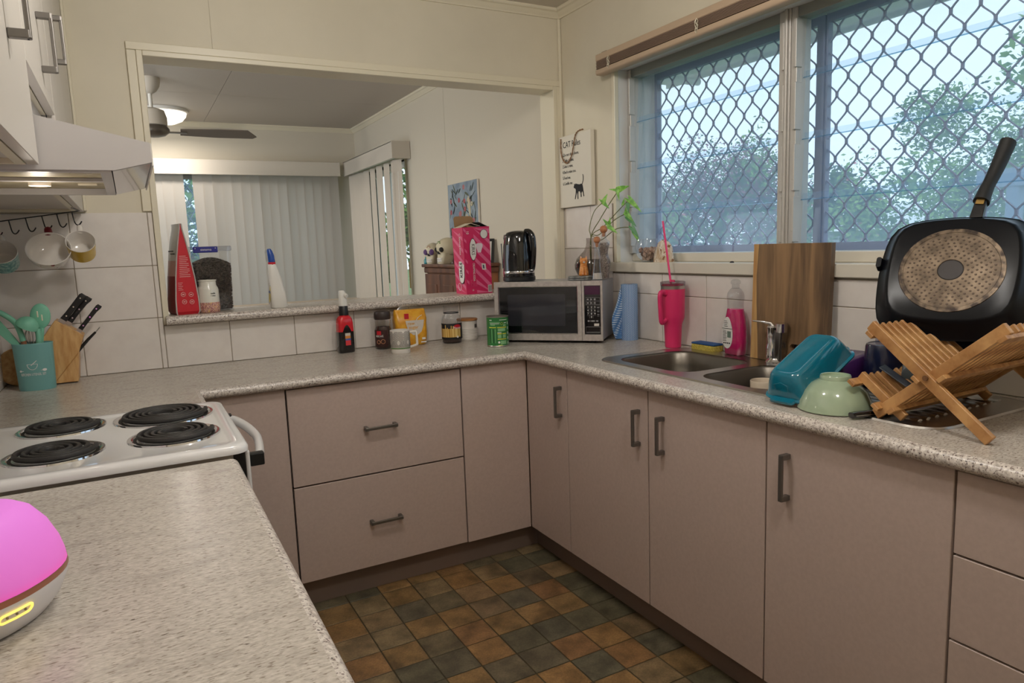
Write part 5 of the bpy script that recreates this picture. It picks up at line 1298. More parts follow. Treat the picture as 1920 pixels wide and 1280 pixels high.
# local x runs along -y of the wall, local -y faces the room
MB().box(-.148, .146, 0, .024, 0, .356).build('board', pm('white_sign_board', S(228, 222, 208), .5), sgn, bevel=.002)
def sx(txt, x, z, size, align='LEFT', sq=.85): return text(txt, size, M['ink'], sgn, (x, -.0006, z), (PI/2, 0, 0), align=align, squeeze=sq)
sx('CAT Rules', -.098, .310, .042)
for k, tx in enumerate(('1.Do not close doors.', '2.Table is mine.', '3.Sofa is mine.', '4.Bed is mine too.', '5.Feed me.', '6.Cuddle me.')):
    sx(tx, -.105, .262-k*.0285, .0215, sq=.78)
cat = MB()
body = [(.006, .108), (.012, .113), (.022, .110), (.045, .106), (.062, .108), (.072, .100), (.076, .085), (.080, .065), (.084, .046), (.078, .045), (.074, .062), (.068, .072), (.060, .062), (.062, .044), (.055, .043), (.054, .062), (.048, .072), (.034, .072), (.032, .058), (.033, .036), (.026, .035), (.026, .056), (.022, .070), (.016, .058), (.008, .036), (.002, .037), (.010, .062), (.012, .082), (.006, .090), (-.004, .091), (-.006, .098), (-.002, .105), (-.003, .114), (.003, .110)]
cat.prism(body, -.0012, -.0002, 'y')
bm_ = MB().tube(spline([(.068, -.0006, .103), (.074, -.0006, .112), (.080, -.0006, .126), (.080, -.0006, .142), (.077, -.0006, .152)], 5), .003, 6, flat=.25); cat.add(bm_.v, bm_.f)
o_ = cat.build('cat_print', M['ink'], sgn); 
rp_ = spline([(-.110, -.004, .345), (-.109, -.006, .30), (-.098, -.007, .255), (-.070, -.008, .226), (-.042, -.008, .222), (-.010, -.008, .250), (.010, -.007, .300), (.025, -.006, .345), (.050, -.004, .362), (.080, .004, .366)], 6)
m = MB()
for ph in (0, PI): m.tube([Vector(p)+Vector((.0022*math.cos(i*1.1+ph), .0, .0022*math.sin(i*1.1+ph))) for i, p in enumerate(rp_)], .0024, 6)
m.build('rope', pm('brown_rope', S(140, 106, 76), .8), sgn, smooth=60)

# window sill pieces
gl = thing('shell_glass', 'stemless glass of seashells on the window sill beside the jamb', 'glass', (.632, -.048, 1.247))
thin_lathe([(.022, 0), (.034, .003), (.054, .026), (.066, .052), (.066, .068), (.058, .102), (.0575, .104)], gl, M['glass'], n=40)
M['shell'] = pm('brown_pink_shells', S(166, 130, 112), .6); nz(M['shell'], S(130, 96, 80), S(206, 176, 156), (60, 60, 60), 3, .4, .6, rnd=True)
rs = random.Random(5); srcs = None
for k in range(34):
    a_ = rs.random()*2*PI; lay = k//12; r_ = (.012+.034*math.sqrt(rs.random()))*(1 if lay else .75); z = .014+lay*.017+rs.random()*.008
    if srcs is None:
        srcs = MB().lathe([(0, -.006), (.010, -.005), (.0145, 0), (.010, .005), (0, .007)], 10, sy=.8).build('seashell', M['shell'], gl, (r_*math.cos(a_), r_*math.sin(a_), z), (rs.random()*3, rs.random()*3, 0), smooth=50)
    else: inst(srcs, 'seashell', gl, (r_*math.cos(a_), r_*math.sin(a_), z), (rs.random()*3, rs.random()*3, rs.random()*3))
cs = MB(); n_ = 28; loops = []
for k in range(9):
    t_ = k/8; z = .098*t_; w_ = .058*math.sqrt(max(0, 1-t_**2.2))+.001; d_ = .030*(1-.6*t_)+.001
    loops.append([((d_+.002*math.sin(3*a_+k))*math.cos(a_), (w_+.003*math.sin(5*a_+k*1.3))*math.sin(a_)-.004*t_, z) for a_ in [2*PI*i/n_ for i in range(n_)]])
cs.loft(loops); M['stone'] = pm('sandy_stone', S(214, 200, 180), .8); _s = nz(M['stone'], S(190, 164, 132), S(226, 218, 206), (40, 40, 22), 4, .38, .62, bump=.6); over(M['stone'], _s, S(140, 100, 66), (60, 60, 60), .60, .66)
tag(cs.build('sea_stone', M['stone'], None, (.628, -.148, 1.247), smooth=70), 'sandy conical stone on the sill behind the pink straw', 'stone')

tag(MB().loft([[(x, y, 0) for x, y in rrect(.010, .020, .004, 3)], [(x, y, .004) for x, y in rrect(.007, .016, .003, 3)], [(x+.002, y, .006) for x, y in rrect(.003, .008, .001, 3)]]).build('crumb', M['dark'], None, (.60, -.575, 1.247), smooth=40), 'tiny dark crumb lying on the window sill left of the board', 'crumb')
# paper towel / wipe roll
def wipe_mat():
    m = pm('blue_wave_wipes', S(96, 140, 190), .7); n = m.node_tree.nodes; l = m.node_tree.links; b = n['Principled BSDF']
    tc = n.new('ShaderNodeTexCoord'); mp = n.new('ShaderNodeMapping'); wv = n.new('ShaderNodeTexWave'); rp = n.new('ShaderNodeValToRGB')
    uv = n.new('ShaderNodeSeparateXYZ'); cb = n.new('ShaderNodeCombineXYZ'); at = n.new('ShaderNodeMath'); at.operation = 'ARCTAN2'; mu = n.new('ShaderNodeMath'); mu.operation = 'MULTIPLY'; mu.inputs[1].default_value = .04
    l.new(tc.outputs['Object'], uv.inputs[0]); l.new(uv.outputs['Y'], at.inputs[0]); l.new(uv.outputs['X'], at.inputs[1]); l.new(at.outputs[0], mu.inputs[0]); l.new(mu.outputs[0], cb.inputs[0]); l.new(uv.outputs['Z'], cb.inputs[1])
    sn = n.new('ShaderNodeMath'); sn.operation = 'MULTIPLY'; sn.inputs[1].default_value = 620; s2 = n.new('ShaderNodeMath'); s2.operation = 'SINE'; s3 = n.new('ShaderNodeMath'); s3.operation = 'MULTIPLY'; s3.inputs[1].default_value = .0016
    l.new(uv.outputs['Z'], sn.inputs[0]); l.new(sn.outputs[0], s2.inputs[0]); l.new(s2.outputs[0], s3.inputs[0])
    ad = n.new('ShaderNodeMath'); l.new(mu.outputs[0], ad.inputs[0]); l.new(s3.outputs[0], ad.inputs[1])
    fr = n.new('ShaderNodeMath'); fr.operation = 'MULTIPLY'; fr.inputs[1].default_value = 900; l.new(ad.outputs[0], fr.inputs[0])
    si = n.new('ShaderNodeMath'); si.operation = 'SINE'; l.new(fr.outputs[0], si.inputs[0])
    e = rp.color_ramp.elements; e[0].position = .30; e[0].color = S(78, 126, 182); e[1].position = .85; e[1].color = S(206, 222, 236)
    l.new(si.outputs[0], rp.inputs[0]); l.new(rp.outputs[0], b.inputs['Base Color']); return m
M['wipe'] = wipe_mat()
wr_ = thing('wipe_roll', 'tall roll of blue wavy cleaning wipes standing right of the microwave', 'roll', (.528, -.030, TOP))
MB().lathe([(.014, .248), (.014, .252), (.036, .252), (.0375, .250), (.0375, 0)], 40, c0=False, c1=False).build('roll', M['wipe'], wr_, smooth=40)
MB().lathe([(.014, .252), (.014, .15)], 24, c0=False, c1=False).build('core', M['card'], wr_, smooth=40)
m = MB(); n1, n2 = 12, 10; vs = []
for j in range(n2+1):
    v = j/n2                                     # 0 bottom .. 1 top
    for i in range(n1+1):
        u = i/n1
        sag = (1-v)
        x = -.034-.050*u*(.55+.45*math.sin(PI*v))+.004*math.sin(5*v+3*u)
        y = .010+.010*u+.005*math.sin(7*v+2*u)
        z = .005+v*(.235-.085*u)+.0
        vs.append((x, y, z))
m.add(vs, [(j*(n1+1)+i, j*(n1+1)+i+1, (j+1)*(n1+1)+i+1, (j+1)*(n1+1)+i) for j in range(n2) for i in range(n1)])
m.build('loose_sheet', M['wipe'], wr_, smooth=60)

# pink tumbler
tm_ = thing('tumbler', 'hot pink insulated tumbler with handle and straw beside the tiles', 'tumbler', (.515, -.335, TOP), (0, 0, math.atan2(-.18, -.98)))
M['hotpink'] = pm('hot_pink_coating', S(222, 48, 108), .4)
MB().lathe([(.030, 0), (.0325, .003), (.0360, .085), (.0375, .098), (.0465, .122), (.0475, .130), (.0490, .243)], 44, c1=False).build('body', M['hotpink'], tm_, smooth=35)
MB().lathe([(.0488, .243), (.0494, .256), (.0480, .257)], 44, c0=False, c1=False).build('steel_band', M['steel'], tm_, smooth=35)
MB().lathe([(.0500, .256), (.0505, .262), (.0505, .272), (.046, .274), (.02, .270), (0, .270)], 44, c0=False).build('lid', glassy('smoky_lid', (.66, .60, .64, 1), .12, .1), tm_, smooth=35)
MB().lathe([(.044, .257), (.044, .262), (0, .262)], 36).build('lid_seal', M['hotpink'], tm_, smooth=35)
MB().tube(spline([(.046, 0, .225), (.070, 0, .232), (.082, 0, .222), (.080, 0, .17), (.076, 0, .122), (.068, 0, .110), (.046, 0, .118)], 6), .0085, 10, flat=1.3).build('handle', M['hotpink'], tm_, smooth=60)
for z in (.226, .117): MB().sphere((.048, 0, z), .011, 12, 8).build('handle_rivet', M['hotpink'], tm_, smooth=60)
M['straw'] = pm('neon_pink_straw', S(240, 70, 130), .35)
_a = math.atan2(-.18, -.98)
_d = Matrix.Rotation(-_a, 4, 'Z') @ Vector((-.012, .045, 0))
MB().cyl((0, 0, .20), (_d.x, _d.y, .520), .0042, 12).build('straw', M['straw'], tm_, smooth=60)
MB().lathe([(.010, .270), (.009, .278), (.005, .280)], 16).build('straw_stopper', M['hotpink'], tm_, smooth=40)

# sponge
spg = thing('sponge', 'yellow sponge with blue scourer lying at the back of the sink', 'sponge', (.556, -.49, TOP))
spm = pm('yellow_sponge', S(206, 186, 80), .9); nz(spm, S(180, 160, 60), S(220, 202, 104), (220, 220, 220), 2, .4, .6, bump=.4)
MB().box(-.028, .024, -.062, .062, 0, .024).build('foam', spm, spg, bevel=.004)
MB().box(-.028, .024, -.062, .062, .0245, .032).build('scourer', pm('blue_scourer', S(46, 86, 140), .9), spg, bevel=.003)

# dish soap
ds = thing('dish_soap_bottle', 'clear bottle of pink dish soap with white oval label by the board', 'bottle', (.545, -.648, TOP), (0, 0, -PI/2))
soapsec = [(.0, .078, .040), (.006, .090, .048), (.05, .096, .050), (.10, .094, .050), (.14, .084, .048), (.172, .068, .046), (.190, .062, .044), (.205, .064, .046), (.222, .068, .048), (.238, .062, .044), (.250, .044, .036), (.256, .030, .028)]
def sl(w_, d_, z, k=1): return lift([(x, y) for x, y in rrect(w_*k, d_*k, min(d_*k/2-.001, .022), 6)], z)
MB().loft([sl(w_, d_, z) for z, w_, d_ in soapsec], True, False).build('bottle', M['plastic'], ds, smooth=60)
liq = D.materials.new('pink_soap'); liq.use_nodes = True
n = liq.node_tree.nodes; b = n['Principled BSDF']; b.inputs['Base Color'].default_value = S(222, 40, 120); b.inputs['Roughness'].default_value = .1; b.inputs['Subsurface Weight'].default_value = .35; b.inputs['Subsurface Radius'].default_value = (.05, .01, .02); b.inputs['Subsurface Scale'].default_value = .4
MB().loft([sl(w_, d_, z+.003, .955) for z, w_, d_ in soapsec[:6]]+[sl(.066, .045, .178, .95)]).build('soap', liq, ds, smooth=60)
MB().lathe([(.0135, .254), (.0135, .268), (.0125, .270), (.017, .271), (.0185, .276), (.0165, .284), (.010, .288), (0, .288)], 24).build('cap', M['plastic'], ds, smooth=40)
lb = MB(); P = []
for i in range(32):
    a_ = 2*PI*i/32; z = .088+.060*math.sin(a_); w_ = .026*math.cos(a_)*(1.0-.15*math.sin(a_))
    P.append((-.016+w_, -.0258, z))
lb.prism([(p[0], p[2]) for p in P], -.0262, -.0250, 'y'); lbo = lb.build('label', M['whiteprint'], ds)
m = MB()
m.box(-.041, .009, -.0268, -.0263, .103, .1048)
for k in range(8): m.box(-.037, -.022+.002*(k % 3), -.0268, -.0263, .095-k*.0055, .0968-k*.0055)
for k in range(4): m.box(-.027, -.016+.003*(k % 2), -.0268, -.0263, .131-k*.0065, .1328-k*.0065); m.box(-.031, -.029, -.0268, -.0263, .131-k*.0065, .1335-k*.0065)
for k in range(4): m.box(-.034+k*.009, -.028+k*.009, -.0268, -.0263, .046, .051)
m.build('fine_print', M['ink'], lbo)
MB().box(-.015, .003, -.0268, -.0263, .070, .094).build('label_panel', pm('grey_green_print', S(110, 126, 116), .5), lbo)

# big wooden chopping board leaning on the window sill
cb_ = thing('chopping_board', 'large walnut toned wooden chopping board leaning on the window sill', 'board', (.531, -.735, TOP+.005), (0, math.radians(1.9), 0))
M['board'] = pm('acacia_wood', S(142, 104, 66), .5)
_s = nz(M['board'], S(98, 76, 54), S(150, 118, 84), (8, 26, 2.2), 5, .34, .66, dist=.6); _s = over(M['board'], _s, S(62, 48, 38), (6, 11, 1.6), .54, .70, 4, fac=.75); over(M['board'], _s, S(140, 110, 78), (90, 260, 9), .55, .68, 3, fac=.4)
M['sapwood'] = pm('pale_sapwood', S(196, 154, 98), .5); nz(M['sapwood'], S(178, 132, 78), S(206, 168, 112), (10, 60, 4), 4, .35, .65)
BW, BH, BT_ = .318, .412, .021
vs, fs = fill_holes([(-BW, 0), (-.034, 0), (-.028, .10), (-.020, .20), (-.016, .30), (-.022, BH), (-BW, BH)], [rrect(.105, .022, .010, 4, -.226, .058)], 0)
m = MB().add([(0, x, y) for x, y, z in vs], fs); m.add([(BT_, x, y) for x, y, z in vs], fs)
outl_ = [(-BW, 0), (-.034, 0), (-.028, .10), (-.020, .20), (-.016, .30), (-.022, BH), (-BW, BH)]
m.loft([[(x, a_, b_) for a_, b_ in outl_] for x in (0, BT_)], False, False); m.loft([[(x, a_, b_) for a_, b_ in rrect(.105, .022, .010, 4, -.226, .058)] for x in (0, BT_)], False, False)
m.build('heartwood_plank', M['board'], cb_)
MB().prism([(-.034, 0), (0, 0), (0, BH), (-.022, BH), (-.016, .30), (-.020, .20), (-.028, .10)], 0, BT_, 'x').build('sapwood_edge', M['sapwood'], cb_)

# green bowl upside down
gb = thing('bowl', 'pale green glossy bowl turned upside down on the bench edge', 'bowl', (.112, -1.402, TOP+.002))
gbm = pm('sage_green_glaze', S(160, 178, 152), .08, coat=.6)
MB().lathe([(.089, 0), (.0905, .002), (.0895, .006), (.0845, .024), (.0735, .048), (.056, .066), (.038, .076), (.0370, .085), (.0355, .087), (.0330, .086), (.032, .080), (0, .079)], 56, c0=False).lathe([(.089, 0), (.085, .006), (.07, .046), (.05, .064), (0, .074)], 40, c0=False).build('glazed_wall', gbm, gb, smooth=40)

# teal loaf dish
td = thing('baking_dish', 'teal ceramic loaf dish propped upside down over the sink', 'baking dish', (.045, -1.302, .914), (0, math.radians(-27), .05))
tdm = pm('teal_glaze', S(14, 106, 130), .10, coat=.6)
Ld, Wd = .236, .122
def tl(ix, iy, z, r=.022): return lift(rrect(Ld-2*ix, Wd-2*iy, r, 6, Ld/2, 0), z)
MB().loft([tl(.004, .004, .006), tl(-.006, -.006, .001, .028), tl(-.007, -.007, .005, .028), tl(.000, .000, .008), tl(.008, .008, .040), tl(.016, .015, .062), tl(.022, .021, .069), tl(.027, .025, .0705), tl(.030, .028, .0690), tl(.034, .032, .0685)], False, True).build('dish', tdm, td, smooth=45)
for x, s_ in ((-.008, -1), (Ld+.008, 1)):
    MB().loft([lift(rrect(.020, .074, .009, 5, x, 0), .001), lift(rrect(.021, .076, .009, 5, x, 0), .004), lift(rrect(.018, .070, .008, 5, x, 0), .008)]).build('lug_handle', tdm, td, smooth=45)
MB().tube([(.0015+.006*0, -.020, .030), (.0035, -.020, .045), (.005, .0, .052), (.0035, .020, .045), (.0015, .020, .030)], .0013, 6).build('end_emboss', tdm, td, smooth=60)
# purple tub, navy cup, clear container
M['purple'] = pm('purple_plastic', S(70, 34, 92), .25); M['navy'] = pm('navy_plastic', S(26, 34, 66), .22, coat=.4)
pt = thing('plastic_tub', 'purple plastic tub leaning behind the teal loaf dish', 'tub', (.375, -1.212, TOP+.008), (0, -.12, .1))
MB().loft([lift(rrect(.20, .15, .03), .0), lift(rrect(.205, .155, .03), .003), lift(rrect(.19, .14, .03), .045), lift(rrect(.176, .128, .028), .074), lift(rrect(.165, .118, .026), .079)], True, True).build('tub', M['purple'], pt, smooth=45)
nv = thing('drinking_cup', 'navy blue cup standing upside down behind the teal dish', 'cup', (.418, -1.338, TOP+.0075))
MB().lathe([(.062, 0), (.0635, .003), (.0560, .118), (.0535, .124), (.049, .1255), (.047, .1235), (0, .1235)], 44).build('cup', M['navy'], nv, smooth=40)
cl_ = thing('clear_container', 'clear rectangular plastic container upturned behind the navy cup', 'container', (.510, -1.330, TOP+.0075))
MB().loft([lift(rrect(.110, .150, .02), .0), lift(rrect(.108, .148, .02), .004), lift(rrect(.096, .136, .02), .135), lift(rrect(.088, .128, .018), .142)], False, True).build('container', glassy('lilac_clear_plastic', (.80, .76, .84, 1), .10, .05), cl_, smooth=45)
# cream cup in the sink
cu_ = thing('mug', 'cream cup sitting inside the right sink bowl', 'mug', (.290, -1.015, TOP-.159))
MB().lathe([(.030, 0), (.033, .003), (.041, .08), (.0425, .150), (.041, .152), (.0395, .150), (.038, .08), (.030, .006), (0, .006)], 36).build('cup', pm('cream_stoneware', S(206, 190, 168), .4), cu_, smooth=40)
# knife lying on the bench
kn = thing('kitchen_knife', 'black handled knife lying on the bench in front of the green bowl', 'knife', (.046, -1.496, TOP+.004), (0, 0, -.28))
MB().loft([[(0, a_, b_+.007) for a_, b_ in rrect(.020, .013, .005, 4)], [(.015, a_, b_+.008) for a_, b_ in rrect(.022, .015, .006, 4)], [(.07, a_, b_+.008) for a_, b_ in rrect(.018, .014, .005, 4)], [(.105, a_, b_+.008) for a_, b_ in rrect(.020, .013, .005, 4)]]).build('handle', M['gloss'], kn, smooth=40)
MB().box(.006, .104, -.0112, -.0104, .0065, .0085).build('steel_spine', M['steel'], kn)
MB().loft([[(.105, -.009, .007), (.105, .009, .0075), (.105, .009, .009), (.105, -.009, .0085)], [(.20, -.008, .006), (.20, .008, .007), (.20, .008, .008), (.20, -.008, .0075)], [(.245, .006, .006), (.245, .008, .006), (.245, .008, .007), (.245, .006, .007)]]).build('blade', M['steel'], kn)

# ---------------------------------------------------------- folding bamboo dish rack
rk = thing('dish_rack', 'folding bamboo dish rack crossed like an X on the drainer', 'dish rack', (.10, -1.65, TOP))
def leg(yz0, yz1, x0, x1, wd, nm='leg', ext=0.0):
    a_ = Vector((0, yz0[0]+1.65, yz0[1]-TOP)); b_ = Vector((0, yz1[0]+1.65, yz1[1]-TOP)); d_ = (b_-a_).normalized(); s_ = Vector((0, -d_.z, d_.y))*wd/2
    q = [a_-s_, a_+s_, b_+s_, b_-s_]
    return MB().loft([[(x, p.y, p.z) for p in q] for x in (x0-.10, x1-.10)]).build(nm, M['bamboo'], rk, bevel=.0012, seg=1)
A0, A1 = (-1.514, 1.129), (-1.788, .909); B0, B1 = (-1.803, 1.145), (-1.526, .913); C0_, C1_ = (-1.474, 1.000), (-1.588, .914)
def lerp(p, q, t): return (p[0]+(q[0]-p[0])*t, p[1]+(q[1]-p[1])*t)
XB = .43
for x0, x1 in ((.078, .090), (XB, XB+.012)):
    leg(A0, A1, x0, x1, .025); leg(B0, B1, x0+.013, x1+.013, .025); leg(C0_, C1_, x0+.026, x1+.026, .022)
def crossrail(pt, off, P, Q, nm='rail'):
    a_ = Vector((0, P[0], P[1])); b_ = Vector((0, Q[0], Q[1])); d_ = (b_-a_).normalized(); s_ = Vector((0, -d_.z, d_.y)); c_ = Vector((0, pt[0], pt[1]))+s_*off
    q = [c_-d_*.010-s_*.005, c_+d_*.010-s_*.005, c_+d_*.010+s_*.005, c_-d_*.010+s_*.005]
    return MB().loft([[(x-.10, p.y+1.65, p.z-TOP) for p in q] for x in (.074, XB+.030)]).build(nm, M['bamboo'], rk, bevel=.001, seg=1)
crossrail(lerp(A0, A1, .045), .017, A0, A1); crossrail(lerp(A0, A1, .46), .017, A0, A1)
crossrail(lerp(B0, B1, .04), -.017, B0, B1); crossrail(lerp(B0, B1, .46), -.017, B0, B1); crossrail(lerp(B0, B1, .86), -.017, B0, B1)
crossrail(lerp(C0_, C1_, .06), .015, C0_, C1_); crossrail(lerp(C0_, C1_, .62), .015, C0_, C1_)
slA = slB = slC = None
for k in range(13):
    x = .108+k*.0245
    def slat(P, Q, t0, t1, wd, proto_):
        p, q = lerp(P, Q, t0), lerp(P, Q, t1)
        if proto_ is None: return leg(p, q, x, x+.008, wd, 'slat')
        o = inst(proto_, 'slat', rk, (x-.108, 0, 0)); return proto_
    slA = slat(A0, A1, .015, .50, .020, slA); slB = slat(B0, B1, .015, .92, .020, slB); slC = slat(C0_, C1_, .03, .80, .018, slC)
MB().cyl((-.026, -.002, .122), (.005, -.002, .122), .006, 16).build('pivot_pin', pm('dark_dowel', S(110, 74, 44), .6), rk, smooth=40)

# square griddle pan standing in the rack, base towards the room
pn = thing('griddle_pan', 'square black griddle pan standing tilted in the bamboo dish rack', 'frying pan', (0, 0, 0))
rtv = Vector((.34731, -.93775, 0)); nv_ = Vector((-.81565, -.30209, .49342)).normalized(); upv_ = nv_.cross(rtv).normalized()
MP = Matrix((rtv, upv_, nv_)).transposed().to_4x4(); pn.location = (.284, -1.577, 1.252); pn.rotation_euler = MP.to_euler()
def sq(h, r, z, bul=.012, n_=11):
    """square with bowed sides and round corners"""
    P = []
    for k in range(4):
        for i in range(n_):
            t_ = -1+2*i/n_
            a_ = PI/4*t_+k*PI/2
            ex = 5.0; c_, s_ = math.cos(a_), math.sin(a_)
            rr_ = h/((abs(c_)**ex+abs(s_)**ex)**(1/ex))*(1+.02*math.cos(4*a_))
            P.append((rr_*c_, rr_*s_, z))
    return P
panm = pm('black_nonstick', S(13, 15, 20), .28, spec=.22)
MB().loft([sq(.128, 0, .0), sq(.133, 0, -.002), sq(.139, 0, -.010), sq(.160, 0, -.046), sq(.164, 0, -.048), sq(.164, 0, -.050), sq(.157, 0, -.049), sq(.134, 0, -.010), sq(.125, 0, -.006)], True, True).build('pan_body', panm, pn, smooth=35)
M['indbase'] = pm('scorched_steel', S(150, 132, 112), .38, .6)
_s = nz(M['indbase'], S(80, 68, 55), S(126, 110, 92), (26, 26, 26), 4, .36, .64)
def scorched():
    m = M['indbase']; nt = m.node_tree; n = nt.nodes; l = nt.links; b = n['Principled BSDF']
    src = b.inputs['Base Color'].links[0].from_socket
    tc = n.new('ShaderNodeTexCoord'); ln = n.new('ShaderNodeVectorMath'); ln.operation = 'LENGTH'; l.new(tc.outputs['Object'], ln.inputs[0])
    mr = n.new('ShaderNodeMapRange'); mr.inputs[1].default_value = .088; mr.inputs[2].default_value = .104; l.new(ln.outputs['Value'], mr.inputs[0])
    no = n.new('ShaderNodeTexNoise'); no.inputs['Scale'].default_value = 42; no.inputs['Detail'].default_value = 5; l.new(tc.outputs['Object'], no.inputs['Vector'])
    r2 = n.new('ShaderNodeMapRange'); r2.inputs[1].default_value = .42; r2.inputs[2].default_value = .58; l.new(no.outputs[0], r2.inputs[0])
    mu = n.new('ShaderNodeMath'); mu.operation = 'MULTIPLY'; l.new(mr.outputs[0], mu.inputs[0]); l.new(r2.outputs[0], mu.inputs[1])
    mx = n.new('ShaderNodeMixRGB'); mx.inputs[2].default_value = S(40, 30, 24); l.new(mu.outputs[0], mx.inputs[0]); l.new(src, mx.inputs[1]); l.new(mx.outputs[0], b.inputs['Base Color'])
scorched()
MB().lathe([(.111, .0004), (.110, .0016), (.101, .0018), (.100, .0012), (.028, .0012), (.027, .0004)], 56, c0=False, c1=False).build('induction_disc', M['indbase'], pn, (0, -.004, 0), smooth=25)
MB().lathe([(.026, .0006), (.025, .0010), (0, .0010)], 36).build('centre_spot', pm('dark_centre', S(46, 42, 42), .4, .3), pn, (0, -.004, 0))
dt = MB()
for rad in (.036, .045, .054, .063, .072, .081, .090):
    nn_ = int(2*PI*rad/.0125)
    for i in range(nn_):
        a_ = 2*PI*(i+.5*(int(rad*1000) % 2))/nn_
        dt.lathe([(.0026, .0013), (.0022, .0019), (0, .0017)], 8, (rad*math.cos(a_), rad*math.sin(a_)-.004, 0), c0=False)
tag(dt.build('disc_dimples', pm('dark_dimple', S(74, 60, 50), .5, .5), pn, smooth=40), kind='stuff')
MB().loft([[(.018, .150, -.040), (.046, .150, -.040), (.046, .150, -.022), (.018, .150, -.022)], [(.026, .205, -.046), (.050, .202, -.046), (.050, .202, -.026), (.026, .205, -.026)]]).build('handle_bracket', M['black'], pn, bevel=.002)
MB().loft([[(.027, .188, -.0225), (.044, .186, -.0225), (.046, .203, -.0245), (.029, .205, -.0245)], [(.027, .188, -.0215), (.044, .186, -.0215), (.046, .203, -.0235), (.029, .205, -.0235)]]).build('brass_badge', pm('brass_badge', S(196, 160, 96), .35, .8), pn)
hs = spline([(.037, .200, -.036), (.043, .235, -.038), (.052, .275, -.043), (.062, .320, -.047), (.074, .375, -.046)], 5)
rad = [.0185-.0040*min(1, i/7) if i < 8 else .0145+.0040*((i-8)/(len(hs)-9)) for i in range(len(hs))]
MB().tube(hs, rad, 14, flat=1.25).build('handle_grip', M['rubber'], pn, smooth=60)
hd_ = (hs[-1]-hs[-2]).normalized()
m = MB().tube([hs[-1]+hd_*.0006+Vector((.0125*math.cos(2*PI*i/20), 0, 0))+hd_.cross(Vector((1, 0, 0)))*.015*math.sin(2*PI*i/20) for i in range(20)], .0022, 6, closed=True)
m.build('handle_end_ring', M['gloss'], pn, smooth=60)
MB().loft([lift(rrect(.016, .034, .006, 4, -.166, .035), -.050), lift(rrect(.012, .028, .005, 4, -.168, .035), -.030)]).build('pour_lip', panm, pn, smooth=45)

# plates, cups and spatula in the rack
pl_ = thing('plate', 'dark navy plate with white dots and orange print standing in the rack', 'plate', MP @ Vector((-.005, -.125, -.085))+Vector((.284, -1.577, 1.252)), (MP @ Matrix.Rotation(PI, 4, 'X') @ Matrix.Rotation(PI/2, 4, 'Z')).to_euler())
MB().lathe([(.06, .0), (.075, .001), (.118, .010), (.121, .012), (.118, .0125), (.075, .004), (.06, .003), (0, .003)], 48).build('plate', pm('navy_glazed_plate', S(24, 26, 46), .1, coat=.5), pl_, smooth=40)
MB().tube([(.1205*math.cos(2*PI*i/48), .1205*math.sin(2*PI*i/48), .0118) for i in range(48)], .0012, 5, closed=True).build('rim_line', M['steel'], pl_)
m = MB()
for i in range(4):
    for j in range(4):
        m.lathe([(.0035, -.0006), (0, -.0008)], 8, (.070+i*.010+.004*(j % 2), .015+j*.009, .0))
m.build('white_dots', M['whiteprint'], pl_)
MB().loft([lift(rrect(.045, .05, .015, 5, .085, -.035), -.0004), lift(rrect(.045, .05, .015, 5, .085, -.035), -.0010)]).build('orange_print', pm('terracotta_print', S(170, 88, 60), .4), pl_)
p2_ = thing('plate', 'plain white plate standing behind the navy plate in the rack', 'plate', MP @ Vector((.010, -.110, -.118))+Vector((.284, -1.577, 1.252)), (MP @ Matrix.Rotation(PI, 4, 'X')).to_euler())
MB().lathe([(.06, .0), (.07, .001), (.108, .012), (.110, .014), (.107, .0145), (.07, .005), (0, .004)], 48).build('plate', pm('grey_white_china', S(196, 194, 190), .12, coat=.4), p2_, smooth=40)
gcup = thing('drinking_cup', 'blue-grey cup lying in the lower tier of the rack', 'cup', (.235, -1.535, .985), (0, math.radians(62), .3))
MB().lathe([(.030, 0), (.034, .003), (.042, .05), (.0425, .072), (.041, .073), (.040, .07), (.033, .006), (0, .006)], 32).build('cup', pm('blue_grey_glaze', S(104, 116, 122), .3), gcup, smooth=40)
su = thing('spatula', 'dark grey plastic spatula head poking out of the lower rack tier', 'spatula', (.175, -1.520, .985), (0, 0, 0))
MB().loft([[(-.012, .035, .025), (.012, .035, .030), (.012, .036, .034), (-.012, .036, .029)], [(-.010, -.040, -.015), (.010, -.040, -.010), (.010, -.039, -.006), (-.010, -.039, -.011)]]).build('blade', pm('charcoal_nylon', S(58, 64, 74), .4), su, bevel=.001, seg=1)

# ================================================================== DINING ROOM
# vertical blinds
def vslat_mat(name, c, tr=.35):
    m = D.materials.new(name); m.use_nodes = True; n = m.node_tree.nodes; l = m.node_tree.links; b = n['Principled BSDF']; out = n['Material Output']
    b.inputs['Base Color'].default_value = c; b.inputs['Roughness'].default_value = .8
    t = n.new('ShaderNodeBsdfTranslucent'); t.inputs[0].default_value = c; mx = n.new('ShaderNodeMixShader'); mx.inputs[0].default_value = tr
    l.new(b.outputs[0], mx.inputs[1]); l.new(t.outputs[0], mx.inputs[2]); l.new(mx.outputs[0], out.inputs[0]); return m
M['vslat'] = vslat_mat('grey_fabric_slat', S(218, 212, 204), .48)
M['pelmet'] = pm('pelmet_fabric', S(204, 196, 184), .6)
vbl = thing('vertical_blind', 'grey fabric vertical blind across the far dining room window', 'blind', (-1.2, 4.17, .45))
MB().box(-1.8, 1.59, -.04, -.03, 1.592, 1.72).build('pelmet', M['pelmet'], vbl, bevel=.003, seg=1); MB().box(-1.8, 1.59, -.03, .10, 1.712, 1.72).build('pelmet_top', M['pelmet'], vbl)
MB().box(-1.75, 1.55, .015, .055, 1.62, 1.65).build('track', M['paper'], vbl)
sl0 = None; H = 1.60
angs = {}
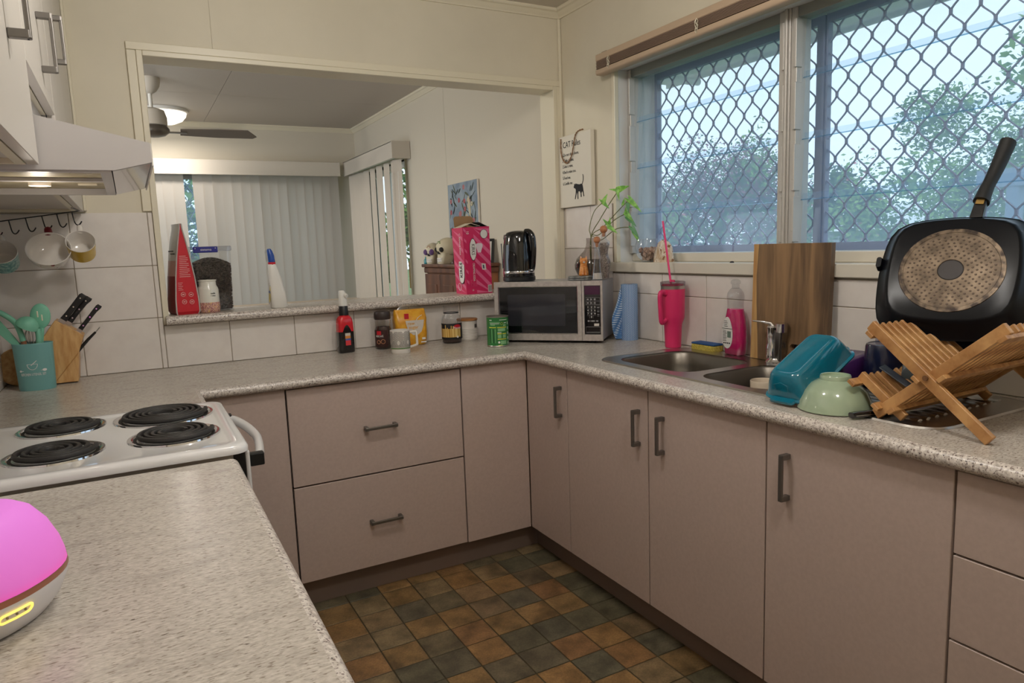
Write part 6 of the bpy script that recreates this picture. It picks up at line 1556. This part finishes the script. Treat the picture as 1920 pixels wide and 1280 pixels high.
for k in range(42):
    x = -1.70+k*.079
    wx = x-1.2
    if wx > .36: break
    if -.952 < wx < -.862: continue
    an = .07+.03*math.sin(k*1.7)
    if k in (28, 33, 36): an = .20
    if sl0 is None:
        m = MB(); P = [(-.0445+.089*i/6, .003*math.cos(PI*(i/6-.5))) for i in range(7)]
        m.loft([[(a_, b_, z) for a_, b_ in P]+[(a_, b_+.0008, z) for a_, b_ in reversed(P)] for z in (0, H)])
        sl0 = m.build('slat', M['vslat'], vbl, (x, .035, 0), (0, 0, an), smooth=60)
    else: inst(sl0, 'slat', vbl, (x, .035, 0), (0, 0, an))
vb2 = thing('vertical_blind', 'grey fabric vertical blind half open over the dining room sliding door', 'blind', (.50, 3.5, .05))
MB().box(-.062, -.052, -.70, .70, 1.998, 2.13).build('pelmet', M['pelmet'], vb2, bevel=.003, seg=1); MB().box(-.062, .088, -.71, -.70, 1.998, 2.13).build('pelmet_end', M['pelmet'], vb2); MB().box(-.062, .088, -.70, .70, 2.122, 2.13).build('pelmet_top', M['pelmet'], vb2)
MB().box(-.015, .025, -.66, .68, 2.02, 2.05).build('track', M['paper'], vb2)
m = MB(); P = [(-.0445+.089*i/6, .006*math.cos(PI*(i/6-.5))) for i in range(7)]
m.loft([[(b_, a_, z) for a_, b_ in P]+[(b_+.0008, a_, z) for a_, b_ in reversed(P)] for z in (0, 2.0)])
s0 = None; M['vslat2'] = vslat_mat('beige_fabric_slat', S(214, 204, 190), .08)
rv = random.Random(11)
for y, an in ((-.62, .60), (-.55, .26), (-.36, .22), (-.17, .30), (.02, .20), (.20, .28), (.36, .45), (.44, .40), (.52, .45), (.60, .40), (.66, .4)):
    if s0 is None: s0 = m.build('slat', M['vslat2'], vb2, (.005, y, 0), (0, 0, an), smooth=60)
    else: inst(s0, 'slat', vb2, (.005, y, 0), (0, 0, an))
MB().tube(spline([(-.03, -.60, 1.9), (-.04, -.60, 1.3), (-.04, -.62, .95), (-.03, -.65, .90), (-.02, -.68, .96), (-.01, -.68, 1.9)], 6), .002, 5).build('cord', M['paper'], vb2, smooth=60)

# ceiling light, ceiling fan
cl2 = thing('ceiling_light', 'lit round opal ceiling light in the dining room', 'lamp', (-1.096, 3.80, ZC))
MB().lathe([(.19, 0), (.19, -.02), (.18, -.025), (0, -.025)], 36).build('base', M['paper'], cl2, smooth=40)
MB().lathe([(.178, -.025), (.172, -.05), (.145, -.082), (.09, -.105), (.04, -.112), (0, -.113)], 36, c0=False).build('lamp_shade', pm('lit_opal_glass', S(255, 244, 226), .3, es=1.5, ecol=(1, .93, .80, 1)), cl2, smooth=60)
cf = thing('ceiling_fan', 'grey ceiling fan hanging in the dining room near the opening edge', 'fan', (-1.215, 2.72, ZC))
MB().lathe([(.066, 0), (.068, -.02), (.060, -.055), (.040, -.085), (.016, -.10), (0, -.10)], 28).build('canopy', M['pelmet'], cf, smooth=50)
MB().cyl((0, 0, -.09), (0, 0, -.20), .012, 12).build('rod', M['paper'], cf, smooth=60)
MB().lathe([(.035, -.19), (.075, -.205), (.088, -.25), (.088, -.30), (.08, -.305), (0, -.305)], 32).build('motor', M['pelmet'], cf, smooth=40)
MB().lathe([(.085, -.306), (.098, -.325), (.095, -.345), (.07, -.365), (.03, -.375), (0, -.377)], 32).build('hub', pm('dull_metal_hub', S(120, 112, 104), .3, .7), cf, smooth=50)
fbm = pm('grey_fan_blade', S(112, 102, 92), .45)
for k in range(3):
    a_ = -.03+k*2*PI/3
    m = MB(); P = [(.16, -.045), (.40, -.060), (.58, -.060), (.645, .03), (.62, .055), (.40, .058), (.16, .042)]
    m.prism(P, -.003, .003, 'z').xf(Matrix.Rotation(a_, 4, 'Z') @ Matrix.Translation((0, 0, -.338)) @ Matrix.Rotation(-.30, 4, 'X'))
    bl = m.build('blade', fbm, cf)
    MB().box(.08, .20, -.018, .018, -.346, -.338).xf(Matrix.Rotation(a_, 4, 'Z')).build('blade_iron', M['steelhandle'], bl)

cl3 = thing('ceiling_light', 'round white fitting added with the unseen fill bulb in the left part of the dining room', 'lamp', (-3.0, 1.5, ZC))  # invented fitting that goes with the added dining fill bulb
MB().lathe([(.13, 0), (.13, -.025), (.12, -.045), (.05, -.055), (0, -.055)], 36).build('fitting', M['paper'], cl3, smooth=40)
# sideboard with the things standing on it
SBX, SBY0, SBY1, SBZ = .285, 1.32, 1.90, 1.240
sbd = thing('sideboard', 'tall dark brown wooden cabinet against the dining room wall', 'cabinet', (SBX, SBY0, 0))
M['mahog'] = pm('dark_brown_wood', S(92, 56, 40), .35); nz(M['mahog'], S(74, 42, 30), S(112, 70, 48), (14, 14, 3), 4, .35, .65)
M['mahog_lit'] = pm('lit_brown_wood', S(140, 88, 56), .35); nz(M['mahog_lit'], S(124, 74, 46), S(156, 102, 66), (14, 14, 3), 4, .35, .65)  # lighter copy of the cabinet wood, light on the near end painted in
dx = R-.01-SBX; dy = SBY1-SBY0
MB().box(.03, dx, .03, dy-.03, .08, SBZ-.06).build('carcass', M['mahog_lit'], sbd)
MB().box(0, dx, 0, dy, SBZ-.022, SBZ).build('top', M['mahog'], sbd, bevel=.006)
MB().box(.012, dx, .012, dy-.012, SBZ-.06, SBZ-.023).build('moulding', M['mahog'], sbd, bevel=.008)
MB().box(.02, dx, .02, dy-.02, 0, .08).build('plinth', M['mahog'], sbd, bevel=.004)
for y0, y1 in ((.035, dy/2-.002), (dy/2+.002, dy-.035)):
    d_ = MB().box(.010, .030, y0, y1, .09, SBZ-.065).build('door', M['mahog'], sbd, bevel=.003)
    MB().box(.006, .011, y0+.05, y1-.05, .15, SBZ-.13).build('door_panel', M['mahog'], d_, bevel=.003)
    MB().sphere((-.004, (y1-.025 if y0 < .1 else y0+.025), .65), .010, 12, 8).build('knob', M['steelhandle'], d_, smooth=60)
M['bone'] = pm('cream_resin_skull', S(206, 196, 170), .45)
def skull(label, loc, rz, k, extra):
    t = thing('skull_ornament', label, 'ornament', loc, (0, 0, rz))
    m = MB(); L = []
    for z, w_, d_, cy in ((.045, .036, .040, .012), (.060, .046, .056, .008), (.080, .054, .066, .006), (.105, .055, .068, .008), (.128, .045, .056, .010), (.143, .028, .036, .012), (.150, .006, .008, .012)):
        L.append([(w_*k*math.cos(a_), cy*k+d_*k*math.sin(a_), z*k) for a_ in [2*PI*i/28 for i in range(28)]])
    m.loft(L); m.build('cranium', M['bone'], t, smooth=70)
    L = []
    for z, w_, y0_, y1_ in ((0, .026, -.050, .02), (.012, .031, -.052, .03), (.030, .033, -.050, .035), (.050, .038, -.044, .035), (.062, .042, -.046, .03)):
        L.append([(x*k, y*k, z*k) for x, y in rrect(2*w_, y1_-y0_, .02, 5, 0, (y0_+y1_)/2)])
    MB().loft(L).build('jaw', M['bone'], t, smooth=60)
    for i in range(7):
        for zt_ in (.018, .030):
            a_ = (i-3)*.22
            MB().box(-.0042*k, .0042*k, -.003, .003, -.0052*k, .0052*k).build('tooth', M['china'], t, (.030*k*math.sin(a_), (-.050-.004*math.cos(a_*1.4)+.006*a_*a_)*k, zt_*k), (0, 0, a_), bevel=.001, seg=1)
    MB().loft([[(-.008*k, -.058*k, .056*k), (.008*k, -.058*k, .056*k), (.008*k, -.045*k, .056*k), (-.008*k, -.045*k, .056*k)], [(-.001, -.060*k, .072*k), (.001, -.060*k, .072*k), (.001, -.048*k, .072*k), (-.001, -.048*k, .072*k)]]).build('nose_hollow', M['ink'], t)
    for s_ in (-1, 1):
        if extra:      # purple roses in the eye sockets
            rz_ = MB()
            for q in range(3):
                rz_.tube([(s_*.023*k+(.017-.005*q)*k*math.cos(2*PI*i/14), (-.052-.004*q)*k, .084*k+(.017-.005*q)*k*math.sin(2*PI*i/14)) for i in range(14)], .005*k, 6, closed=True)
            rz_.sphere((s_*.023*k, -.058*k, .084*k), .006*k, 8, 6)
            rz_.build('rose', pm('purple_rose', S(96, 62, 118), .6), t, smooth=60)
        else: MB().sphere((s_*.022*k, -.047*k, .082*k), .015*k, 12, 8).build('eye_hollow', M['dark'], t, smooth=60)
    f = MB()
    for q in range(6):
        a_ = q*PI/3; f.sphere((.012*k*math.cos(a_), -.050*k+.003*abs(math.sin(a_)), .118*k+.010*k*math.sin(a_)), .0045*k, 8, 6, .8)
    f.build('painted_flower', pm('painted_petals', S(170, 110, 96) if extra else S(120, 150, 96), .5), t, smooth=60)
    return t
skull('small cream skull with purple rose eyes on the sideboard corner', (.345, 1.835, SBZ), -.95, .92, True)
skull('larger cream skull with painted flowers beside the rose-eyed skull', (.375, 1.675, SBZ), -1.35, 1.12, False)
bj = thing('candle_jar', 'dark jar with black lid behind the skulls on the sideboard', 'jar', (.50, 1.76, SBZ))
MB().lathe([(.040, 0), (.043, .004), (.043, .175), (.040, .18)], 28).build('jar', pm('dark_pink_glass', S(112, 70, 74), .15, coat=.4), bj, smooth=40)
MB().lathe([(.046, .18), (.047, .183), (.047, .225), (.044, .23), (0, .23)], 28).build('lid', M['gloss'], bj, smooth=40)
bb_ = thing('glass_bottle', 'tiny turquoise glass bottle at the sideboard far corner', 'bottle', (.312, 1.872, SBZ))
MB().lathe([(.014, 0), (.016, .003), (.016, .026), (.008, .036), (.0065, .046), (.008, .048), (0, .048)], 20).build('bottle', pm('turquoise_glass', S(60, 140, 150), .1, coat=.5), bb_, smooth=50)
pf_ = thing('picture_frame', 'small black picture frame tilted on the sideboard near the kettle', 'picture frame', (.50, 1.385, SBZ), (0, 0, -.75))
fr_ = MB(); vs, fs = fill_holes([(-.062, 0), (.062, 0), (.062, .155), (-.062, .155)], [[(-.047, .016), (.047, .016), (.047, .139), (-.047, .139)]], 0)
fr_.add([(x, 0, y) for x, y, z in vs], fs); fr_.add([(x, .014, y) for x, y, z in vs], fs)
fr_.loft([[(-.062, y, 0), (.062, y, 0), (.062, y, .155), (-.062, y, .155)] for y in (0, .014)], False, False); fr_.loft([[(-.047, y, .016), (.047, y, .016), (.047, y, .139), (-.047, y, .139)] for y in (0, .014)], False, False)
TIL = Matrix.Rotation(-.28, 4, 'X')
fr_.xf(TIL); fr_.build('frame', M['black'], pf_)
MB().box(-.047, .047, .006, .008, .016, .139).xf(TIL).build('print', M['china'], pf_)
m = MB()
for k in range(4): m.box(-.03, .028-.008*(k % 2), .0050, .0062, .05+k*.02, .055+k*.02)
m.xf(TIL).build('print_lines', M['ink'], pf_)
MB().box(-.012, .012, .03, .034, .0, .11).xf(Matrix.Rotation(.30, 4, 'X')).build('easel_leg', M['black'], pf_)
# floral canvas
cv = thing('canvas_print', 'canvas print of pale blue ground with pink flowers leaning on the wall', 'painting', (.572, 1.815, SBZ), (0, .0, -PI/2))
CWd, CHt = .235, .535
MB().box(-CWd, CWd, .0, .015, 0, CHt).build('canvas', M['china'], cv, bevel=.002)
cm_ = pm('blue_grey_canvas', S(134, 150, 166), .6); nz(cm_, S(120, 138, 156), S(150, 164, 176), (8, 8, 8), 3)
MB().box(-CWd+.002, CWd-.002, -.0012, .0002, .002, CHt-.002).build('painted_ground', cm_, cv)
rc = random.Random(21)
petal = [pm('painted_pink', S(186, 120, 124), .6), pm('painted_rose', S(176, 84, 90), .6), pm('painted_cream', S(196, 188, 160), .6)]
leafm = [pm('painted_dark_leaf', S(58, 74, 74), .6), pm('painted_olive', S(92, 100, 80), .6)]
def blob(cx, cz, w_, h_, rot_, n_=10, y=-.0018):
    P = []
    for i in range(n_):
        a_ = 2*PI*i/n_; x_, z_ = w_*math.cos(a_), h_*math.sin(a_)
        P.append((min(max(cx+x_*math.cos(rot_)-z_*math.sin(rot_), -CWd+.004), CWd-.004), y, min(max(cz+x_*math.sin(rot_)+z_*math.cos(rot_), .004), CHt-.004)))
    return P
for k in range(80):
    cx, cz = rc.uniform(-.21, .21), rc.uniform(.03, .50)
    MB().add(blob(cx, cz, .004+.005*rc.random(), .022+.026*rc.random(), rc.uniform(-1.2, 1.2)), [tuple(range(10))]).build('painted_leaf', leafm[k % 2], cv)
for k in range(30):
    cx, cz = rc.uniform(-.20, .20), rc.uniform(.03, .50); fm_ = MB()
    for q in range(5):
        a_ = q*2*PI/5+k; P = blob(cx+.010*math.cos(a_), cz+.010*math.sin(a_), .007, .010, a_, y=-.0024-.0001*q); fm_.add(P, [tuple(range(10))])
    fm_.build('painted_flower', petal[k % 3], cv)
# a pink cockatoo-like shape at the lower left of the canvas
MB().add(blob(-.12, .17, .035, .085, .1, 18, -.0030), [tuple(range(18))]).build('painted_bird', petal[0], cv)
MB().add(blob(.11, .37, .018, .07, .15, 18, -.0030), [tuple(range(18))]).build('painted_bird', petal[2], cv)
# sofa whose back shows above the ledge
sf = thing('sofa', 'beige sofa whose back just shows above the ledge', 'sofa', (-.45, 2.95, 0))
M['sofa'] = pm('beige_upholstery', S(170, 156, 138), .85)
MB().box(-.62, .62, -.10, .08, .12, .975).build('backrest', M['sofa'], sf, bevel=.05, seg=4)
MB().box(-.60, .60, .06, .75, .12, .45).build('seat', M['sofa'], sf, bevel=.05, seg=3)
for s_ in (-1, 1): MB().box(s_*.62-.09, s_*.62+.09, -.08, .78, .12, .64).build('arm', M['sofa'], sf, bevel=.05, seg=3)
for x in (-.6, .6):
    for y in (-.05, .70): MB().cyl((x, y, 0), (x, y, .13), .022, 10).build('leg', M['mahog'], sf)
# kitchen ceiling light fittings
for (x, y), lb in (((-.55, -2.15), 'round white ceiling light fitting at the near end of the kitchen'), ((-.95, -1.05), 'round white ceiling light fitting above the middle of the kitchen')):
    kc = thing('ceiling_light', lb, 'lamp', (x, y, ZC))
    MB().lathe([(.13, 0), (.13, -.025), (.12, -.045), (.05, -.055), (0, -.055)], 36).build('fitting', M['paper'], kc, smooth=40)

# ================================================================== OUTDOORS
M['lawn'] = pm('lawn', S(96, 120, 62), .9); nz(M['lawn'], S(76, 100, 48), S(120, 140, 80), (2, 2, 2), 4)
struct(MB().box(R+.6, 60, -40, 60, -.7, -.6).build('ground_outside', M['lawn']))
struct(MB().box(-40, R+.6, YF+.8, 60, -.7, -.6).build('ground_outside', M['lawn']))
M['soffit'] = pm('white_soffit', S(214, 214, 214), .6)
ev = thing('eave', 'white eave soffit and gutter above the kitchen window outside', 'eave', (R+.145, 0, 2.2))
MB().box(0.0, .57, -4.5, .60, 0, .02).build('soffit', M['soffit'], ev)
MB().box(.56, .575, -4.5, .60, -.02, .14).build('fascia', M['soffit'], ev)
MB().tube([(.30, .35, -.03), (.42, .30, -.05), (.52, .30, -.05)], .018, 10).build('downpipe', M['soffit'], ev, smooth=60)
def crown(name, loc, rx, rz, n_, cols, leafsz, seed, parent, gap=0.0):
    """leafy crown: clumps of small leaf blades on a lumpy shell"""
    rg = random.Random(seed); ms = [MB() for _ in cols]
    cl = [(Vector((rg.gauss(0, .5)*rx, rg.gauss(0, .5)*rx, rg.gauss(0, .45)*rz)), rg.uniform(.28, .5)) for _ in range(int(26))]
    for k in range(n_):
        c_, s_ = cl[rg.randrange(len(cl))]
        d_ = Vector((rg.gauss(0, 1), rg.gauss(0, 1), rg.gauss(0, 1))).normalized()*s_*(rg.random()**.4)
        p = Vector(loc)+Vector((c_.x+d_.x*rx, c_.y+d_.y*rx, c_.z+d_.z*rz))
        u = Vector((rg.gauss(0, 1), rg.gauss(0, 1), rg.gauss(0, .6))).normalized(); v = u.cross(Vector((rg.gauss(0, 1), rg.gauss(0, 1), rg.gauss(0, 1)))).normalized()
        L_ = leafsz*rg.uniform(.6, 1.4)
        m = ms[rg.choices(range(len(cols)), [c[1] for c in cols])[0]]
        m.add([p-u*L_, p+v*L_*.45, p+u*L_, p-v*L_*.45], [(0, 1, 2, 3)])
    for m, (mt, _) in zip(ms, cols):
        if m.v: tag(m.build(name, mt, parent), kind='stuff')
lf = lambda nm, c, t=.3: vslat_mat(nm, c, t)
G1 = lf('leaf_mid_green', S(104, 142, 74)); G2 = lf('leaf_dark_green', S(66, 102, 66)); G3 = lf('leaf_fresh_green', S(140, 176, 92)); RD = lf('leaf_dull_red', S(158, 96, 116)); PK = lf('pink_blossom', S(214, 120, 130))
M['bark'] = pm('grey_brown_bark', S(96, 84, 74), .9)
def tree(label, x, y, zc, rx, rz, n_, cols, ls, seed, tr=.12):
    t = thing('tree', label, 'tree', (x, y, -.6))
    MB().tube(spline([(0, 0, 0), (.05, .04, (zc+.6)*.4), (0, 0, zc+.6)], 5), tr, 8).build('trunk', M['bark'], t, smooth=60)
    for a_ in (.3, 2.2, 4.1): MB().tube([(0, 0, (zc+.6)*.62), (rx*.5*math.cos(a_), rx*.5*math.sin(a_), zc+.6+rz*.25)], [tr*.6, tr*.2], 6).build('branch', M['bark'], t, smooth=60)
    crown('foliage', (0, 0, zc+.6), rx, rz, n_, cols, ls, seed, t)
    return t
tree('round tree of dull red and green leaves seen through the left window', 9.9, 8.8, 1.95, 1.75, 1.75, 30000, [(G1, 4), (G2, 3), (RD, 5)], .042, 1)
tree('big light green tree seen through the right window', 9.5, 2.7, 1.75, 1.75, 1.55, 30000, [(G1, 4), (G3, 4), (G2, 2)], .038, 2)
tree('small feathery tree far away right of the window mullion', 14.7, 9.2, 2.1, 1.0, .8, 3500, [(G2, 5), (G1, 3)], .09, 3, .08)
tree('pale tree far behind the carport at the right window edge', 14.0, 1.2, 2.6, 2.4, 2.3, 7000, [(G1, 4), (G3, 3)], .10, 4)
def bush(label, x, y, rx, rz, n_, cols, seed):
    t = thing('bush', label, 'bush', (x, y, -.6))
    MB().tube([(0, 0, 0), (0, 0, rz)], .03, 6).build('stem', M['bark'], t)
    crown('foliage', (0, 0, rz*.75), rx, rz*.8, n_, cols, .03, seed, t)
for k, (x, y, rx, rz, lb, cols) in enumerate(((4.6, 4.7, .62, 1.50, 'flowering hedge bush with pink blossom, furthest left in the left window', [(G1, 4), (G3, 2), (PK, .7)]),
        (5.3, 4.2, .62, 1.45, 'green bush with a few red leaves under the red tree', [(G1, 4), (G2, 2), (RD, 1)]),
        (5.85, 3.55, .62, 1.50, 'leafy bush behind the window mullion and chopping board', [(G1, 4), (G3, 3), (PK, .25)]),
        (6.3, 2.85, .62, 1.55, 'bright green bush with pink flowers left of the griddle pan', [(G3, 4), (G1, 3), (PK, .35)]),
        (6.7, 2.1, .62, 1.45, 'green bush behind the griddle pan handle', [(G1, 4), (G3, 3)]))):
    bush(lb, x, y, rx, rz, 5000, cols, 40+k)
# neighbour house and carport
hs_ = thing('house', 'neighbouring house with pale grey roof beyond the garden', 'house', (17.5, 10.4, -.6))
MB().box(0, 5, -3.2, 1.6, 0, 2.05).build('wall', pm('pale_weatherboard', S(190, 196, 204), .7), hs_)
MB().loft([[(-.35, -3.6, 2.0), (5.3, -3.6, 2.0), (5.3, 2.0, 2.0), (-.35, 2.0, 2.0)], [(2.2, -3.6, 2.75), (2.6, -3.6, 2.75), (2.6, 2.0, 2.75), (2.2, 2.0, 2.75)]]).build('roof', pm('light_grey_roof', S(214, 218, 220), .5), hs_)
wv_ = MB().box(-.02, .02, -1.6, -.5, .9, 1.8).build('window', pm('dark_window', S(70, 84, 100), .15), hs_); MB().box(-.04, -.02, -1.07, -1.03, .9, 1.8).build('window_bar', M['paper'], wv_)
cpz = thing('carport', 'blue grey carport beam on a square post by the right window', 'carport', (5.5, .85, -.6))
M['bluesteel'] = pm('blue_grey_steel', S(120, 136, 156), .5)
MB().box(-.05, .05, -.05, .05, 0, 2.30).build('post', M['bluesteel'], cpz); MB().box(-.06, .06, -2.2, .30, 2.30, 2.46).build('beam', M['bluesteel'], cpz)
# greenery outside the dining windows
tree('green tree outside the far dining room window', -1.1, 9.2, 1.4, 1.8, 1.7, 5200, [(G1, 4), (G3, 2), (G2, 3)], .09, 7)
tree('green tree outside the dining room sliding door', 4.1, 10.8, 1.6, .9, 1.4, 5200, [(G1, 4), (G3, 2), (G2, 3)], .09, 8)

# ------------------------------------------------------------------ groups of repeats
GROUPS = [('mug', 'on the hook', 'mugs on the hook rack'), ('mug', 'on the hooks', 'mugs on the hook rack'), ('mug', 'hanging', 'mugs on the hook rack'),
    ('knife', 'block', 'knives in the knife block'), ('cabinet', 'taupe', 'taupe base cabinets'), ('cabinet', 'overhead', 'overhead cabinets'), ('kickboard', 'taupe', 'kickboards'),
    ('worktop', 'laminate', 'laminate worktops'), ('tree', '', 'garden trees'), ('bush', '', 'hedge bushes outside the window'), ('plate', 'rack', 'plates in the dish rack'), ('ornament', 'skull', 'skull ornaments'),
    ('blind', 'vertical', 'vertical blinds'), ('spatula', 'crock', 'utensils in the crock'), ('spoon', 'crock', 'utensils in the crock'), ('ladle', 'crock', 'utensils in the crock'), ('whisk', 'crock', 'utensils in the crock')]
for o in D.objects:
    if o.parent is None and o.get('label') and not o.get('group'):
        for c_, w_, g_ in GROUPS:
            if o.get('category') == c_ and w_ in o['label']:
                o['group'] = g_; break
